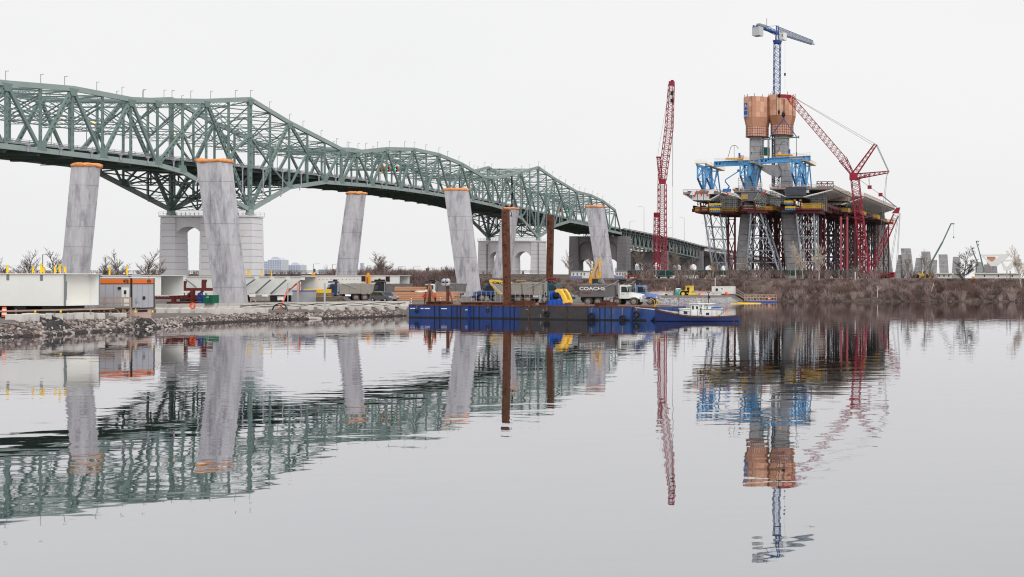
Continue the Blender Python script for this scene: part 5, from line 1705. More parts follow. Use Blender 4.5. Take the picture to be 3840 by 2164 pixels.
dump_truck('blue and white truck half hidden by the yellow excavator arm', p7, -2.4, 'cab_blue', 'dump_grey', k=1.0)
# grey car
cp = on_ground(1440, 1133)
car = thing('grey_car', 'dark grey sport-utility car parked behind the barriers', 'car', cp, -0.42, world=False)
prof = [(-2.25, 0.45), (2.3, 0.42), (2.35, 0.75), (2.2, 0.95), (1.25, 1.08), (0.55, 1.65), (-1.5, 1.7), (-2.2, 1.15)]
MB().prism(prof, 'y', -0.9, 0.9).build('body', MATS['car_grey'], car)
for s_ in (-1, 1):
	MB().prism([(1.05, 1.1), (0.5, 1.56), (-0.3, 1.58), (-0.3, 1.1)], 'y', s_ * 0.902, s_ * 0.915).build('window', MATS['glass_dark'], car)
	MB().prism([(-0.4, 1.1), (-0.4, 1.58), (-1.4, 1.58), (-1.85, 1.12)], 'y', s_ * 0.902, s_ * 0.915).build('window', MATS['glass_dark'], car)
	MB().box((2.3, s_ * 0.65, 0.85), (0.12, 0.35, 0.16)).build('headlight', MATS['joint_pale'], car)
	for xx in (-1.45, 1.45):
		wheel(car, xx, s_ * 0.82, 0.36, 0.24, 'black_rubber', 'chrome')
MB().hexa([(1.24, -0.75, 1.1), (1.28, 0.75, 1.1), (1.26, 0.75, 1.12), (1.22, -0.75, 1.12), (0.62, -0.7, 1.62), (0.62, 0.7, 1.62), (0.6, 0.7, 1.64), (0.6, -0.7, 1.64)]).build('windshield', MATS['glass_dark'], car)
MB().b2(2.352, 2.39, -0.45, 0.45, 0.55, 0.9).build('grille', MATS['chrome'], car)
MB().b2(-1.4, 0.4, -0.7, -0.66, 1.7, 1.76).build('roof_rail', MATS['chrome'], car)

# --- excavators
def arm_box(name, pts, mt, par, y0, y1):
	return MB().prism(pts, 'y', y0, y1).build(name, mt, par)
def q4(cx, cy, D):
	return at(1500 + cx / 2.862, 950 + cy / 2.862, D)
def excavator(label, D, base_px, mt, boom, stick, bucket, letters, body, tx):
	g_ = V(q4(base_px, 0, D).x, D + 1.2, gz(q4(base_px, 0, D).x, D + 1.2))
	e = thing('excavator', label, 'excavator', g_)
	M = MATS[mt]
	B_ = [(q4(x, y, D).x, q4(x, y, D).z) for x, y in boom]
	bo = MB().prism(B_, 'y', D, D + 0.55).build('boom', M, e)
	S_ = [(q4(x, y, D).x, q4(x, y, D).z) for x, y in stick]
	MB().prism(S_, 'y', D + 0.05, D + 0.5).build('stick', M, e)
	U_ = [(q4(x, y, D).x, q4(x, y, D).z) for x, y in bucket]
	MB().prism(U_, 'y', D - 0.35, D + 0.85).build('bucket', MATS['dump_dark'], e)
	(x0, y0), (x1, y1) = body
	a, b_ = q4(x0, y0, D), q4(x1, y1, D)
	h_ = a.z - b_.z
	MB().b2(a.x, b_.x, D - 0.4, D + 2.6, b_.z, a.z - h_ * 0.35).build('house', M, e)
	MB().b2(a.x, lerp(a.x, b_.x, 0.35), D - 0.42, D + 2.62, b_.z + 0.02, a.z - h_ * 0.2).build('counterweight', M, e)
	MB().b2(lerp(a.x, b_.x, 0.62), lerp(a.x, b_.x, 0.98), D - 0.38, D + 0.7, a.z - h_ * 0.348, a.z + 0.7).build('cab', MATS['glass_dark'], e)
	MB().b2(lerp(a.x, b_.x, 0.6), lerp(a.x, b_.x, 1.0), D - 0.4, D + 0.72, a.z + 0.702, a.z + 0.8).build('cab_roof', M, e)
	for yy in (-0.55, 2.05):
		z1_ = b_.z - 0.15
		MB().prism([(a.x + 0.2, z1_), (b_.x + 0.4, z1_), (b_.x + 0.7, g_.z + 0.45), (b_.x + 0.3, g_.z), (a.x + 0.3, g_.z), (a.x - 0.1, g_.z + 0.45)], 'y', D + yy - 0.3, D + yy + 0.3).build('track', MATS['black_rubber'], e)
	MB().tube(((a.x + b_.x) / 2, D + 1.1, g_.z + 0.5), ((a.x + b_.x) / 2, D + 1.1, b_.z - 0.002), 0.8, 12).build('turntable', MATS['black_paint'], e)
	if letters:
		c = q4(tx[0], tx[1], D)
		text(letters, tx[2], MATS['black_paint'], e, (c.x, D - 0.012, c.z), (math.radians(90), tx[3], 0), 0.004, bold=0.012)
	return e, D
E1 = excavator('yellow excavator with lettered boom reaching down beside the rusty pile', 197, 1160, 'komatsu_yellow', [(955, 290), (970, 282), (1100, 296), (1190, 312), (1222, 338), (1200, 348), (1090, 328), (985, 312), (965, 312)],
               [(955, 300), (978, 302), (1030, 385), (1095, 440), (1080, 452), (1030, 410), (965, 330)], [(1045, 440), (1095, 440), (1128, 500), (1120, 522), (1040, 522), (1010, 495), (1015, 470)], 'KOMATSU', ((1150, 345), (1330, 440)), (1068, 320, 0.5, 0.1))
E2 = excavator('yellow excavator with raised boom standing behind the lettered dump truck', 190, 2070, 'cat_yellow', [(2028, 318), (2038, 235), (2090, 130), (2128, 62), (2146, 66), (2140, 100), (2092, 200), (2065, 330)],
               [(2124, 70), (2146, 68), (2150, 110), (2146, 262), (2128, 284), (2112, 270), (2122, 160)], [(2092, 285), (2160, 270), (2180, 318), (2120, 312)], 'CAT', ((1965, 318), (2138, 372)), (2105, 358, 0.45, 0.0))
hyd = MB()
MB().beam(q4(2062, 250, 189.6), q4(2118, 110, 189.6), 0.16, 0.16).build('hydraulic_ram', MATS['chrome'], E2[0])
MB().beam(q4(2140, 90, 189.7), q4(2146, 200, 189.7), 0.14, 0.14).build('hydraulic_ram', MATS['chrome'], E2[0])
MB().beam(q4(985, 318, 196.7), q4(1070, 420, 196.7), 0.15, 0.15).build('hydraulic_ram', MATS['chrome'], E1[0])

# --- items on the far spur: roller, toilet, cart, cabin
def q5(cx, cy, D):
	return at(2150 + cx / 3.03, 900 + cy / 3.03, D)
rl_g = V(q5(1310, 640, 275).x, 275, gz(q5(1310, 640, 275).x, 276))
ro = thing('road_roller', 'yellow road roller standing on the gravel spur', 'roller', rl_g)
def r5(x, y):
	p = q5(x, y, 275)
	return (p.x, p.z)
RY = MATS['roller_yellow']
MB().prism([r5(1195, 600), r5(1215, 575), r5(1262, 570), r5(1272, 600), r5(1340, 600), r5(1345, 585), r5(1315, 560), r5(1312, 610), r5(1205, 625)], 'y', 275.2, 276.8).build('engine_hood', RY, ro)
MB().prism([r5(1268, 575), r5(1275, 530), r5(1342, 530), r5(1345, 580)], 'y', 275.25, 276.75).build('cab', RY, ro)
MB().prism([r5(1284, 566), r5(1288, 540), r5(1316, 540), r5(1316, 566)], 'y', 275.2, 275.247).build('window', MATS['glass_dark'], ro)
MB().prism([r5(1268, 529), r5(1275, 521), r5(1338, 521), r5(1346, 529)], 'y', 275.1, 276.9).build('cab_roof', RY, ro)
c = Vector((q5(1247, 612, 275).x, 275, q5(1247, 612, 275).z))
for yy in (275.0, 276.6):
	MB().tube((c.x, yy, c.z), (c.x, yy + 0.5, c.z), 0.78, 16).build('wheel', MATS['black_rubber'], ro)
	MB().tube((c.x, yy - 0.03, c.z), (c.x, yy - 0.002, c.z), 0.4, 12).build('rim', RY, ro)
d_ = q5(1375, 615, 275)
MB().tube((d_.x, 275.0, d_.z), (d_.x, 277.0, d_.z), 0.75, 18).build('drum', MATS['dump_grey'], ro)
MB().prism([r5(1310, 600), r5(1420, 600), r5(1420, 622), r5(1310, 628)], 'y', 274.85, 274.98).build('drum_frame', RY, ro)
MB().prism([r5(1310, 600), r5(1420, 600), r5(1420, 622), r5(1310, 628)], 'y', 277.02, 277.15).build('drum_frame', RY, ro)
to = thing('portable_toilet', 'teal portable toilet left of the road roller', 'portable toilet', V(q5(1183, 635, 279).x, 279, q5(1183, 637, 279).z))
a, b_ = q5(1158, 560, 279), q5(1209, 637, 279)
MB().b2(a.x, b_.x, 279, 280.2, b_.z, a.z).build('body', MATS['teal_plastic'], to)
MB().loft([[(a.x - 0.06, 278.95, a.z + 0.002), (b_.x + 0.06, 278.95, a.z + 0.002), (b_.x + 0.06, 280.25, a.z + 0.002), (a.x - 0.06, 280.25, a.z + 0.002)], [(a.x + 0.25, 279.3, a.z + 0.22), (b_.x - 0.25, 279.3, a.z + 0.22), (b_.x - 0.25, 279.9, a.z + 0.22), (a.x + 0.25, 279.9, a.z + 0.22)]]).build('roof', MATS['white_paint'], to)
dd = MB().b2(a.x + 0.12, b_.x - 0.12, 278.95, 278.998, b_.z + 0.1, a.z - 0.12).build('door', MATS['teal_plastic'], to)
MB().b2(a.x + 0.35, b_.x - 0.35, 278.92, 278.948, a.z - 0.5, a.z - 0.3).build('sign', MATS['white_paint'], dd)
sc_ = thing('site_cabin', 'white ribbed container cabin with two windows on the spur', 'cabin', V(q5(1693, 612, 282).x, 282, q5(1693, 613, 282).z))
a, b_ = q5(1572, 527, 282), q5(1815, 613, 282)
MB().b2(a.x, b_.x, 282, 284.4, b_.z, a.z).build('body', MATS['cab_white'], sc_)
for i in range(24):
	xx = lerp(a.x, b_.x, (i + 0.5) / 24)
	MB().b2(xx - 0.03, xx + 0.03, 281.95, 281.998, b_.z, a.z - 0.1).build('wall_rib', MATS['cab_white'], sc_)
MB().b2(a.x, b_.x, 281.93, 281.997, a.z - 0.1, a.z + 0.02).build('top_beam', MATS['cab_white'], sc_)
for x0, x1, y0, y1 in ((1618, 1645, 550, 578), (1683, 1697, 548, 560)):
	w0, w1 = q5(x0, y0, 282), q5(x1, y1, 282)
	f_ = MB().b2(w0.x - 0.06, w1.x + 0.06, 281.9, 281.94, w1.z - 0.06, w0.z + 0.06).build('window', MATS['white_paint'], sc_)
	MB().b2(w0.x, w1.x, 281.88, 281.898, w1.z, w0.z).build('pane', MATS['glass_dark'], f_)
w0, w1 = q5(1665, 545, 282), q5(1718, 610, 282)
MB().b2(w0.x, w1.x, 281.945, 281.96, w1.z, w0.z).build('door', MATS['white_paint'], sc_)
lt = thing('light_tower', 'folded white towable light tower left of the toilet', 'light tower', V(q5(1050, 635, 277).x, 277, q5(1050, 636, 277).z))
a, b_ = q5(1020, 590, 277), q5(1078, 625, 277)
MB().b2(a.x, b_.x, 277, 278.2, b_.z, a.z).build('body', MATS['white_paint'], lt)
MB().path([q5(975, 580, 276.9), q5(1110, 592, 276.9)], 0.08, 5).build('mast', MATS['galvanised'], lt)
MB().path([q5(1045, 590, 277), q5(1045, 535, 277)], 0.1, 5).build('mast', MATS['signal_orange'], lt)
c = q5(1055, 628, 276.9)
MB().tube(c, c + V(0, 0.25, 0), 0.33, 12).build('wheel', MATS['black_rubber'], lt)
for x in (985, 1095, 1115):
	MB().box(q5(x, 585, 276.8), (0.5, 0.3, 0.35)).build('lamp_head', MATS['silver'], lt)
barrel('traffic_barrel', 'orange and white traffic barrel right of the road roller', q5(1454, 633, 272), 0.85, 0.3)
barrel('traffic_barrel', 'orange and white traffic barrel on the floating dock', q5(2223, 678, 283), 0.8, 0.28)
o = MB().box(q5(1750, 618, 281), (0.8, 0.5, 1.1))
chute = MB().beam(q5(1735, 598, 281), q5(1752, 630, 280), 0.5, 0.5).build('orange_chute', MATS['orange_plastic'])
tag(chute, 'orange plastic chute leaning beside the white cabin', 'chute')
# concrete barriers on the spur
for i in range(9):
	px = 2450 + i * 30
	if 2525 < px < 2570:
		continue
	c = at(px, 1110, 281)
	c.z = gz(c.x, 282)
	m = MB().prism([(-0.3, -0.1), (0.3, -0.1), (0.12, 0.3), (0.09, 0.85), (-0.09, 0.85), (-0.12, 0.3)], 'x', -0.9, 0.9)
	o = m.build('concrete_barrier', MATS['block_concrete'])
	o.location = c
	tag(o, ORD[i] + ' concrete barrier from the left on the gravel spur', 'barrier', 'concrete barriers on the spur')
# floating dock with timber railing and ramp
dk = thing('floating_dock', 'floating timber dock with a wooden railing and gangway at the far bank', 'dock', V(q5(2120, 690, 278).x, 279, 0))
a, b_ = q5(1945, 690, 278), q5(2280, 690, 278)
MB().b2(a.x, b_.x, 278, 281, -0.1, 0.25).build('float', MATS['blue_paint'], dk)
MB().b2(a.x, b_.x, 277.95, 281.05, 0.252, 0.34).build('deck', MATS['raw_wood'], dk)
for yy in (278.05, 280.95):
	for k_ in (0.75, 1.35):
		MB().beam((a.x, yy, 0.34 + k_), (b_.x, yy, 0.34 + k_), 0.08, 0.14).build('rail', MATS['raw_wood'], dk)
	for i in range(11):
		xx = lerp(a.x, b_.x, i / 10)
		MB().beam((xx, yy, 0.34), (xx, yy, 1.75), 0.1, 0.1).build('post', MATS['raw_wood'], dk)
for i in range(5):
	x0, x1 = lerp(a.x, b_.x, i / 5 + 0.02), lerp(a.x, b_.x, (i + 1) / 5 - 0.02)
	MB().beam((x0, 277.96, 0.4), (x1, 277.96, 1.6), 0.05, 0.09).build('brace', MATS['raw_wood'], dk)
for yy in (279.0, 280.6):
	for dz_ in (0.0, 0.6, 1.1):
		MB().beam(q5(1850, 608, yy) + V(0, 0, dz_), V(a.x + 0.3, yy, 0.4 + dz_), 0.08, 0.12).build('gangway_rail', MATS['old_wood'], dk)
MB().beam(q5(1850, 612, 279.8), V(a.x + 0.3, 279.8, 0.36), 1.5, 0.1).build('gangway', MATS['old_wood'], dk)
# yellow floating boom
fb = thing('floating_boom', 'ring of yellow floating boom on the water before the dock', 'boom', V(q5(1960, 728, 262).x, 262, 0))
P = [(1785, 738), (1880, 738), (2000, 736), (2128, 734), (2130, 728), (2040, 724), (1960, 720), (1900, 712), (1870, 722), (1960, 731), (2120, 729)]
MB().path([V(q5(x, 738, 258 + (738 - y) * 0.55).x, 258 + (738 - y) * 0.55, 0.04) for x, y in P], 0.09, 6).build('boom', MATS['yellow_paint'], fb)

# --- two workers
def person(label, foot, h_, jacket, yaw, arm_bend):
	t_ = thing('person', label, 'person', foot, yaw, 'site workers', world=False)
	me = bpy.data.meshes.new('body')
	s_ = h_ / 1.75
	J = {'pel': (0, 0, 0.95), 'wst': (0, 0, 1.1), 'chs': (0, 0.0, 1.32), 'nek': (0, 0.0, 1.5), 'hed': (0, -0.02, 1.6), 'top': (0, -0.02, 1.72),
         'shl': (-0.19, 0, 1.42), 'ell': (-0.26, 0.0, 1.14), 'hal': (-0.24, -0.1, 0.9), 'shr': (0.19, 0, 1.42), 'elr': (0.27, 0.0, 1.16), 'har': (0.2, -arm_bend, 1.0),
         'hpl': (-0.1, 0, 0.9), 'knl': (-0.12, -0.02, 0.5), 'anl': (-0.12, 0.02, 0.1), 'tol': (-0.13, -0.16, 0.04), 'hpr': (0.1, 0, 0.9), 'knr': (0.12, -0.04, 0.5), 'anr': (0.13, 0.03, 0.1), 'tor': (0.14, -0.15, 0.04)}
	E_ = [('pel', 'wst'), ('wst', 'chs'), ('chs', 'nek'), ('nek', 'hed'), ('hed', 'top'), ('chs', 'shl'), ('shl', 'ell'), ('ell', 'hal'), ('chs', 'shr'), ('shr', 'elr'), ('elr', 'har'),
          ('pel', 'hpl'), ('hpl', 'knl'), ('knl', 'anl'), ('anl', 'tol'), ('pel', 'hpr'), ('hpr', 'knr'), ('knr', 'anr'), ('anr', 'tor')]
	Rr = {'pel': 0.16, 'wst': 0.16, 'chs': 0.18, 'nek': 0.07, 'hed': 0.1, 'top': 0.09, 'shl': 0.09, 'ell': 0.065, 'hal': 0.05, 'shr': 0.09, 'elr': 0.065, 'har': 0.05, 'hpl': 0.11, 'knl': 0.085, 'anl': 0.06, 'tol': 0.05, 'hpr': 0.11, 'knr': 0.085, 'anr': 0.06, 'tor': 0.05}
	ks = list(J)
	me.from_pydata([tuple(c * s_ for c in J[k_]) for k_ in ks], [(ks.index(a), ks.index(b_)) for a, b_ in E_], [])
	o = bpy.data.objects.new('body', me)
	COL.objects.link(o)
	o.modifiers.new('skin', 'SKIN')
	if not me.skin_vertices:
		bpy.context.view_layer.objects.active = o
	sv = me.skin_vertices[0].data
	for i, k_ in enumerate(ks):
		sv[i].radius = (Rr[k_] * s_, Rr[k_] * s_)
		sv[i].use_root = (k_ == 'pel')
	o.modifiers.new('sub', 'SUBSURF').levels = 1
	dg = bpy.context.evaluated_depsgraph_get()
	me2 = bpy.data.meshes.new_from_object(o.evaluated_get(dg))
	bpy.data.objects.remove(o)
	me2.materials.clear()
	for mm in ('skin', jacket, 'trousers', 'black_rubber', 'joint_pale'):
		me2.materials.append(MATS[mm])
	for p in me2.polygons:
		p.use_smooth = True
		c = p.center / s_
		if c.z > 1.47 and abs(c.x) < 0.16:
			p.material_index = 0
		elif c.z > 0.93 or (abs(c.x) > 0.2 and c.z > 0.85):
			p.material_index = 1
			if abs(c.x) > 0.17 and c.z < 0.97:
				p.material_index = 0
			elif 1.1 < c.z < 1.16 and abs(c.x) < 0.2:
				p.material_index = 4
		elif c.z > 0.14:
			p.material_index = 2
		else:
			p.material_index = 3
	put('body', me2, None, t_)
	hm = MB()
	rings = []
	for zz, rr_ in ((1.655, 0.15), (1.70, 0.135), (1.76, 0.10), (1.79, 0.04)):
		rings.append([(rr_ * s_ * math.cos(a * math.pi / 6), (-0.02 + rr_ * 1.1 * math.sin(a * math.pi / 6)) * s_, zz * s_) for a in range(12)])
	hm.loft(rings).build('hard_hat', MATS['white_paint' if jacket == 'hi_vis' else 'black_paint'], t_)
	return t_
w1 = bpt(s_of(1561), 1.6, 1.82)
person('worker in a red jacket and dark trousers standing on the barge', w1, 1.72, 'red_jacket', 0.5, 0.2)
w2 = bpt(s_of(1584), 2.2, 1.82)
person('worker in an orange safety jacket standing on the barge', w2, 1.74, 'hi_vis', -0.6, 0.25)
# --- rusty A-frame and light mast on the first barge
af = thing('a_frame', 'rusty A-frame stand right of the two workers', 'A-frame', q4(320, 525, 163))
for x0, x1 in ((285, 315), (365, 325)):
	MB().beam(q4(x0, 520, 163), q4(x1, 345, 163), 0.18, 0.18).build('leg', MATS['rust_pale'], af)
MB().beam(q4(318, 525, 164), q4(318, 335, 164), 0.3, 0.3).build('post', MATS['rust'], af)
lm = thing('flood_light_mast', 'rusty mast with four round flood lights on the left barge', 'flood light', q4(513, 525, 163))
MB().beam(q4(513, 528, 163), q4(513, 340, 163), 0.3, 0.3).build('mast', MATS['rust'], lm)
MB().beam(q4(565, 528, 163.5), q4(520, 370, 163.5), 0.16, 0.16).build('brace', MATS['rust_pale'], lm)
MB().beam(q4(495, 342, 163), q4(495, 290, 163), 0.06, 0.06).build('lamp_pole', MATS['galvanised'], lm)
for x, y in ((477, 297), (515, 297), (475, 326), (513, 326)):
	c = q4(x, y, 162.8)
	m = MB()
	m.loft([[c + V(r_ * math.cos(a * math.pi / 6), yy, r_ * math.sin(a * math.pi / 6)) for a in range(12)] for yy, r_ in ((-0.25, 0.3), (-0.1, 0.36), (0.1, 0.3), (0.25, 0.12))])
	m.build('flood_light', MATS['silver'], lm, smooth=True)
# slim orange and white delineator posts
for i, (x, y0, y1) in enumerate(((121, 465, 545), (432, 462, 510), (537, 455, 520))):
	p, q = q4(x, y1, 166), q4(x, y0, 166)
	t_ = thing('delineator_post', ('orange and white delineator post at the left end of the barges', 'orange and white delineator post between the A-frame and flood lights', 'orange and white delineator post right of the flood lights')[i], 'delineator', p, group='delineator posts')
	for k_ in range(6):
		MB().tube(lerp(p, q, k_ / 6), lerp(p, q, (k_ + 0.98) / 6), 0.07, 8).build('band', MATS['orange_plastic' if k_ % 2 else 'white_paint'], t_)
# mesh fence standing along the jetty behind the barges
fe = thing('mesh_fence', 'see-through temporary mesh fence along the jetty behind the barges', 'fence', q4(800, 520, 176))
for i in range(23):
	px = c4(560 + i * 52) if i else c4(560)
	D = 171.5 - i * 0.28
	p = at(px, 1141, D)
	p.z = 1.6
	MB().tube(p, p + V(0, 0, 2.0), 0.035, 4).build('post', MATS['galvanised'], fe)
	if i:
		for k_ in (0.12, 1.0, 1.95):
			MB().beam(pp + V(0, 0, k_), p + V(0, 0, k_), 0.025, 0.025).build('wire_rail', MATS['galvanised'], fe)
	pp = p
# bagged tarpaulin at the foot of the fourth leg
a, b_ = q4(820, 392, 250), q4(872, 475, 250)
m = MB()
m.loft([[(lerp(a.x, b_.x, 0.5) + (b_.x - a.x) / 2 * k_ * math.cos(t_ * math.pi / 5) * rs.uniform(0.9, 1.05), 251 + 1.0 * k_ * math.sin(t_ * math.pi / 5), zz) for t_ in range(10)] for zz, k_ in ((b_.z, 1.0), (lerp(b_.z, a.z, 0.5), 1.05), (lerp(b_.z, a.z, 0.9), 0.9), (a.z, 0.6))])
tag(m.build('tarpaulin_bundle', MATS['rail_grey'], smooth=True), 'grey tarpaulin bundle at the foot of the leg behind the barges', 'tarpaulin')
# ------------------------------------------------------------------ the new bridge tower under construction
mat('plywood', (214, 164, 136), 0.8, 0.06, 0.4, stain=(196, 146, 120), stain_scale=0.3, stain_at=0.56, soft=0.1)
mat('plywood_b', (202, 148, 122), 0.8, 0.06, 0.4)
mat('plywood_c', (224, 178, 152), 0.8, 0.06, 0.4)
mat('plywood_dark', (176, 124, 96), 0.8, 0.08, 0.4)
mat('crane_blue', (44, 84, 148), 0.5, 0.08)
mat('gantry_blue', (96, 166, 216), 0.5, 0.10, 0.4, stain=(70, 130, 190), stain_scale=0.4, stain_at=0.58)
mat('gantry_blue_d', (60, 122, 190), 0.5, 0.10, 0.4)
mat('crane_red', (156, 38, 58), 0.5, 0.08)
mat('column_pink', (170, 84, 94), 0.6, 0.1, 0.4)
mat('column_red', (98, 38, 46), 0.6, 0.15, 0.4)
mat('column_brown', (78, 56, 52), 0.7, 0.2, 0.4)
mat('column_navy', (56, 72, 98), 0.7, 0.15, 0.4)
mat('trestle_grey', (148, 156, 164), 0.6, 0.08, 0.4)
mat('deck_steel', (196, 198, 200), 0.6, 0.06, 0.2)
mat('deck_steel_d', (112, 116, 122), 0.6, 0.06, 0.2)
mat('mustard', (206, 164, 64), 0.6, 0.1, 0.6)
mat('amber_rail', (214, 172, 104), 0.7, 0.08)
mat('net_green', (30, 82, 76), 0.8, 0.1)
mat('tarp_dark', (74, 76, 84), 0.8, 0.25, 0.8, stretch=(2, 2, 0.6), bump=0.8, bump_scale=1)
mat('tube_red', (214, 66, 56), 0.6)
def q7(cx, cy, D):
	return at(2450 + cx / 2.42, 550 + cy / 2.42, D)
def PX(px, py, D):
	return at(px, py, D)
TD = 608.0
py_ = thing('bridge_pylon', 'twin-legged grey concrete bridge tower rising through the scaffolded deck', 'bridge tower', PX(2875, 1045, TD))
def leg_run(pts, side, mt, nper):
	"""pts: (left px, right px, y) from the ground up"""
	for (l0, r0, y0), (l1, r1, y1), n_ in zip(pts, pts[1:], nper):
		for i in range(n_):
			t0, t1 = i / n_, (i + 1) / n_
			A, B_ = PX(lerp(l0, l1, t0), lerp(y0, y1, t0), TD), PX(lerp(r0, r1, t0), lerp(y0, y1, t0), TD)
			C_, D_ = PX(lerp(l0, l1, t1), lerp(y0, y1, t1), TD), PX(lerp(r0, r1, t1), lerp(y0, y1, t1), TD)
			e = 0.14
			def rg_(a, b_, z):
				ch = (b_.x - a.x) * 0.14
				return [(a.x, TD + ch, z), (a.x + ch, TD, z), (b_.x - ch, TD, z), (b_.x, TD + ch, z), (b_.x, TD + side, z), (a.x, TD + side, z)]
			MB().loft([rg_(A, B_, A.z), rg_(C_, D_, C_.z - e)]).build('concrete_segment', MATS[mt], py_)
leg_run([(2750, 2788, 1052), (2774, 2812, 814), (2788, 2828, 705), (2809, 2856, 596), (2809, 2856, 500)], 5.5, 'tower_concrete', [11, 4, 4, 4])
leg_run([(2949, 3001, 1052), (2927, 2981, 814), (2924, 2967, 700), (2928, 2962, 640), (2903, 2951, 590), (2903, 2951, 495)], 6.0, 'tower_concrete', [11, 4, 3, 2, 4])
hb = [q7(x, y, TD + 1) for x, y in ((960, 165), (1215, 165), (1200, 230), (1130, 280), (1050, 255), (985, 215))]
MB().prism([(p.x, p.z) for p in hb], 'y', TD + 0.8, TD + 5).build('cross_beam', MATS['tower_concrete'], py_)
for x, y in ((2818, 522), (2818, 572), (2920, 513), (2918, 566)):
	p = PX(x, y, TD - 0.2)
	MB().box(p, (1.3, 0.5, 1.0)).build('anchor_box', MATS['tower_concrete'], py_)
	MB().box(p - V(0, 0.27, 0.1), (0.7, 0.05, 0.4)).build('anchor_recess', MATS['black_paint'], py_)

# plywood enclosures around the leg tops
def cocoon(label, cpx, wtop, ytop, ymid, ylow, wlow, yskirt, wsk, D=TD):
	c = PX(cpx, ytop, D)
	z0, z1, z2, z3 = PX(cpx, ytop, D).z, PX(cpx, ymid, D).z, PX(cpx, ylow, D).z, PX(cpx, yskirt, D).z
	t_ = thing('plywood_enclosure', label, 'enclosure', (c.x, D + 3, z3), group='plywood enclosures on the tower legs')
	cy = D + 3.0
	s_ = D / F
	R0, R2, R3 = wtop / 2 * s_ / math.cos(math.pi / 10), wlow / 2 * s_ / math.cos(math.pi / 10), wsk / 2 * s_ / math.cos(math.pi / 10)
	N = 10
	def P(i, r_, z):
		a = 2 * math.pi * (i + 0.5) / N + math.pi / 2 + 0.12
		return Vector((c.x + r_ * math.cos(a), cy + r_ * 0.95 * math.sin(a), z))
	pm = ['plywood', 'plywood_b', 'plywood', 'plywood_c']
	def panel(a, b_, d_, e, th, mt, name):
		nrm = (b_ - a).cross(e - a).normalized()
		g_ = 0.03
		q = [lerp(lerp(a, b_, u), lerp(e, d_, u), v_) for u, v_ in ((g_ * 0.3, 0.004), (1 - g_ * 0.3, 0.004), (1 - g_ * 0.3, 0.996), (g_ * 0.3, 0.996))]
		k_ = rs.uniform(0, 0.06)
		MB().hexa([p - nrm * th for p in q] + [p + nrm * k_ for p in q]).build(name, MATS[mt], t_)
	for i in range(N):
		for col in range(2):
			u0, u1 = col / 2, (col + 1) / 2
			z = z1
			nr = 4
			for r_ in range(nr):
				za, zb = lerp(z1, z0, r_ / nr), lerp(z1, z0, (r_ + 1) / nr)
				a, b_ = lerp(P(i, R0, za), P(i + 1, R0, za), u0), lerp(P(i, R0, za), P(i + 1, R0, za), u1)
				e, d_ = lerp(P(i, R0, zb), P(i + 1, R0, zb), u0), lerp(P(i, R0, zb), P(i + 1, R0, zb), u1)
				panel(a, b_, d_, e, 0.12, rs.choice(pm), 'plywood_panel')
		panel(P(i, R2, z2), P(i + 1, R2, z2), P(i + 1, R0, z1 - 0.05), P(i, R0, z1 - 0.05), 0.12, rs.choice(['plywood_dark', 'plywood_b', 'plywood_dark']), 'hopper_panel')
		panel(P(i, R3, z3), P(i + 1, R3, z3), P(i + 1, R3, z2 - 0.05), P(i, R3, z2 - 0.05), 0.12, 'plywood_c', 'skirt_panel')
		for r_ in range(4):
			zz = lerp(z3, z2, (r_ + 0.1) / 4)
			MB().beam(P(i, R3 + 0.12, zz), P(i + 1, R3 + 0.12, zz), 0.1, 0.14).build('waler', MATS['column_pink'], t_)
		for k_ in (0.0, 0.33, 0.66):
			a, b_ = lerp(P(i, R3 + 0.2, z3), P(i + 1, R3 + 0.2, z3), k_), lerp(P(i, R3 + 0.2, z2), P(i + 1, R3 + 0.2, z2), k_)
			MB().beam(a, b_, 0.12, 0.12).build('strongback', MATS['column_red'], t_)
		if i % 2 == 0:
			MB().beam(P(i, R0 + 0.05, z1), P(i, R0 + 0.05, z0), 0.16, 0.16).build('seam_strip', MATS['black_paint'], t_)
		a = P(i + 0.3, R0 - 0.2, z0)
		MB().beam(a, a + V(0, 0, rs.uniform(0.7, 1.8)), 0.22, 0.22).build('jack_rod', MATS['crane_red'], t_)
	m = MB()
	for i in range(N):
		m.beam(P(i, R3 + 0.25, z3), P(i + 1, R3 + 0.25, z3), 0.3, 0.3)
	m.build('base_ring', MATS['column_red'], t_)
	return t_, c, cy, R0, z0, z1
ck1 = cocoon('left plywood enclosure at the tower top with two blue banners', 2835, 94, 364, 441, 475, 80, 512, 78)
ck2 = cocoon('right plywood enclosure at the tower top beside the red crane tip', 2928, 96, 357, 434, 468, 80, 506, 78)
def banner(px0, px1, y0, y1, lines, par, D):
	a, b_ = PX(px0, y0, D), PX(px1, y1, D)
	# hang on the left-front facet of the enclosure
	ang = math.radians(-38)
	w_ = (b_.x - a.x) / math.cos(ang) * 0.98
	o = MB().b2(-w_ / 2, w_ / 2, -0.03, 0.03, b_.z, a.z).build('banner', MATS['blue_paint'], par)
	o.location = V((a.x + b_.x) / 2, D, 0) - par.location
	o.rotation_euler = (0, 0, ang)
	for body, size, dz_, kind in lines:
		if kind == 't':
			text(body, size, MATS['white_paint'], o, (0.0, -0.035, a.z - dz_), FRONT, 0.004, bold=0.02)
		else:
			MB().prism([(-0.9, a.z - 2.4), (-0.1, a.z - 0.7), (0.0, a.z - 0.5), (0.1, a.z - 0.7), (0.9, a.z - 2.4), (0.3, a.z - 2.1), (0.0, a.z - 1.2), (-0.3, a.z - 2.1)], 'y', -0.045, -0.034).build('emblem', MATS['white_paint'], o)
	MB().b2(-w_ / 2 - 0.12, w_ / 2 + 0.12, 0.032, 0.05, b_.z - 0.12, a.z + 0.12).build('banner_border', MATS['joint_pale'], o)
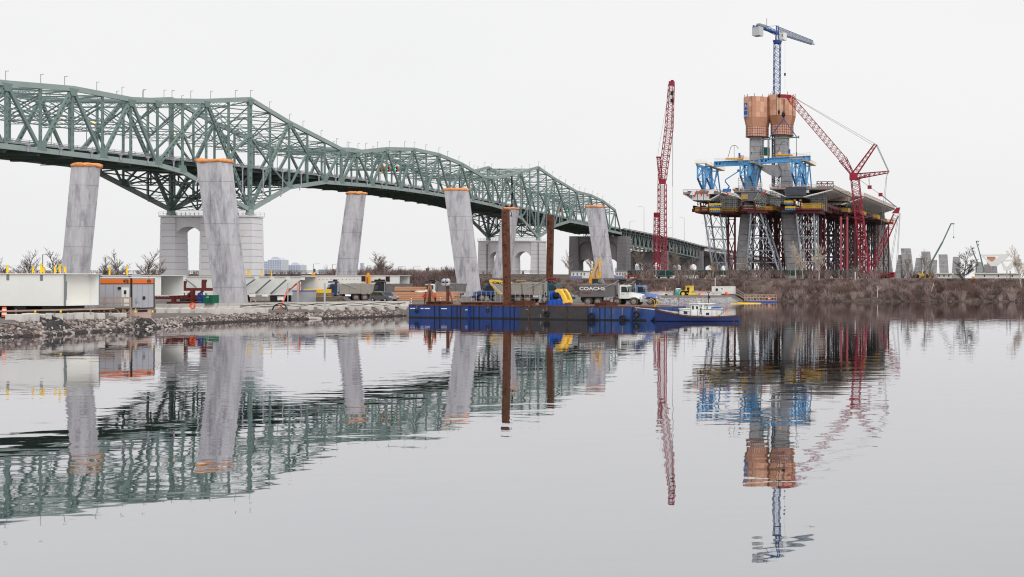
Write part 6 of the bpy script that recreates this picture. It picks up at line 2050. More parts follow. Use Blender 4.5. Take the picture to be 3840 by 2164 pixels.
banner(2790, 2803, 386, 412, [('', 0, 0, 'e'), ('DEMATHIEU', 0.38, 2.75, 't'), ('BARD', 0.5, 3.15, 't')][:1] + [('SAMSON', 0.5, 3.0, 't')][:0], ck1[0], TD - 1.6)
banner(2788, 2804, 416, 441, [('SEURS', 1.1, 2.5, 't')], ck1[0], TD - 1.9)

# --- deck corridors
def corridor(label, D0, D1, bx0, bx1, sx0, sx1, ztop, zbot, drop=0.0, nb=None, mt='deck_steel', left_br=True, slabm='deck_steel_d'):
	"""steel box girder with sloping brackets carrying the deck edges"""
	t_ = thing('deck_girder', label, 'bridge deck', ((bx0 + bx1) / 2, D0, zbot), group='steel deck corridors at the tower')
	MB().hexa([(bx0 + 0.8, D0, zbot), (bx1 - 0.8, D0, zbot), (bx1 - 0.8, D1, zbot + drop), (bx0 + 0.8, D1, zbot + drop), (bx0, D0, ztop - 1.2), (bx1, D0, ztop - 1.2), (bx1, D1, ztop - 1.2 + drop), (bx0, D1, ztop - 1.2 + drop)]).build('box_girder', MATS['deck_steel_d'], t_)
	MB().hexa([(sx0, D0 - 0.3, ztop - 0.5), (sx1, D0 - 0.3, ztop - 0.5), (sx1, D1, ztop - 0.5 + drop), (sx0, D1, ztop - 0.5 + drop), (sx0, D0 - 0.3, ztop), (sx1, D0 - 0.3, ztop), (sx1, D1, ztop + drop), (sx0, D1, ztop + drop)]).build('deck_slab', MATS[slabm], t_)
	n_ = nb or int((D1 - D0) / 3)
	for i in range(n_ + 1):
		y = lerp(D0 + 0.2, D1 - 0.3, i / n_)
		dz_ = drop * (y - D0) / (D1 - D0)
		MB().beam((sx0, y, ztop - 0.85 + dz_), (sx1, y, ztop - 0.85 + dz_), 0.3, 0.7).build('cross_beam', MATS['deck_steel_d'], t_)
		MB().beam((bx1 - 0.75, y, zbot + 0.4 + dz_), (sx1 - 0.3, y, ztop - 1.1 + dz_), 0.42, 0.42).build('bracket', MATS['girder_white'], t_)
		if left_br:
			MB().beam((bx0 + 0.75, y, zbot + 0.4 + dz_), (sx0 + 0.3, y, ztop - 1.1 + dz_), 0.35, 0.35).build('bracket', MATS['girder_white'], t_)
	# timber guard rails round the deck edge
	for (a, b_) in (((sx0, D0 - 0.2), (sx1, D0 - 0.2)), ((sx1, D0 - 0.2), (sx1, D1))):
		pa, pb = V(a[0], a[1], ztop), V(b_[0], b_[1], ztop + (drop if b_[1] > D0 else 0))
		for k_ in (0.6, 1.25):
			MB().beam(pa + V(0, 0, k_), pb + V(0, 0, k_), 0.12, 0.22).build('guard_rail', MATS['raw_wood'], t_)
		MB().beam(pa + V(0, -0.1, -0.5), pb + V(0.1, 0, -0.5), 0.1, 0.5).build('edge_board', MATS['raw_wood'], t_)
		m_ = int((pb - pa).length / 2.2)
		for i in range(m_ + 1):
			c = lerp(pa, pb, i / max(1, m_))
			MB().beam(c, c + V(0, 0, 1.35), 0.14, 0.14).build('guard_post', MATS['raw_wood'], t_)
	return t_
s590 = 590 / F
def X5(px, D=590):
	return (px - VX) * D / F
zL, zC, zR = PX(0, 721, 590).z, PX(0, 713, 590).z, PX(0, 704, 590).z
dkL = corridor('left end of the steel deck with red tubes draped on its guard rail', 590, 650, X5(2593), X5(2663), X5(2562), X5(2700), zL, PX(0, 754, 590).z)
dkC = corridor('middle steel deck with a wooden hatch in its end face', 592, 660, X5(2774), X5(2832), X5(2748), X5(2842), zC, PX(0, 752, 590).z)
dkR = corridor('right end of the steel deck with dark tarpaulin over its end face', 588, 655, X5(2944), X5(3022), X5(2890), X5(3128), zR, PX(0, 742, 590).z)
dkB = corridor('far steel deck with rows of bare brackets behind the red crane mast', 660, 800, -122, -108, -130, X5(3128) + 5, zR + 1.2, PX(0, 742, 590).z + 0.8, drop=1.5, left_br=False, slabm='deck_steel')
tp_ = MB()
a, b_ = q7(1205, 378, 587.6), q7(1390, 440, 587.6)
nseg = 26
ring = []
P, fs_ = [], []
for j in range(7):
	for i in range(nseg + 1):
		u, v_ = i / nseg, j / 6
		P.append((lerp(a.x, b_.x, u), 587.4 - 0.35 * abs(math.sin(u * 40 + v_ * 2)) - 0.2 * v_, lerp(a.z + 0.6, b_.z, v_) + 0.15 * math.sin(u * 23) * v_))
fs_ = [(j * (nseg + 1) + i, j * (nseg + 1) + i + 1, (j + 1) * (nseg + 1) + i + 1, (j + 1) * (nseg + 1) + i) for j in range(6) for i in range(nseg)]
tpo = tp_.add(P, fs_).build('tarpaulin', MATS['tarp_dark'], dkR, smooth=True)
for (x0, y0, x1, y1), par in (((383, 410, 372, 455), dkL), ((434, 400, 436, 448), dkL), ((490, 400, 488, 445), dkL), ((660, 410, 685, 450), dkL), ((1015, 395, 995, 445), dkC), ((1205, 370, 1180, 395), dkR), ((1410, 362, 1385, 390), dkR), ((1515, 370, 1535, 395), dkR), ((1550, 378, 1575, 408), dkR)):
	p, q = q7(x0, y0, 588.5), q7(x1, y1, 588.5)
	MB().path([p, lerp(p, q, 0.4) + V(0.3, -0.2, 0.1), q], 0.32, 6).build('tube', MATS['tube_red'], par)
a, b_ = q7(800, 435, 591.9), q7(858, 475, 591.9)
hh = MB().b2(a.x, b_.x, 591.7, 591.95, b_.z, a.z).build('hatch', MATS['mustard'], dkC)
for i in range(3):
	zz = lerp(b_.z, a.z, i / 2)
	MB().b2(a.x - 0.2, b_.x + 0.2, 591.6, 591.69, zz - 0.15, zz + 0.15).build('hatch_board', MATS['raw_wood'], hh)
for i in range(3):
	a, b_ = q7(350 + i * 55, 432, 589.9), q7(398 + i * 55, 485, 589.9)
	MB().b2(a.x, b_.x, 589.75, 589.95, b_.z, a.z).build('end_panel', MATS['white_paint'], dkL)
for x0, y0, w_ in ((520, 405, 25), (355, 415, 22), (1385, 395, 22), (960, 350, 45)):
	a = q7(x0, y0, 588.2)
	MB().loft([[(a.x - 1.5, 588.2, a.z - 1.5), (a.x + 1.2, 588.2, a.z - 1.2), (a.x + 1.4, 589, a.z - 1.3), (a.x - 1.2, 589, a.z - 1.4)], [(a.x - 0.3, 588.2, a.z + 0.8), (a.x + 1.8, 588.2, a.z + 1.0), (a.x + 1.6, 589, a.z + 1.0), (a.x - 0.1, 589, a.z + 0.9)]]).build('white_sheet', MATS['white_paint'], dkL if x0 < 700 else dkR)
# stacked timber platforms behind the right deck
for i, (x0, x1, y0, y1, D, lab) in enumerate(((1640, 1765, 405, 450, 640, 'stack of open timber frames on the right deck'), (1555, 1765, 460, 500, 628, 'hanging timber work platform under the right deck'))):
	a, b_ = q7(x0, y0, D), q7(x1, y1, D)
	t_ = thing('timber_platform', lab, 'work platform', ((a.x + b_.x) / 2, D, b_.z), group='timber platforms on the deck')
	MB().b2(a.x, b_.x, D + 0.3, D + 8, b_.z, b_.z + 0.4).build('floor', MATS['black_paint'], t_)
	for r_ in range(4):
		zz = lerp(b_.z + 0.6, a.z, r_ / 3)
		MB().beam((a.x, D + 0.2, zz), (b_.x, D + 0.2, zz), 0.15, 0.35).build('board', MATS['raw_wood'], t_)
		MB().beam((b_.x, D + 0.2, zz), (b_.x, D + 8, zz), 0.15, 0.35).build('board', MATS['raw_wood'], t_)
	for i_ in range(9):
		xx = lerp(a.x, b_.x, i_ / 8)
		MB().beam((xx, D + 0.05, b_.z), (xx, D + 0.05, a.z), 0.15, 0.15).build('post', MATS['raw_wood'], t_)

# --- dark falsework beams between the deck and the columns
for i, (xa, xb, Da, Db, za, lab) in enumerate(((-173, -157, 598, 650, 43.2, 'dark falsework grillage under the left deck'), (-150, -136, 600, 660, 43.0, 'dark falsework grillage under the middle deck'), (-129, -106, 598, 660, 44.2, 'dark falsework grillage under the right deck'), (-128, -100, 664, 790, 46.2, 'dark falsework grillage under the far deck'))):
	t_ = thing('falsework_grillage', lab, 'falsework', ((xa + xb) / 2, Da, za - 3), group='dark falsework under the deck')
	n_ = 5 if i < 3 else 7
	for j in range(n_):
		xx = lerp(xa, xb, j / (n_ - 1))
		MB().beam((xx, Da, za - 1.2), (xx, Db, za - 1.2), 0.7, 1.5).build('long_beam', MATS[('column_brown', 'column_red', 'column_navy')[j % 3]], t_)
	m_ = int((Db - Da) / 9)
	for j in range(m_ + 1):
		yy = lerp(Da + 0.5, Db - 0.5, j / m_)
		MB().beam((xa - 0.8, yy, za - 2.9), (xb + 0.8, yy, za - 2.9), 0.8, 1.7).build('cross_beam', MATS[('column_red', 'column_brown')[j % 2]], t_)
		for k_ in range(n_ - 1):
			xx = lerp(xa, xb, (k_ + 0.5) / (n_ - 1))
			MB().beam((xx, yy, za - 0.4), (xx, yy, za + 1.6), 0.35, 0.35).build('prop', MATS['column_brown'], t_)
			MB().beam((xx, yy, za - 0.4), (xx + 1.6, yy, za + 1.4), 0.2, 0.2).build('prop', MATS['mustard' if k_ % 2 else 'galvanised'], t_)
# --- under-deck platforms: red frames with mustard railings, blue access cages
def platform(label, x0, x1, y0, y1, D, back, hut=None):
	a, b_ = q7(x0, y0, D), q7(x1, y1, D)
	t_ = thing('support_platform', label, 'work platform', ((a.x + b_.x) / 2, D, b_.z), group='red and mustard platforms under the deck')
	MB().b2(a.x, b_.x, D, D + back, b_.z - 0.9, b_.z).build('floor_frame', MATS['column_red'], t_)
	h_ = a.z - b_.z
	for pa, pb in ((V(a.x, D, b_.z), V(b_.x, D, b_.z)), (V(b_.x, D, b_.z), V(b_.x, D + back, b_.z))):
		n_ = max(3, int((pb - pa).length / 0.45))
		for k_ in (0.08, 0.5, 0.98):
			MB().beam(pa + V(0, 0, h_ * k_), pb + V(0, 0, h_ * k_), 0.1, 0.3).build('rail', MATS['mustard'], t_)
		m = MB()
		for i in range(n_ + 1):
			c = lerp(pa, pb, i / n_)
			m.beam(c, c + V(0, 0, h_), 0.2, 0.13)
		m.build('rail_bars', MATS['mustard'], t_)['kind'] = 'stuff'
	if hut:
		ha, hb_ = q7(hut[0], hut[2], D - 0.1), q7(hut[1], hut[3], D - 0.1)
		for xx in (ha.x + 0.4, hb_.x - 0.4):
			MB().beam((xx, D - 0.6, hb_.z), (xx, D - 0.6, ha.z + 1.5), 0.7, 0.7).build('column', MATS['column_red'], t_)
			MB().box((xx, D - 0.6, ha.z + 1.8), (1.1, 1.0, 0.6)).build('jack', MATS['mustard'], t_)
		for kk in range(3):
			zz = lerp(hb_.z + 0.4, ha.z - 0.2, kk / 2)
			MB().beam((ha.x + 0.9, D - 0.7, zz), (hb_.x - 0.9, D - 0.7, zz), 0.12, 0.25).build('board', MATS['raw_wood'], t_)
		MB().b2(ha.x - 0.3, hb_.x + 0.3, D - 1.2, D - 0.002, hb_.z - 0.7, hb_.z).build('sill', MATS['column_red'], t_)
	return t_
platform('platform with mustard railings under the left deck end', 380, 735, 552, 586, 594, 14, (425, 512, 535, 582))
platform('platform with mustard railings under the middle deck end', 925, 1085, 540, 570, 594, 16, (805, 928, 530, 570))
platform('long platform with mustard railings under the right deck end', 1345, 1530, 518, 560, 590, 30, (1280, 1345, 520, 560))
platform('small mustard platform below the far deck, left one', 1670, 1765, 558, 584, 640, 8)
platform('mustard platform strip below the far deck brackets', 1785, 1880, 578, 600, 665, 22)
platform('mustard platform beside the concrete cross wall below the far deck', 1945, 2030, 618, 650, 720, 12)
platform('rightmost mustard platform on brown trestle legs', 2055, 2170, 662, 686, 760, 6)
def cage(label, x0, x1, y0, y1, D):
	a, b_ = q7(x0, y0, D), q7(x1, y1, D)
	t_ = thing('access_cage', label, 'access cage', ((a.x + b_.x) / 2, D, b_.z), group='blue and yellow access cages')
	MB().b2(a.x, b_.x, D, D + 3.5, b_.z, b_.z + 0.5).build('floor', MATS['gantry_blue_d'], t_)
	for k_ in (0.62, 0.8, 1.0):
		zz = lerp(b_.z, a.z, k_)
		MB().beam((a.x, D, zz), (b_.x, D, zz), 0.14, 0.2).build('rail', MATS['yellow_paint'], t_)
		MB().beam((b_.x, D, zz), (b_.x, D + 3.5, zz), 0.14, 0.2).build('rail', MATS['yellow_paint'], t_)
	for i in range(6):
		xx = lerp(a.x, b_.x, i / 5)
		MB().beam((xx, D, b_.z + 0.5), (xx, D, a.z), 0.12, 0.12).build('post', MATS['yellow_paint'], t_)
	MB().b2(lerp(a.x, b_.x, 0.4), lerp(a.x, b_.x, 0.65), D + 1, D + 2, b_.z + 0.502, a.z).build('motor_box', MATS['gantry_blue_d'], t_)
cage('upper blue and yellow access cage under the left deck', 505, 612, 516, 548, 589)
cage('lower blue and yellow access cage under the left deck', 512, 600, 562, 596, 589)
cage('upper blue and yellow access cage under the right deck', 1190, 1260, 492, 524, 586)
cage('lower blue and yellow access cage under the right deck', 1197, 1282, 544, 576, 586)

# --- grey temporary trestles
def trestle(label, legs, levels, D, back, mt='trestle_grey', r_=0.40):
	"""legs: (top px, bottom px) for front-left, back-left, front-right, back-right"""
	(at_, ab), (bt, bb), (ct, cb_), (dt, db) = legs
	ytop, ybot = levels[0], 1046
	t_ = thing('steel_trestle', label, 'trestle', PX((ab + cb_) / 2, ybot, D), group='grey pipe trestles under the deck')
	L4 = [(at_, ab, D), (ct, cb_, D), (dt, db, D + back), (bt, bb, D + back)]
	def pt(i, y):
		tx, bx_, dd_ = L4[i]
		k_ = (y - ytop) / (ybot - ytop)
		pz = lerp(PX(0, ytop, D).z, 5.2, k_)
		return Vector(((lerp(tx, bx_, k_) - VX) * dd_ / F, dd_, pz))
	for i in range(4):
		MB().tube(pt(i, ytop), pt(i, ybot), r_, 10).build('leg', MATS[mt], t_)
		for y in levels[1:]:
			c = pt(i, y)
			MB().tube(c - V(0, 0, 0.35), c + V(0, 0, 0.35), r_ * 1.25, 10).build('collar', MATS[mt], t_)
	lv = levels + [ybot - 4]
	for ya, yb in zip(lv, lv[1:]):
		for i in range(4):
			j = (i + 1) % 4
			m0 = lerp(pt(i, ya), pt(j, ya), 0.5)
			if ya != ytop:
				MB().tube(pt(i, ya), pt(j, ya), 0.18, 6).build('horizontal_strut', MATS[mt], t_)
			MB().tube(m0, pt(i, yb), 0.14, 6).build('diagonal_strut', MATS[mt], t_)
			MB().tube(m0, pt(j, yb), 0.14, 6).build('diagonal_strut', MATS[mt], t_)
	return t_
trestle('grey pipe trestle at the left, under the left deck end', ((2641, 2679), (2664, 2697), (2701, 2729), (2722, 2737)), [803, 848, 894, 938, 981], 596, 12)
trestle('grey pipe trestle spreading wide between the two tower legs', ((2816, 2796), (2834, 2812), (2851, 2930), (2867, 2946)), [798, 843, 890, 936, 981], 594, 12)
trestle('grey pipe trestle right of the tower legs', ((2985, 3012), (3003, 3024), (3052, 3061), (3067, 3069)), [793, 840, 886, 933, 978], 592, 12)
for D, x0, x1 in ((596, 2632, 2730), (594, 2805, 2880), (592, 2975, 3075)):
	a, b_ = PX(x0, 800, D), PX(x1, 787, D)
	o = MB().b2(a.x, b_.x, D - 1, D + 14, a.z, b_.z)
	t_ = o.build('cap_frame', MATS['column_red'])
	tag(t_, {596: 'dark red cap frame on the left grey trestle', 594: 'dark red cap frame on the middle grey trestle', 592: 'dark red cap frame on the right grey trestle'}[D], 'cap frame', 'dark red cap frames')

# --- pipe columns in bents
def bent(label, D, xs, ztop, mt, brace=True, r_=0.45, levels=3, bmt=None):
	t_ = thing('pipe_bent', label, 'pipe bent', (sum(xs) / len(xs), D, 5.2), group='pipe bents under the deck')
	for xx in xs:
		MB().tube((xx, D, 5.2), (xx, D, ztop), r_, 10).build('column', MATS[mt], t_)
		MB().tube((xx, D, ztop - 1.6), (xx, D, ztop - 1.1), r_ * 1.35, 10).build('flange', MATS[mt], t_)
		MB().tube((xx, D, lerp(5.2, ztop, 0.45)), (xx, D, lerp(5.2, ztop, 0.45) + 1.0), r_ * 1.3, 10).build('flange', MATS[mt], t_)
	if brace:
		for k_ in range(levels):
			za, zb = lerp(6.0, ztop - 1, k_ / levels), lerp(6.0, ztop - 1, (k_ + 1) / levels)
			for xa, xb in zip(xs, xs[1:]):
				MB().tube((xa, D, za), (xb, D, zb), 0.24, 6).build('brace', MATS[bmt or mt], t_)
				MB().tube((xb, D, za), (xa, D, zb), 0.24, 6).build('brace', MATS[bmt or mt], t_)
				MB().tube((xa, D, zb), (xb, D, zb), 0.24, 6).build('strut', MATS[bmt or mt], t_)
	return t_
def xp(px, D):
	return (px - VX) * D / F
zu = PX(0, 800, 596).z
bent('dark red pipe columns just right of the left trestle', 606, [xp(2731, 606), xp(2756, 606)], zu - 1.5, 'column_red', r_=0.5)
bent('dark red pipe columns between the legs, nearer row', 622, [xp(2878, 622), xp(2905, 622), xp(2922, 622)], zu + 1, 'column_red', bmt='column_brown')
bent('navy pipe columns between the legs, farther row', 640, [xp(2850, 640), xp(2868, 640), xp(2892, 640)], zu + 2, 'column_navy', bmt='column_navy')
bent('dark red pipe columns behind the right trestle', 612, [xp(2998, 612), xp(3020, 612), xp(3040, 612)], zu + 1, 'column_red')
bent('red pipe columns right of the right trestle', 620, [xp(3077, 620), xp(3092, 620)], zu + 1, 'column_red', bmt='column_red')
bent('brown pipe columns far behind the right trestle', 660, [xp(3104, 660), xp(3126, 660)], zu + 4, 'column_brown', bmt='column_brown')
bent('pale red pipe columns standing foremost right of the trestles', 600, [xp(3153, 600), xp(3177, 600)], zu - 1.5, 'column_pink', r_=0.55, levels=2, bmt='column_red')
bent('brown pipe columns beside the pale red pair', 680, [xp(3188, 680), xp(3206, 680)], zu + 5, 'column_brown', bmt='column_navy')
bent('brown pipe columns directly behind the red crane mast', 700, [xp(3215, 700), xp(3236, 700)], zu + 5, 'column_brown', bmt='column_brown')
bent('dark pipe columns right of the red crane mast', 730, [xp(3252, 730), xp(3268, 730), xp(3282, 730)], zu + 6, 'column_brown', bmt='column_navy')
bent('rightmost brown pipe columns below the mustard platform', 762, [xp(3276, 762), xp(3314, 762), xp(3332, 762)], zu + 3, 'column_brown', bmt='column_brown')
bent('brown pipe columns behind the left tower leg', 660, [xp(2805, 660), xp(2825, 660)], zu + 4, 'column_brown', bmt='column_brown')
for i, D in enumerate((650, 672, 694, 716, 740, 775)):
	bent(ORD[i] + ' row of dark braced columns under the right deck, counted from the front', D, [-130 + 5.1 * j + 0.9 * math.sin(i * 3 + j) for j in range(6)], zu + 4.5 + i * 0.8, ('column_brown', 'column_red')[i % 2], bmt=('column_navy', 'column_brown')[i % 2], r_=0.42)
for i, D in enumerate((630, 655, 690)):
	bent(ORD[i] + ' row of dark braced columns between the tower legs, counted from the front', D, [-151 + 4.2 * j + 0.9 * math.sin(i * 2 + j) for j in range(6)], zu + 2.5 + i * 1.0, ('column_red', 'column_brown', 'column_brown')[i], bmt='column_brown', r_=0.42)
# pale concrete cross wall of the next pier, leaning out
cw = thing('far_pier_leg', 'pale leaning concrete pier behind the rightmost pipe columns', 'pier leg', PX(3330, 1045, 790))
for i in range(6):
	k0, k1 = i / 6, (i + 1) / 6
	def cr_(k_):
		l_, r_ = lerp(3292, 3246, k_), lerp(3350, 3312, k_)
		y = lerp(1046, 792, k_)
		a, b_ = PX(l_, y, 790), PX(r_, y, 790)
		return [(a.x, 790, a.z), (b_.x, 790, a.z), (b_.x, 795, a.z), (a.x, 795, a.z)]
	MB().loft([cr_(k0), cr_(k1 - 0.003)]).build('concrete_segment', MATS['tower_concrete'], cw)
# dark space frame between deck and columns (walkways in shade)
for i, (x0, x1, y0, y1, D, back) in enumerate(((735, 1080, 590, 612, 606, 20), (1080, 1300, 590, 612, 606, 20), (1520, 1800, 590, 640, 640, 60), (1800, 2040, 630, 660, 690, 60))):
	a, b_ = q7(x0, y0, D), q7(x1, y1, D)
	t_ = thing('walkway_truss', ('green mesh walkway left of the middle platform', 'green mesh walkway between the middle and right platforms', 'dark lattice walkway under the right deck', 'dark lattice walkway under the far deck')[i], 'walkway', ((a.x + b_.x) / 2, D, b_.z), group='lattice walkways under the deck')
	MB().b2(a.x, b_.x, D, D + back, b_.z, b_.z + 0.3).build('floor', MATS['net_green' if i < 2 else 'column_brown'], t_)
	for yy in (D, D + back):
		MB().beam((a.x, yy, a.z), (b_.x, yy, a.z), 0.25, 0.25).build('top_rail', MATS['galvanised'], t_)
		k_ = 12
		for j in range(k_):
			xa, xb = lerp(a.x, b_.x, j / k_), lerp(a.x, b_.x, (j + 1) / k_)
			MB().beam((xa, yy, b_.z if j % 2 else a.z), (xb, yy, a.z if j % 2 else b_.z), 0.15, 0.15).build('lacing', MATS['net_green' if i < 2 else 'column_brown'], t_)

# --- blue form travellers
def traveller(label, px0, px1, yt, yb, D, ln, deckz):
	x0, x1 = xp(px0, D), xp(px1, D)
	zt_, zb = PX(0, yt, D).z, deckz
	t_ = thing('form_traveller', label, 'form traveller', ((x0 + x1) / 2, D, zb), group='light blue form travellers on the deck')
	G, GD = MATS['gantry_blue'], MATS['gantry_blue_d']
	zm = lerp(zb, zt_, 0.52)
	for xx in (x0, x1):
		MB().beam((xx, D - 1.5, zt_), (xx, D + ln, zt_), 0.8, 1.1).build('top_beam', G, t_)
		MB().beam((xx, D, zt_ - 0.5), (xx, D, zm), 0.7, 0.7).build('front_post', G, t_)
		MB().beam((xx, D, zm), (xx, D + ln * 0.42, zb + 0.6), 0.75, 0.9).build('inclined_strut', GD, t_)
		MB().beam((xx, D + ln * 0.42, zb + 0.4), (xx, D + ln * 0.3, zt_), 0.8, 0.8).build('main_post', G, t_)
		MB().beam((xx, D + ln * 0.42, zb + 0.4), (xx, D + ln * 0.75, zt_), 0.6, 0.6).build('diagonal', G, t_)
		MB().beam((xx, D + ln, zb + 0.4), (xx, D + ln * 0.75, zt_), 0.55, 0.55).build('rear_strut', G, t_)
		MB().beam((xx, D + ln * 0.42, zb + 0.35), (xx, D + ln, zb + 0.35), 0.9, 0.7).build('rail_beam', G, t_)
		MB().beam((xx, D, zm), (xx, D + ln * 0.34, zt_ - 0.4), 0.4, 0.4).build('diagonal', G, t_)
	for yy, za, zb_ in ((D, zt_ - 1.0, zm), (D + ln * 0.36, zt_ - 1.0, zb + 1), (D + ln * 0.85, zt_ - 1.0, zb + 1)):
		MB().beam((x0, yy, za), (x1, yy, zb_), 0.3, 0.3).build('cross_brace', G, t_)
		MB().beam((x1, yy, za), (x0, yy, zb_), 0.3, 0.3).build('cross_brace', G, t_)
		MB().beam((x0, yy, za), (x1, yy, za), 0.5, 0.6).build('cross_beam', G, t_)
		MB().beam((x0, yy, zb_), (x1, yy, zb_), 0.35, 0.35).build('cross_beam', G, t_)
	for k_ in (0.2, 0.45, 0.7):
		zz = lerp(zm, zb, k_)
		yy = D + ln * 0.42 * k_
		MB().beam((x0, yy, zz), (x1, yy, zz), 0.22, 0.22).build('tie', G, t_)
		MB().beam((x0, yy, zz), (x1, yy + 1.3, zz - 1.2), 0.18, 0.18).build('tie', G, t_)
	for yy in (D + ln * 0.2, D + ln * 0.55, D + ln * 0.68):
		xx = lerp(x0, x1, 0.5)
		MB().beam((xx, yy, zb + 0.4), (xx, yy, zt_), 0.5, 0.5).build('inner_post', G, t_)
	# walkway with railing on top
	MB().b2(x0 - 0.8, x1 + 0.8, D - 2.0, D - 1.6, zt_ + 0.5, zt_ + 0.9).build('front_walkway', MATS['amber_rail'], t_)
	MB().b2(x1 + 0.45, x1 + 2.0, D - 1.5, D + ln + 1, zt_ - 0.5, zt_ - 0.1).build('side_walkway', MATS['amber_rail'], t_)
	for xx, ya, yb_, zz in ((x1 + 2.0, D - 1.5, D + ln + 1, zt_ - 0.1),):
		for k_ in (0.7, 1.4):
			MB().beam((xx, ya, zz + k_), (xx, yb_, zz + k_), 0.08, 0.08).build('rail', MATS['amber_rail'], t_)
		for i in range(10):
			yy = lerp(ya, yb_, i / 9)
			MB().beam((xx, yy, zz), (xx, yy, zz + 1.45), 0.08, 0.08).build('rail_post', MATS['amber_rail'], t_)
	for k_ in (0.7, 1.4):
		MB().beam((x0 - 0.8, D - 2, zt_ + 0.9 + k_), (x1 + 0.8, D - 2, zt_ + 0.9 + k_), 0.08, 0.08).build('rail', MATS['amber_rail'], t_)
	MB().loft([[(x0 - 0.5, D + ln * 0.3, zb), (x1 + 2.2, D + ln * 0.3, zb), (x1 + 2.2, D + ln + 2, zb), (x0 - 0.5, D + ln + 2, zb)], [(x0, D + ln * 0.32, zb + 0.9), (x1 + 1.4, D + ln * 0.32, zb + 0.9), (x1 + 1.4, D + ln + 1.5, zb + 0.9), (x0, D + ln + 1.5, zb + 0.9)]]).build('base', G, t_)
	return t_
traveller('left light blue form traveller standing on the left deck', 2616, 2650, 619, 715, 589, 26, zL + 0.05)
traveller('middle light blue form traveller wrapped in scaffolding', 2776, 2812, 607, 715, 588, 26, zC + 0.05)
traveller('right light blue form traveller above the dark tarpaulin', 2970, 3008, 600, 700, 586, 25, zR + 0.05)
# big cross girders
def cross_girder(label, px0, px1, y0, y1, h_px, D, holes):
	a, b_ = PX(px0, y0, D), PX(px1, y1, D)
	h_ = h_px * D / F
	t_ = thing('blue_girder', label, 'girder', ((a.x + b_.x) / 2, D, a.z - h_), group='light blue cross girders at the tower')
	G = MATS['gantry_blue']
	MB().hexa([(a.x, D + 0.6, a.z - h_), (b_.x, D + 0.6, b_.z - h_), (b_.x, D + 1.4, b_.z - h_), (a.x, D + 1.4, a.z - h_), (a.x, D + 0.6, a.z), (b_.x, D + 0.6, b_.z), (b_.x, D + 1.4, b_.z), (a.x, D + 1.4, a.z)]).build('web', G, t_)
	for dz_ in (0, -h_):
		MB().beam(a + V(0, 1, dz_), b_ + V(0, 1, dz_), 2.2, 0.3).build('flange', G, t_)
	n_ = 10
	for i in range(n_ + 1):
		c = lerp(a, b_, i / n_)
		MB().b2(c.x - 0.12, c.x + 0.12, D, D + 0.598, c.z - h_ + 0.16, c.z - 0.16).build('stiffener', G, t_)
	for px in holes:
		k_ = (px - px0) / (px1 - px0)
		c = lerp(a, b_, k_) - V(0, 0, h_ * 0.5)
		MB().tube(c + V(0, 0.5, 0), c + V(0, 0.59, 0), h_ * 0.2, 12).build('hole', MATS['black_paint'], t_)
	for k_ in (0.8, 1.5):
		MB().beam(a + V(0, 0, k_), b_ + V(0, 0, k_), 0.09, 0.09).build('rail', MATS['amber_rail'], t_)
	for i in range(16):
		c = lerp(a, b_, i / 15)
		MB().beam(c, c + V(0, 0, 1.55), 0.09, 0.09).build('rail_post', MATS['amber_rail'], t_)
	return t_
cg1 = cross_girder('left light blue cross girder with two round holes near its end', 2678, 2842, 606, 599, 17, 593, (2686, 2698))
cg2 = cross_girder('right light blue cross girder nearest the red crane', 2848, 3038, 595, 584, 18, 592, (2856, 2871))
for i, (x0, x1, y, lab) in enumerate(((2721, 2784, 597, 'amber work float with hose arch on the left girder'), (2910, 2970, 583, 'amber work float with hose arch on the right girder'))):
	a, b_ = PX(x0, y, 592), PX(x1, y - 2, 592)
	t_ = thing('work_float', lab, 'work platform', ((a.x + b_.x) / 2, 592, a.z), group='amber work floats on the girders')
	MB().b2(a.x, b_.x, 591.4, 594, a.z, a.z + 0.55).build('float', MATS['amber_paint'], t_)
	c = lerp(a, b_, 0.5)
	MB().tube(c + V(0, 0.4, 0.5), c + V(0, 0.4, 6.8), 0.12, 5).build('hose_mast', MATS['rail_grey'], t_)
	P = [c + V(math.cos(u) * 2.0, 0.4, 4.8 + math.sin(u) * 2.0) for u in [math.pi * j / 8 for j in range(9)]]
	MB().path(P + [V(c.x - 2.6, 592.4, c.z + 2.5), V(c.x - 3.2, 592.4, c.z + 0.6)], 0.12, 5).build('hose', MATS['black_paint'], t_)
	MB().tube(c + V(2.6, 0.4, 0.5), c + V(2.6, 0.4, 3.0), 0.5, 8).build('pump', MATS['blue_paint'], t_)
	MB().tube(c + V(-2.4 if i else 4.0, 0.6, 0.5), c + V(-2.4 if i else 4.0, 0.6, 1.8), 0.9, 10).build('drum', MATS['plywood_c'], t_)
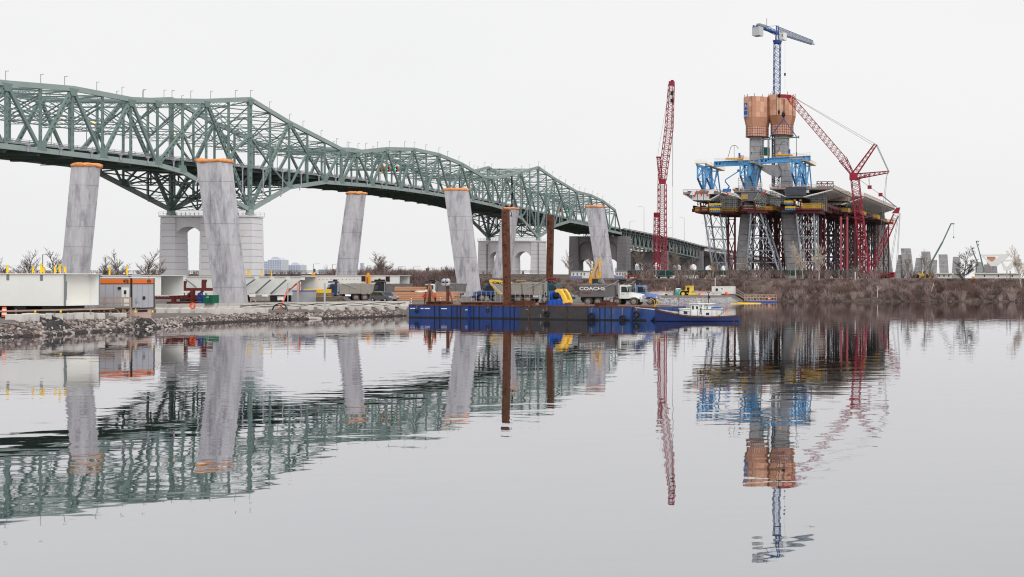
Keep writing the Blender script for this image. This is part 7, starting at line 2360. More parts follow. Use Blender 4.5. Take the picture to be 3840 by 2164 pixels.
# green netted hoist box, boom lift, scaffold box
nb_ = thing('netted_hoist', 'dark green netted hoist box between the upper tower legs', 'hoist', PX(2871, 582, 606))
a, b_ = PX(2859, 552, 606), PX(2883, 582, 606)
MB().b2(a.x, b_.x, 606, 609, b_.z, a.z).build('net_box', MATS['net_green'], nb_)
for px in (2860, 2882):
	MB().lattice(PX(px, 590, 605.8), PX(px, 520, 605.8), 0.8, 8, 0.08).build('hoist_mast', MATS['galvanised'], nb_)
MB().lattice(PX(2900, 700, 612), PX(2900, 505, 612), 1.3, 20, 0.12).build('hoist_mast', MATS['black_paint'], nb_)
bl = thing('boom_lift', 'slim blue articulated boom lift beside the middle traveller', 'boom lift', q7(672, 400, 594))
P = [q7(670, 392, 594), q7(690, 362, 594), q7(653, 318, 594), q7(655, 300, 594), q7(775, 222, 594)]
for i, (a, b_) in enumerate(zip(P, P[1:])):
	MB().beam(a, b_, 0.55 - 0.07 * i, 0.6 - 0.07 * i).build('boom_section', MATS['gantry_blue_d'], bl)
MB().box(q7(668, 396, 594), (3.6, 2, 1.4)).build('chassis', MATS['gantry_blue_d'], bl)
MB().box(q7(778, 218, 594), (1.6, 1, 1.2)).build('basket', MATS['gantry_blue_d'], bl)
sf = thing('scaffold_frame', 'brown openwork steel frame behind the right traveller', 'scaffold', q7(1560, 390, 640))
for x in (1485, 1525, 1580, 1632):
	for D in (640, 650):
		MB().beam(q7(x, 395, D), q7(x, 318, D), 0.35, 0.35).build('post', MATS['column_brown'], sf)
for y in (318, 336, 365):
	for D in (640, 650):
		MB().beam(q7(1480, y, D), q7(1636, y, D), 0.3, 0.35).build('beam', MATS['column_brown'], sf)
for x0, x1 in ((1485, 1525), (1525, 1580), (1580, 1632), (1632, 1580)):
	MB().beam(q7(x0, 390, 640), q7(x1, 320, 640), 0.22, 0.22).build('brace', MATS['column_brown'], sf)
	MB().beam(q7(x1, 390, 650), q7(x0, 320, 650), 0.22, 0.22).build('brace', MATS['column_brown'], sf)
# scaffolding around the middle traveller
sc2 = thing('tube_scaffold', 'grey tube scaffolding wrapped round the foot of the middle traveller', 'scaffold', q7(860, 395, 587))
for i in range(7):
	MB().tube(q7(775 + i * 33, 395, 586.5), q7(775 + i * 33, 330 if i > 2 else 280, 586.5), 0.1, 4).build('standard', MATS['rail_grey'], sc2)
for y in (290, 310, 330, 350, 365, 380):
	MB().tube(q7(765, y, 586.4), q7(985 if y > 325 else 850, y - 4, 586.4), 0.1, 4).build('ledger', MATS['rail_grey'], sc2)

for i, (x0, x1, y0, y1, D, lab) in enumerate(((925, 1015, 425, 545, 590.5, 'grey tube scaffold hanging beside the middle deck box'), (1430, 1570, 425, 585, 592, 'grey tube scaffold hanging below the right deck brackets'), (1060, 1190, 405, 500, 591, 'grey tube scaffold between the middle and right decks'), (610, 760, 450, 560, 591, 'grey tube scaffold under the left deck brackets'))):
	t_ = thing('tube_scaffold', lab, 'scaffold', q7((x0 + x1) / 2, y1, D), group='tube scaffolds on the deck')
	nx_, nz_ = int((x1 - x0) / 16), int((y1 - y0) / 16)
	for j in range(nx_ + 1):
		xx = lerp(x0, x1, j / nx_)
		for dd_ in (0, 1.6):
			MB().tube(q7(xx, y1, D) + V(0, dd_, 0), q7(xx, y0, D) + V(0, dd_, 0), 0.09, 4).build('standard', MATS['rail_grey' if j % 3 else 'dark_steel'], t_)
	for j in range(nz_ + 1):
		yy = lerp(y0, y1, j / nz_)
		MB().tube(q7(x0, yy, D), q7(x1, yy, D), 0.09, 4).build('ledger', MATS['rail_grey'], t_)
		if j % 2:
			MB().b2(q7(x0, yy, D).x, q7(x1, yy, D).x, D, D + 1.6, q7(x0, yy, D).z + 0.1, q7(x0, yy, D).z + 0.2).build('board', MATS['raw_wood'], t_)
rc = random.Random(9)
for i in range(26):
	dk_ = ((dkL, 2575, 2690, zL, 590), (dkC, 2752, 2836, zC, 592), (dkR, 2895, 3110, zR, 588))[i % 3]
	px = rc.uniform(dk_[1], dk_[2])
	D = dk_[4] + rc.uniform(0.6, 12)
	w_, h_ = rc.uniform(0.6, 2.2), rc.uniform(0.5, 1.7)
	c = V(xp(px, D), D, dk_[3] + h_ / 2 + 0.02)
	o = MB().box(c, (w_, rc.uniform(0.6, 1.6), h_), rc.uniform(-0.4, 0.4)).build('material_crate', MATS[rc.choice(['white_paint', 'plywood_b', 'net_green', 'gantry_blue_d', 'mustard', 'rail_grey', 'raw_wood', 'black_paint'])], dk_[0])
# --- tower crane
mast_x = 2915
tc = thing('tower_crane', 'blue tower crane standing above the plywood enclosures', 'tower crane', PX(2912, 700, 616))
pb_, pt_ = PX(2909, 700, 616), PX(2915, 160, 616)
MB().lattice(pb_, pt_, 3.0, 44, 0.19).build('mast', MATS['crane_blue'], tc)
MB().tube(pt_ + V(0, 0, -0.5), pt_ + V(0, 0, 1.0), 2.0, 10, 2.4).build('slewing_ring', MATS['crane_blue'], tc)
dirv = Vector((12.1, 27.6, 0)).normalized()
top_ = pt_ + V(0, 0, 0.8)
MB().lattice(top_, top_ + V(0, 0, 8.0), 1.7, 5, 0.17, w2=0.9).build('tower_head', MATS['crane_blue'], tc)
hub = top_ + V(0, 0, 4.0)
jl = 31.0
hub2 = hub + dirv * 1.2
n_ = 12
def jibp(k_, s_):
	h_ = lerp(3.6, 2.2, k_)
	side = Vector((dirv.y, -dirv.x, 0))
	base = hub2 + dirv * (jl * k_)
	if s_ == 2:
		return base + V(0, 0, h_)
	return base + side * (1.0 if s_ else -1.0)
for s_ in (0, 1, 2):
	MB().beam(jibp(0, s_), jibp(1, s_), 0.28, 0.28).build('jib_chord', MATS['crane_blue'], tc)
m = MB()
for i in range(n_ * 2):
	k0, k1 = i / (n_ * 2), (i + 1) / (n_ * 2)
	km = (k0 + k1) / 2
	for s_ in (0, 1):
		m.tube(jibp(k0, s_), jibp(km, 2), 0.12, 4)
		m.tube(jibp(km, 2), jibp(k1, s_), 0.12, 4)
	m.tube(jibp(k0, 0), jibp(k1, 1), 0.1, 3)
m.build('jib_lacing', MATS['trestle_grey'], tc)['kind'] = 'stuff'
side = Vector((dirv.y, -dirv.x, 0))
for s_ in (-1, 1):
	MB().beam(hub + side * s_, hub - dirv * 19 + side * s_ + V(0, 0, 0.3), 0.45, 0.7).build('counter_jib', MATS['crane_blue'], tc)
MB().lattice(hub - dirv * 1, hub - dirv * 12 + V(0, 0, 1.2), 1.8, 8, 0.12).build('counter_jib_truss', MATS['crane_blue'], tc)
MB().box(hub - dirv * 16.5 + V(0, 0, -2.2), (3.4, 4.4, 4.6), math.atan2(dirv.y, dirv.x)).build('counterweight', MATS['deck_steel'], tc)
MB().box(hub - dirv * 13 + V(0, 0, 1.4), (6, 2.2, 1.2), math.atan2(dirv.y, dirv.x)).build('winch_deck', MATS['rail_grey'], tc)
MB().box(top_ + dirv * 1.5 + side * 2.6 + V(0, 0, 2.4), (3.0, 2.4, 3.6), math.atan2(dirv.y, dirv.x)).build('operator_cab', MATS['white_paint'], tc)
MB().box(top_ + dirv * 1.5 + side * 2.6 + V(0, -1.6, 2.8), (0.8, 0.1, 1.2)).build('cab_window', MATS['glass_dark'], tc)
MB().tube(top_ + V(0, 0, 8), hub - dirv * 17, 0.1, 4).build('tie_bar', MATS['crane_blue'], tc)
MB().tube(hub - dirv * 9 + V(0, 0, 2), hub - dirv * 9 + V(0, 0, 6.0), 0.12, 4).build('aerial', MATS['black_paint'], tc)
hk = jibp(0.22, 0)
MB().tube(hk, V(hk.x, hk.y, PX(0, 280, hk.y).z), 0.05, 3).build('hoist_rope', MATS['rail_grey'], tc)
MB().box((hk.x, hk.y, PX(0, 279, hk.y).z), (0.8, 0.5, 1.4)).build('hook_block', MATS['black_paint'], tc)
MB().tube((hk.x, hk.y, PX(0, 280, hk.y).z), (hk.x, hk.y, PX(0, 335, hk.y).z), 0.05, 3).build('hoist_rope', MATS['rail_grey'], tc)
for dx in (-0.7, 0.7):
	MB().tube(PX(2913, 318, 614) + V(dx, 0, 0), PX(2913, 318, 614) + V(dx, 0.5, 0), 0.5, 8).build('flood_light', MATS['white_paint'], tc)

# --- red lattice crane A (left) and B (right)
CR = MATS['crane_red']
def crawler(par, base, ln, wd):
	for s_ in (-1, 1):
		MB().prism([(base.x - ln / 2, 0.5 + base.z), (base.x - ln / 2 + 0.8, base.z), (base.x + ln / 2 - 0.8, base.z), (base.x + ln / 2, 0.5 + base.z), (base.x + ln / 2 - 0.4, 1.5 + base.z), (base.x - ln / 2 + 0.4, 1.5 + base.z)], 'y', base.y + s_ * wd / 2 - 0.7, base.y + s_ * wd / 2 + 0.7).build('crawler_track', MATS['black_rubber'], par)
	MB().b2(base.x - ln * 0.4, base.x + ln * 0.5, base.y - 2, base.y + 2, base.z + 1.5, base.z + 3.6).build('crane_body', CR, par)
	MB().b2(base.x + ln * 0.5, base.x + ln * 0.75, base.y - 2.4, base.y + 2.4, base.z + 1.2, base.z + 4.0).build('counterweight', CR, par)
ca = thing('lattice_crane', 'tall upright dark red lattice crane left of the tower', 'crane', PX(2478, 1046, 560))
crawler(ca, V(PX(2490, 1046, 560).x, 560, 5.2), 9, 6)
MB().lattice(PX(2482, 1030, 560), PX(2484, 690, 560), 3.3, 30, 0.19, w2=3.0).build('main_boom', CR, ca)
MB().b2(PX(2474, 690, 560).x, PX(2494, 690, 560).x, 558.6, 561.4, PX(0, 690, 560).z, PX(0, 672, 560).z).build('boom_knee', CR, ca)
MB().lattice(PX(2484, 674, 560), PX(2509, 480, 560), 2.9, 17, 0.17, w2=3.0).build('luffing_jib', CR, ca)
MB().lattice(PX(2509, 480, 560), PX(2518, 318, 560), 3.0, 14, 0.17, w2=2.2).build('luffing_jib', CR, ca)
MB().box(PX(2519, 313, 560), (2.4, 1.6, 2.0)).build('jib_head', CR, ca)
MB().box(PX(2521, 305, 560), (1.2, 0.5, 1.2)).build('sheave', MATS['black_paint'], ca)
for y in (377, 350):
	MB().box(PX(2520, y, 558.4), (1.3, 0.8, 1.8)).build('hook_block', MATS['black_paint'], ca)
MB().lattice(PX(2460, 1030, 564), PX(2463, 800, 564), 2.0, 20, 0.17).build('back_mast', CR, ca)
MB().box(PX(2463, 806, 564), (2.4, 1.6, 2.2)).build('mast_head', CR, ca)
MB().lattice(PX(2478, 680, 563), PX(2470, 590, 563), 1.4, 8, 0.14).build('jib_strut', CR, ca)
MB().box(PX(2471, 590, 563), (2.4, 0.8, 0.7)).build('strut_head', CR, ca)
for a, b_ in (((2463, 800), (2468, 675)), ((2466, 590), (2470, 560)), ((2470, 560), (2510, 330)), ((2469, 590), (2465, 720)), ((2521, 330), (2522, 700)), ((2523, 330), (2523, 900))):
	MB().tube(PX(a[0], a[1], 562), PX(b_[0], b_[1], 562), 0.07, 3).build('stay_rope', MATS['rail_grey'], ca)
cbn = thing('lattice_crane', 'dark red lattice crane with a long jib reaching left to the tower top', 'crane', PX(3250, 1046, 600))
crawler(cbn, V(PX(3300, 1046, 604).x, 604, 5.2), 10, 6)
MB().lattice(PX(3246, 1030, 600), PX(3206, 670, 600), 4.2, 30, 0.21, w2=3.8).build('main_boom', CR, cbn)
MB().box(PX(3201, 662, 600), (3.8, 3, 3.6)).build('boom_knee', CR, cbn)
MB().lattice(PX(3196, 652, 600), PX(3160, 596, 598), 1.5, 5, 0.22, w2=3.4).build('luffing_jib', CR, cbn)
MB().lattice(PX(3160, 596, 598), PX(2972, 378, 596), 3.4, 28, 0.17, w2=3.2).build('luffing_jib', CR, cbn)
MB().lattice(PX(2972, 378, 596), PX(2955, 362, 596), 3.2, 3, 0.2, w2=1.6).build('jib_tip', CR, cbn)
MB().beam(PX(2966, 362, 595), PX(2928, 360, 595), 1.2, 1.6).build('jib_head', CR, cbn)
MB().tube(PX(2922, 360, 594.6), PX(2922, 360, 595.4), 1.0, 12).build('sheave', MATS['black_paint'], cbn)
MB().lattice(PX(3203, 655, 601), PX(3284, 541, 601), 2.4, 14, 0.18, w2=1.3).build('upper_strut', CR, cbn)
MB().lattice(PX(3208, 662, 601), PX(3333, 645, 601), 2.6, 14, 0.18, w2=0.9).build('lower_strut', CR, cbn)
MB().lattice(PX(3210, 672, 601), PX(3262, 656, 601), 0.8, 6, 0.14).build('strut_brace', CR, cbn)
MB().lattice(PX(3258, 1030, 606), PX(3360, 806, 606), 3.0, 26, 0.16, w2=2.6).build('derrick_mast', CR, cbn)
a = [PX(x, y, 606) for x, y in ((3345, 800), (3370, 800), (3375, 778), (3362, 780))]
MB().prism([(p.x, p.z) for p in a], 'y', 604.8, 607.2).build('mast_head', CR, cbn)
for (x0, y0), (x1, y1), r_ in (((2972, 362), (3284, 541), 0.09), ((2976, 366), (3280, 548), 0.09), ((3284, 541), (3332, 645), 0.16), ((3288, 541), (3335, 645), 0.16), ((3330, 648), (3322, 672), 0.09), ((3322, 672), (3288, 1000), 0.09), ((3326, 650), (3305, 1000), 0.09),
                              ((3210, 664), (3268, 706), 0.1), ((3268, 706), (3302, 730), 0.1), ((3302, 730), (3362, 778), 0.16), ((3308, 732), (3365, 778), 0.14), ((3262, 656), (3260, 700), 0.07), ((3254, 660), (3261, 700), 0.07), ((3372, 800), (3340, 1010), 0.09), ((3368, 800), (3335, 1010), 0.09), ((3374, 800), (3358, 1040), 0.09), ((3376, 800), (3363, 1040), 0.09), ((2960, 372), (3155, 600), 0.05)):
	MB().tube(PX(x0, y0, 603), PX(x1, y1, 603), r_, 4).build('stay_rope', MATS['rail_grey'], cbn)
for x, y in ((3261, 702), (3302, 730)):
	MB().box(PX(x, y, 603), (2.0, 0.8, 1.8)).build('sheave_block', CR, cbn)
for (x0, y0), (x1, y1) in (((3268, 1046), (3352, 1028)), ((3352, 1028), (3350, 1022)), ((3300, 1040), (3350, 1024))):
	MB().beam(PX(x0, y0, 600), PX(x1, y1, 600), 0.9, 1.0).build('rear_frame', CR, cbn)
for x, y0, y1 in ((2921, 362, 420), (2937, 372, 425), (2941, 372, 425)):
	MB().tube(PX(x, y0, 594), PX(x, y1, 594), 0.14, 4).build('hoist_rope', MATS['black_paint'], cbn)
def drop(x, y, r_, h_):
	c = PX(x, y, 594)
	MB().loft([[c + V(r_ * k_ * math.cos(t_ * math.pi / 4), r_ * k_ * math.sin(t_ * math.pi / 4), dz_) for t_ in range(8)] for dz_, k_ in ((-h_, 0.25), (-h_ * 0.3, 0.9), (h_ * 0.3, 1.0), (h_, 0.35))]).build('hook_block', MATS['black_paint'], cbn)
drop(2921, 421, 0.6, 1.4)
drop(2938, 430, 0.95, 1.6)
sp = thing('spreader_beam', 'grey-green spreader beam hung on blue slings before the tower', 'spreader beam', PX(2930, 520, 593))
MB().tube(PX(2863, 523, 593), PX(2996, 514, 593), 0.32, 8).build('beam', MATS['dark_steel'], sp)
for px, y in ((2864, 523), (2995, 514)):
	MB().tube(PX(px, y - 5, 593), PX(px, y + 5, 593), 0.3, 6).build('end_plate', MATS['dark_steel'], sp)
for px, y in ((2883, 521), (2987, 512)):
	MB().tube(PX(2938, 445, 593.5), PX(px, y, 593.2), 0.24, 5).build('sling', MATS['crane_blue'], sp)
for px, y0, y1 in ((2882, 522, 600), (2987, 515, 588)):
	MB().tube(PX(px, y0, 592.8), PX(px, y1, 592.8), 0.16, 5).build('hanger_rod', MATS['dark_steel'], sp)
	MB().tube(PX(px, y1 - 16, 592.7), PX(px, y1, 592.7), 0.36, 6).build('hanger_sleeve', MATS['crane_blue'], sp)
# ------------------------------------------------------------------ vegetation, far bank, distance
def grow(rng, base, h_, spread, depth, trunk_r, lean=(0, 0), dens=3, up=0.55, rmin=0.024):
	"""bare tree: returns (trunk MB, twig MB)"""
	tk, tw = MB(), MB()
	def branch(p, d, ln, r_, lev):
		n_ = 4 if lev == 0 else 3 if lev == 1 else 2
		q = p
		for i in range(n_):
			d = (d + Vector((rng.uniform(-1, 1), rng.uniform(-1, 1), rng.uniform(-0.2, 0.5))) * (0.12 + 0.05 * lev)).normalized()
			e = q + d * (ln / n_)
			ra, rb = r_ * (1 - 0.45 * i / n_), r_ * (1 - 0.45 * (i + 1) / n_)
			(tk if lev < 2 else tw).tube(q, e, max(rmin, ra), 5 if lev < 2 else 3, max(rmin * 0.7, rb))
			q = e
			if lev < depth and i > (0 if lev == 0 else -1):
				for _ in range(dens if lev else 2):
					a = rng.uniform(0, 2 * math.pi)
					out_ = Vector((math.cos(a), math.sin(a), 0))
					nd = (d * up + out_ * rng.uniform(0.35, 0.8) * spread + V(0, 0, 0.3)).normalized()
					branch(q, nd, ln * rng.uniform(0.38, 0.62) * (1.15 - 0.15 * i), r_ * 0.5, lev + 1)
		if lev < depth:
			branch(q, d, ln * 0.6, r_ * 0.55, lev + 1)
	branch(Vector(base), Vector((lean[0], lean[1], 1)).normalized(), h_ * 0.5, trunk_r, 0)
	return tk, tw
def bare_tree(label, px, py_base, py_top, D, mt='bark', spread=0.8, depth=4, dens=3, seed=0, lean=(0, 0), up=0.55, group='bare trees', zb=None):
	b_ = at(px, py_base, D)
	if zb is not None:
		b_.z = zb
	else:
		b_.z = gz(b_.x, b_.y) - 0.1
	h_ = at(px, py_top, D).z - b_.z
	rng = random.Random(seed)
	t_ = thing('bare_tree', label, 'tree', b_, group=group, world=False)
	tk, tw = grow(rng, (0, 0, 0), h_, spread, depth, max(0.09, h_ * 0.02), lean, dens, up, 0.04 if spread > 1.8 else 0.03 if mt == 'bark_pale' else 0.026)
	mz = max(v_[2] for v_ in tw.v)
	k_ = h_ / mz
	for m_ in (tk, tw):
		m_.v = [(x * k_, y * k_, z * k_) for x, y, z in m_.v]
	tk.build('trunk', MATS[mt], t_)
	o = tw.build('crown', MATS[mt], t_)
	return t_
LEFT = [(8, 1030, 962, 300, 'bare tree at the left edge of the picture'), (112, 1030, 932, 330, 'bare tree second from the left edge'), (205, 1032, 925, 330, 'bare tree just left of the leftmost leg'), (375, 1032, 952, 330, 'small bare tree right of the leftmost leg'),
		(436, 1034, 930, 330, 'bare tree standing above the two yellow posts'), (540, 1034, 930, 330, 'bare tree left of the panelled pier'), (580, 1034, 968, 330, 'low bushy bare tree touching the panelled pier'), (1228, 1032, 990, 345, 'small bare tree left of the third leg'), (1375, 1034, 1000, 345, 'thin bare tree right of the third leg'),
		(1437, 1034, 940, 330, 'large bare tree above the end of the long white girder'), (1672, 1036, 992, 310, 'bare tree left of the fourth leg'), (1600, 1048, 998, 305, 'sprawling bare bush-tree above the timber piles')]
for i, (px, yb, yt, D, lab) in enumerate(LEFT):
	bare_tree(lab, px, yb + 14, yt, D, 'bark', spread=1.25, depth=4 if px in (1437, 1600) else 3, seed=100 + i, dens=3, up=0.6, zb=1.6 if D > 300 and px < 1560 else None)
RIGHT = [(2412, 1062, 912, 300, 'bark', 'wide bare tree in front of the first approach pier'), (2545, 1060, 915, 298, 'bark', 'bare tree before the green fence, right of the red crane'), (2600, 1062, 950, 296, 'bark', 'small bare tree before the green fence, nearest the yellow boom'), (2685, 1060, 950, 300, 'bark', 'bare tree at the foot of the left grey trestle'),
         (2790, 1092, 948, 291, 'bark', 'full bare tree before the left tower leg'), (2870, 1062, 948, 306, 'bark_dark', 'dark bare tree between the tower legs'), (2985, 1062, 900, 300, 'bark_pale', 'pale birch-like tree before the right tower leg'), (3070, 1068, 905, 298, 'bark_pale', 'pale slanting tree before the right trestle'), (3012, 1062, 940, 304, 'bark_pale', 'slender pale tree just behind the birch'),
         (3215, 1066, 970, 300, 'bark', 'bare tree at the foot of the red crane mast'), (3290, 1066, 985, 300, 'bark', 'low bare tree right of the red crane mast'), (3405, 1062, 935, 300, 'bark', 'thin bare tree before the far concrete legs'), (3470, 1062, 930, 303, 'bark', 'thin bare tree between the far concrete legs'), (3614, 1092, 922, 290, 'bark_dark', 'large dark bare tree on the right bank'),
         (3830, 1062, 915, 292, 'bark_pale', 'pale bare tree at the right edge of the picture'), (2140, 1062, 935, 310, 'bark', 'thin bare tree left of the last leg'), (2210, 1062, 930, 318, 'bark', 'thin bare tree seen through the arch of the dark pier')]
for i, (px, yb, yt, D, mt, lab) in enumerate(RIGHT):
	big = px in (3614, 2790)
	bare_tree(lab, px, yb, yt, D, mt, spread=1.2 if not big else 1.9, depth=4 if px in (2412, 2790, 2985, 3070, 3614, 2545, 3830, 2870) else 3, seed=200 + i, dens=2, lean=(0.12 * math.sin(i * 2.1), 0), up=0.8 if mt == 'bark_pale' else 0.6)
# broken trunks on the bank
for i, (px, y0, y1, lab) in enumerate(((3290, 1120, 1072, 'short broken pale trunk standing at the water edge'), (3488, 1108, 1060, 'pale leaning dead tree on the right bank'))):
	p = on_ground(px, y0, 280, 320)
	q = at(px + (14 if i else 2), y1, p.y)
	t_ = thing('dead_tree', lab, 'tree', p, group='dead trunks on the bank')
	MB().tube(p, q, 0.16, 6, 0.08).build('trunk', MATS['bark_pale'], t_)
	for s_ in (-1, 1, 0.4):
		c = lerp(p, q, 0.6 + 0.2 * s_ * 0.3)
		MB().tube(c, c + V(s_ * 0.9, 0, 0.7), 0.06, 4, 0.02).build('branch', MATS['bark_pale'], t_)
p = on_ground(3800, 1128, 280, 320)
o = MB().path([p, p + V(1.4, 0.3, 0.4), p + V(2.4, 0.3, 1.0)], 0.12, 5).build('driftwood', MATS['bark_pale'])
tag(o, 'pale driftwood branch at the water edge by the right frame', 'driftwood')

# winter scrub covering the bank: one mass of leafless twigs
rb = random.Random(21)
def scrub(name, area, n_, hlo, hhi, per, mts, zlim=None):
	per_m = [MB() for _ in mts]
	for b_ in range(n_):
		x, y = area()
		z = gz(x, y)
		if z < 0.12:
			continue
		m = per_m[int(min(0.999, max(0, 0.5 + 0.75 * mnoise.noise(Vector((x * 0.16, y * 0.3, 2.0))) + rb.uniform(-0.28, 0.28))) * len(mts))]
		H = min(rb.uniform(hlo, hhi), (5.6 if zlim is None else zlim) - z + rb.uniform(-0.3, 0.3))
		if H < 0.35:
			continue
		Wd = H * rb.uniform(0.5, 0.9)
		for _ in range(per):
			a = rb.uniform(0, 6.28)
			s_ = rb.uniform(0.1, 1.0)
			p0 = V(x + 0.25 * math.cos(a), y + 0.25 * math.sin(a), z - 0.05)
			d1 = V(math.cos(a) * Wd * s_ * 0.45, math.sin(a) * Wd * s_ * 0.45, H * rb.uniform(0.35, 0.6))
			d2 = V(math.cos(a) * Wd * s_ * 0.5 + rb.uniform(-0.3, 0.3), math.sin(a) * Wd * s_ * 0.5, H * rb.uniform(0.15, 0.5) * (1.1 - 0.5 * s_))
			p1 = p0 + d1
			p2 = p1 + d2
			w_ = 0.035
			k_ = len(m.v)
			m.v += [tuple(p0 - V(w_, 0, 0)), tuple(p0 + V(w_, 0, 0)), tuple(p1 - V(w_ * 0.7, 0, 0)), tuple(p1 + V(w_ * 0.7, 0.02, 0)), tuple(p2)]
			m.f += [(k_, k_ + 1, k_ + 3, k_ + 2), (k_ + 2, k_ + 3, k_ + 4)]
			for t_ in range(2):
				c = lerp(p1, p2, rb.uniform(0.0, 0.7))
				e = c + V(rb.uniform(-0.5, 0.5), rb.uniform(-0.3, 0.3), rb.uniform(0.1, 0.55)) * (H * 0.35)
				k_ = len(m.v)
				m.v += [tuple(c - V(0.018, 0, 0)), tuple(c + V(0.018, 0, 0)), tuple(e)]
				m.f += [(k_, k_ + 1, k_ + 2)]
	for m, mt in zip(per_m, mts):
		o = m.build(name, MATS[mt])
		tag(o, 'leafless brown winter scrub covering the river bank', 'scrub', kind='stuff')
mat('scrub_a', (134, 114, 110), 0.95, 0.2, 0.4)
mat('scrub_b', (98, 80, 76), 0.95, 0.2, 0.4)
mat('scrub_c', (158, 140, 136), 0.95, 0.2, 0.4)
def bank_area():
	x = rb.uniform(-66, 8)
	return x, rb.uniform(284.5, 304)
mat('scrub_d', (122, 96, 86), 0.95, 0.2, 0.4)
mat('scrub_e', (124, 112, 86), 0.95, 0.2, 0.4)
scrub('undergrowth', bank_area, 1500, 1.2, 3.0, 30, ('scrub_d', 'scrub_b', 'scrub_a', 'scrub_c', 'scrub_b'))
scrub('undergrowth', lambda: (rb.uniform(-66, 8), rb.uniform(284.5, 288.5)), 260, 0.4, 0.9, 18, ('scrub_e', 'scrub_d', 'scrub_e'))
def bank_area2():
	px = rb.uniform(1330, 2820)
	y = rb.uniform(289, 305)
	return (px - VX) * y / F, y
scrub('undergrowth', bank_area2, 800, 0.7, 1.9, 20, ('scrub_b', 'scrub_a'))
def left_area():
	px = rb.uniform(1240, 1720)
	y = rb.uniform(288, 300)
	return (px - VX) * y / F, y
scrub('undergrowth', left_area, 260, 2.2, 4.2, 26, ('scrub_b', 'scrub_a'), 9.0)
def thicket_area():
	px = rb.choice([2415, 2440, 2545, 2600, 2660, 2700, 2740, 2790, 2830, 2870, 2930, 2985, 3040, 3075, 3130, 3215, 3260, 3300, 3420, 3480]) + rb.gauss(0, 24)
	y = rb.uniform(300, 314)
	return (px - VX) * y / F, y
scrub('undergrowth', thicket_area, 150, 1.4, 3.8, 16, ('scrub_a', 'scrub_b', 'scrub_c'), 9.5)
def dike_area():
	return rb.uniform(-480, -215), rb.uniform(452, 472)
scrub('undergrowth', dike_area, 420, 1.0, 2.6, 14, ('scrub_b', 'scrub_a'), 9.5)

# --- far dike fence, green site fence, red silt fence
gf = thing('green_fence', 'long green screened site fence behind the bare trees', 'fence', at(2700, 1052, 318))
mat('fence_green', (34, 66, 62), 0.85, 0.12, 0.5)
for i in range(24):
	x0, x1 = at(2352 + i * 36, 1040, 318).x, at(2352 + (i + 1) * 36, 1040, 318).x
	if 2352 + i * 36 > 3180:
		break
	z0 = 5.7
	MB().tube((x0, 318, z0 - 0.3), (x0, 318, z0 + 2.3), 0.05, 5).build('post', MATS['raw_wood'], gf)
	MB().b2(x0 + 0.06, x1 - 0.06, 318.02, 318.05, z0 + 0.75 + 0.1 * math.sin(i), z0 + 2.1).build('screen', MATS['fence_green'], gf)
mat('silt_red', (150, 84, 82), 0.9, 0.12, 0.6)
rf = thing('silt_fence', 'faded red mesh fence along the spur below the bank', 'fence', at(2500, 1100, 287))
for i in range(34):
	px = 2240 + i * 15
	if px > 2745:
		break
	x0, x1 = (px - VX) * 287 / F, (px + 15 - VX) * 287 / F
	z0 = 1.6
	MB().tube((x0, 287, z0 - 0.2), (x0, 287, z0 + 1.3), 0.04, 4).build('post', MATS['raw_wood'], rf)
	MB().b2(x0 + 0.04, x1 - 0.04, 287.02, 287.04, z0 + 0.1, z0 + 1.1).build('mesh', MATS['silt_red'], rf)
df_ = thing('dike_railing', 'thin grey guard railing along the far dike', 'railing', V(-350, 474, 7.6))
for i in range(64):
	x0 = -500 + i * 4.8
	MB().tube((x0, 474, 7.4), (x0, 474, 9.0), 0.07, 4).build('post', MATS['rail_grey'], df_)
for k_ in (0.5, 1.0, 1.4):
	MB().beam((-500, 474, 7.6 + k_), (-198, 474, 7.6 + k_), 0.08, 0.14).build('rail', MATS['rail_grey'], df_)
# lamp posts with banners on the dike
for i, (px, y0, y1) in enumerate(((160, 955, 1020), (1175, 990, 1022), (1246, 992, 1022), (1378, 996, 1022), (1495, 1000, 1024), (1550, 1001, 1024), (1655, 1002, 1026), (1957, 1014, 1045))):
	D = 476.0 if i else 300
	p, q = at(px, y1, D), at(px, y0, D)
	p.z = max(gz(p.x, p.y), 1.0) if i in (0, 7) else 7.6
	t_ = thing('dike_lamp', ('tall lamp post with a red banner near the left edge', 'lamp post above the hoses right of the towers', 'second lamp post right of the distant towers', 'lamp post right of the third leg', 'lamp post above the right end of the long girder', 'lamp post with a red banner above the timber', 'lamp post left of the fourth leg', 'lamp post between the arches of the rusty pier')[i], 'lamp post', p, group='lamp posts on the dike')
	MB().tube(p, q, 0.1, 5).build('pole', MATS['rail_grey'], t_)
	MB().beam(q, q + V(2.6 if i in (0, 1, 4, 5) else 1.6, 0, 0.1), 0.12, 0.1).build('arm', MATS['rail_grey'], t_)
	c = lerp(p, q, 0.35)
	MB().box(c + V(0.5, 0, 0), (0.7, 0.05, 1.3)).build('banner', MATS['red_jacket' if i in (0, 5, 2) else 'net_green'], t_)
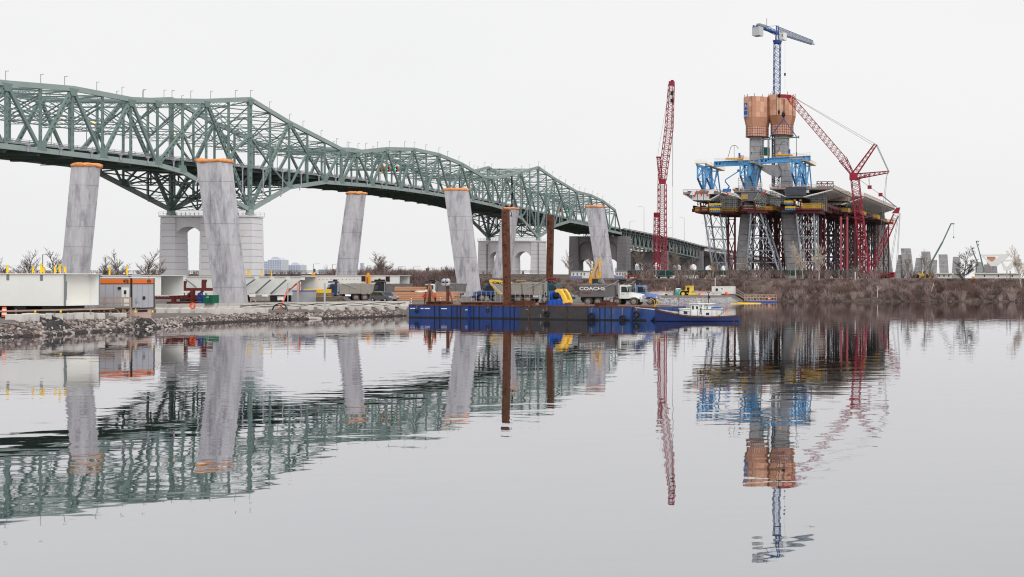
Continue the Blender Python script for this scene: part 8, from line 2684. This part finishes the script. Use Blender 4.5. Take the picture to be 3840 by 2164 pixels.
# --- distant towers beyond the river
mat('tower_hazed', (208, 211, 219), 0.8, 0.03, 0.05)  # haze of distance is put into these paled wall and glass colours
mat('window_hazed', (166, 182, 208), 0.4, 0.05, 0.1)
def far_tower(label, px0, px1, ytop, D, roof=True, ybase=1032):
	a, b_ = at(px0, ytop, D), at(px1, ybase, D)
	w_ = b_.x - a.x
	cx = (a.x + b_.x) / 2
	t_ = thing('high_rise', label, 'building', (cx, D, b_.z - 30), group='distant high-rises')
	MB().b2(a.x, b_.x, D, D + w_ * 0.8, 3, a.z).build('wall', MATS['tower_hazed'], t_)
	nf = max(3, int((a.z - b_.z) / 4.5))
	ncol = max(3, int(w_ / 5))
	for f_ in range(nf):
		z0_, z1_ = lerp(b_.z, a.z, (f_ + 0.25) / nf), lerp(b_.z, a.z, (f_ + 0.85) / nf)
		for c_ in range(ncol):
			x0, x1 = lerp(a.x, b_.x, (c_ + 0.2) / ncol), lerp(a.x, b_.x, (c_ + 0.8) / ncol)
			MB().b2(x0, x1, D - 0.6, D - 0.05, z0_, z1_).build('window', MATS['window_hazed'], t_)
	if roof:
		MB().loft([[(lerp(a.x, b_.x, k_), D + w_ * 0.4 + s_ * w_ * 0.3, z) for k_, s_ in ((0.5 - r_, -1), (0.5 + r_, -1), (0.5 + r_, 1), (0.5 - r_, 1))] for r_, z in ((0.36, a.z + 0.05), (0.30, a.z + w_ * 0.12), (0.14, a.z + w_ * 0.2))]).build('roof', MATS['tower_hazed'], t_)
far_tower('distant slab tower touching the panelled pier', 984, 1004, 980, 2600, False)
far_tower('distant tall stepped tower with a crown roof', 1004, 1056, 974, 2600)
far_tower('distant shorter tower with a crown roof', 1081, 1127, 994, 2650)
far_tower('distant low block left of the third leg', 1194, 1258, 1010, 2800, False)
far_tower('distant slim tower just right of the third leg', 1351, 1361, 986, 2700, False)
far_tower('distant low block behind the large bare tree', 1387, 1440, 1020, 2900, False)
far_tower('pale distant block seen through the left viaduct arch', 2370, 2408, 996, 1500, False, 1040)
far_tower('pale distant block seen through the second viaduct arch', 2436, 2462, 1000, 1500, False, 1040)
far_tower('pale distant block seen through the third viaduct arch', 2512, 2545, 1000, 1500, False, 1040)
far_tower('pale distant block seen through the gap beside the dark end pier', 2306, 2318, 1004, 1600, False, 1040)
# --- far concrete legs of the next piers on the right
def far_leg(label, D, tl, tr, ty, bl, br, n_, by=1046):
	t_ = thing('far_pier_leg', label, 'pier leg', PX((bl + br) / 2, by, D), group='far concrete pier legs')
	for i in range(n_):
		def rg_(k_):
			a, b_ = PX(lerp(bl, tl, k_), lerp(by, ty, k_), D), PX(lerp(br, tr, k_), lerp(by, ty, k_), D)
			return [(a.x, D, a.z), (b_.x, D, a.z), (b_.x, D + 4, a.z), (a.x, D + 4, a.z)]
		MB().loft([rg_(i / n_), rg_((i + 1) / n_ - 0.012)]).build('concrete_segment', MATS['tower_concrete'], t_)
		if i:
			MB().loft([rg_(i / n_ - 0.011), rg_(i / n_ - 0.001)]).build('joint', MATS['joint_pale'], t_)
c8 = lambda x: 3000 + x / 3.067
far_leg('nearest far concrete leg leaning left, with pale joints', 860, c8(1158), c8(1268), 930, c8(1192), c8(1310), 6)
far_leg('far concrete leg leaning right behind the nearest one', 862, c8(1132), c8(1170), 955, c8(1080), c8(1190), 5)
far_leg('second far concrete leg leaning left', 960, c8(1393), c8(1492), 942, c8(1420), c8(1535), 6)
far_leg('second far concrete leg leaning right', 962, c8(1335), c8(1405), 966, c8(1296), c8(1400), 5)
far_leg('third far concrete leg leaning left beside the grey boom', 1060, c8(1593), c8(1692), 953, c8(1610), c8(1712), 5)
far_leg('third far concrete leg leaning right', 1062, c8(1520), c8(1572), 974, c8(1500), c8(1565), 4)
far_leg('fourth far concrete leg behind the large dark tree', 1160, c8(1760), c8(1840), 962, c8(1740), c8(1850), 4)
far_leg('squat far concrete leg right of the large dark tree', 1260, c8(2015), c8(2095), 982, c8(2020), c8(2115), 3)
far_leg('squat far concrete leg below the white cap, left one', 1360, c8(2115), c8(2190), 991, c8(2120), c8(2200), 3)
far_leg('squat far concrete leg below the white cap, right one', 1360, c8(2200), c8(2265), 998, c8(2205), c8(2275), 3)
# white pier caps: open V shapes
def cap(label, D, outer, inner):
	t_ = thing('pier_cap', label, 'pier cap', PX(outer[0][0], outer[0][1], D), group='white pier caps on the right bank')
	k_ = len(outer)
	for i in range(k_):
		j = (i + 1) % k_
		q = [PX(*outer[i], D), PX(*outer[j], D), PX(*inner[j], D), PX(*inner[i], D)]
		MB().loft([[(p.x, D, p.z) for p in q], [(p.x, D + 5, p.z) for p in q]]).build('cap_arm', MATS['girder_white'], t_)
cap('white V-shaped pier cap lying on the concrete legs at the far right', 1340, [(c8(2075), 955), (c8(2410), 953), (c8(2395), 962), (c8(2265), 998), (c8(2195), 998)], [(c8(2110), 961), (c8(2300), 960), (c8(2280), 963), (c8(2215), 981), (c8(2195), 981)])
cap('second white pier cap partly hidden behind the first', 1420, [(c8(2300), 976), (c8(2510), 972), (c8(2505), 978), (c8(2415), 1014), (c8(2345), 1014)], [(c8(2330), 981), (c8(2440), 979), (c8(2430), 982), (c8(2385), 1000), (c8(2365), 1000)])
cap('third white pier cap at the right edge', 1500, [(c8(2440), 992), (c8(2640), 985), (c8(2640), 995), (c8(2540), 1025), (c8(2480), 1025)], [(c8(2470), 997), (c8(2590), 993), (c8(2580), 996), (c8(2520), 1010), (c8(2505), 1010)])
# white girders lying at the right
for i, (x0, x1, y0, y1, D) in enumerate(((1560, 1740, 1024, 1046, 700), (2010, 2540, 1024, 1046, 690))):
	a, b_ = PX(c8(x0), y0, D), PX(c8(x1), y1, D)
	t_ = thing('box_girder', ('short white box girder lying left of the large dark tree', 'long white box girder lying on the right bank')[i], 'girder', ((a.x + b_.x) / 2, D, b_.z), group='white girders on the right bank')
	MB().b2(a.x, b_.x, D, D + 4, b_.z, a.z - 0.5).build('web', MATS['girder_white'], t_)
	MB().b2(a.x - 1, b_.x + 1, D - 1.2, D + 5, a.z - 0.48, a.z).build('flange', MATS['girder_cream'], t_)
	for j in range(3):
		xx = lerp(a.x, b_.x, 0.2 + 0.3 * j)
		MB().b2(xx, xx + 0.7, D - 0.08, D - 0.01, a.z - 2.2, a.z - 1.2).build('opening', MATS['black_paint'], t_)
ps = thing('plywood_shed', 'plywood box standing behind the first white pier cap', 'shed', PX(c8(2195), 992, 1460))
a, b_ = PX(c8(2150), 964, 1460), PX(c8(2245), 1000, 1460)
MB().b2(a.x, b_.x, 1460, 1470, 4, a.z).build('wall', MATS['plywood_b'], ps)
MB().b2(a.x - 0.4, b_.x + 0.4, 1459.6, 1470.4, a.z + 0.01, a.z + 0.5).build('roof', MATS['plywood_c'], ps)
# distant mobile crane booms
for i, (pts, D, lab) in enumerate((([(1512, 560), (1640, 330), (1735, 125)], 900, 'long grey telescopic crane boom raised right of the far legs'), ([(2115, 650), (2070, 470), (2028, 325)], 1100, 'grey telescopic crane boom beside the white caps'), ([(2040, 560), (2000, 470), (1975, 402)], 1150, 'short grey crane boom behind the large dark tree'))):
	t_ = thing('mobile_crane', lab, 'crane', PX(c8(pts[0][0]), 1046, D), group='mobile cranes on the right bank')
	for j, (a, b_) in enumerate(zip(pts, pts[1:])):
		MB().beam(PX(c8(a[0]), 800 + a[1] / 3.067, D), PX(c8(b_[0]), 800 + b_[1] / 3.067, D), 1.1 - 0.3 * j, 1.2 - 0.3 * j).build('boom_section', MATS['dark_steel'], t_)
	p = PX(c8(pts[-1][0]), 800 + pts[-1][1] / 3.067, D)
	MB().box(p + V(1.2, 0, 0.3), (3.0, 0.8, 0.8)).build('boom_head', MATS['dark_steel'], t_)
	q = PX(c8(pts[0][0]), 1040, D)
	MB().box((q.x - 2, D, 7.0), (7, 3, 3.0)).build('carrier', MATS['amber_paint'], t_)
	MB().beam(PX(c8(pts[0][0]), 800 + pts[0][1] / 3.067, D), V(q.x - 2, D, 8), 1.1, 1.2).build('boom_base', MATS['dark_steel'], t_)
	MB().tube(p + V(2.2, 0, 0), p + V(2.2, 0, -(10 if i == 0 else 3)), 0.1, 3).build('hoist_rope', MATS['rail_grey'], t_)
	MB().box(p + V(2.2, 0, -(10 if i == 0 else 3)), (0.7, 0.5, 1.4)).build('hook', MATS['black_paint'], t_)
# telehandler booms near the fence
for i, (px0, y0, px1, y1, D, lab) in enumerate(((2655, 1052, 2677, 1000, 322, 'raised yellow telehandler boom before the left trestle'), (c8(1398), 1050, c8(1425), 1028, 330, 'small yellow boom before the far concrete legs'))):
	t_ = thing('telehandler', lab, 'telehandler', PX(px0, y0, D), group='yellow telehandlers')
	MB().beam(PX(px0, y0, D), PX(px1, y1, D), 0.5, 0.9).build('boom', MATS['mustard'], t_)
	q = lerp(PX(px0, y0, D), PX(px1, y1, D), 0.97)
	MB().beam(q, q + V(0.35, 0, 0.9), 0.35, 0.6).build('boom_tip', MATS['black_paint'], t_)
	MB().b2(PX(px0, y0, D).x - 1.5, PX(px0, y0, D).x + 2.0, D - 0.9, D + 0.9, 6.2, 7.0).build('body', MATS['mustard'], t_)
	for xx in (-1.1, 1.5):
		MB().tube((PX(px0, y0, D).x + xx, D - 1.1, 6.2), (PX(px0, y0, D).x + xx, D - 0.6, 6.2), 0.6, 12).build('wheel', MATS['black_rubber'], t_)
# poles on the right bank
for i, (px, y0, y1, mt, lab) in enumerate(((3207, 1020, 1080, 'joint_pale', 'white wooden pole on the right bank'), (2682, 1042, 1070, 'joint_pale', 'pale post at the foot of the left trestle'), (3776, 1014, 1080, 'bark_pale', 'pale utility pole near the right edge'), (3788, 1016, 1082, 'bark', 'grey utility pole with a yellow sign near the right edge'))):
	D = 296
	p, q = at(px, y1, D), at(px, y0, D)
	p.z = gz(p.x, p.y) - 0.2
	o = MB().tube(p, q, 0.13, 7).build('utility_pole', MATS[mt])
	tag(o, lab, 'pole', 'poles on the right bank')
# cars parked behind the fence and white huts near the end pier
for i, (px, mt) in enumerate(((2378, 'red_jacket'), (2440, 'white_paint'), (2492, 'car_grey'), (2555, 'white_paint'))):
	c = PX(px, 1050, 325)
	t_ = thing('parked_car', ('dark red car parked behind the green fence', 'white car parked behind the green fence, left one', 'grey car parked behind the green fence', 'white car parked behind the green fence, right one')[i], 'car', V(c.x, 325, 5.6), 0, 'cars behind the green fence', world=False)
	MB().prism([(-2.1, 0.3), (2.1, 0.3), (2.1, 0.75), (1.2, 0.85), (0.6, 1.35), (-1.2, 1.38), (-2.0, 0.9)], 'y', -0.85, 0.85).build('body', MATS[mt], t_)
	MB().prism([(1.0, 0.88), (0.55, 1.28), (-1.1, 1.3), (-1.6, 0.9)], 'y', -0.87, -0.852).build('window', MATS['glass_dark'], t_)
	for xx in (-1.3, 1.3):
		MB().tube((xx, -0.9, 0.3), (xx, -0.6, 0.3), 0.32, 12).build('wheel', MATS['black_rubber'], t_)
for i, (x0, x1, y0, y1, D, lab) in enumerate(((2142, 2200, 1018, 1042, 420, 'white site hut with brown shutters left of the last leg'), (2308, 2350, 1018, 1046, 430, 'white site hut right of the last leg'), (2355, 2660, 1015, 1024, 440, 'long white roof beam behind the green fence'))):
	a, b_ = PX(x0, y0, D), PX(x1, y1, D)
	t_ = thing('site_hut', lab, 'hut', ((a.x + b_.x) / 2, D, b_.z), group='white site huts')
	MB().b2(a.x, b_.x, D, D + 3, 5.5, a.z).build('wall', MATS['white_paint'], t_)
	MB().b2(a.x - 0.3, b_.x + 0.3, D - 0.3, D + 3.3, a.z + 0.002, a.z + 0.25).build('roof', MATS['rail_grey'], t_)
	if i < 2:
		for k_ in (0.15, 0.4, 0.65, 0.85):
			xx = lerp(a.x, b_.x, k_)
			MB().b2(xx - 0.25, xx + 0.25, D - 0.06, D - 0.004, a.z - 1.4, a.z - 0.5).build('window', MATS['old_wood'], t_)
		MB().b2(a.x, lerp(a.x, b_.x, 0.8), D - 1.5, D - 1.3, 5.6, 6.6).build('skirt_panel', MATS['cab_lightblue'], t_)
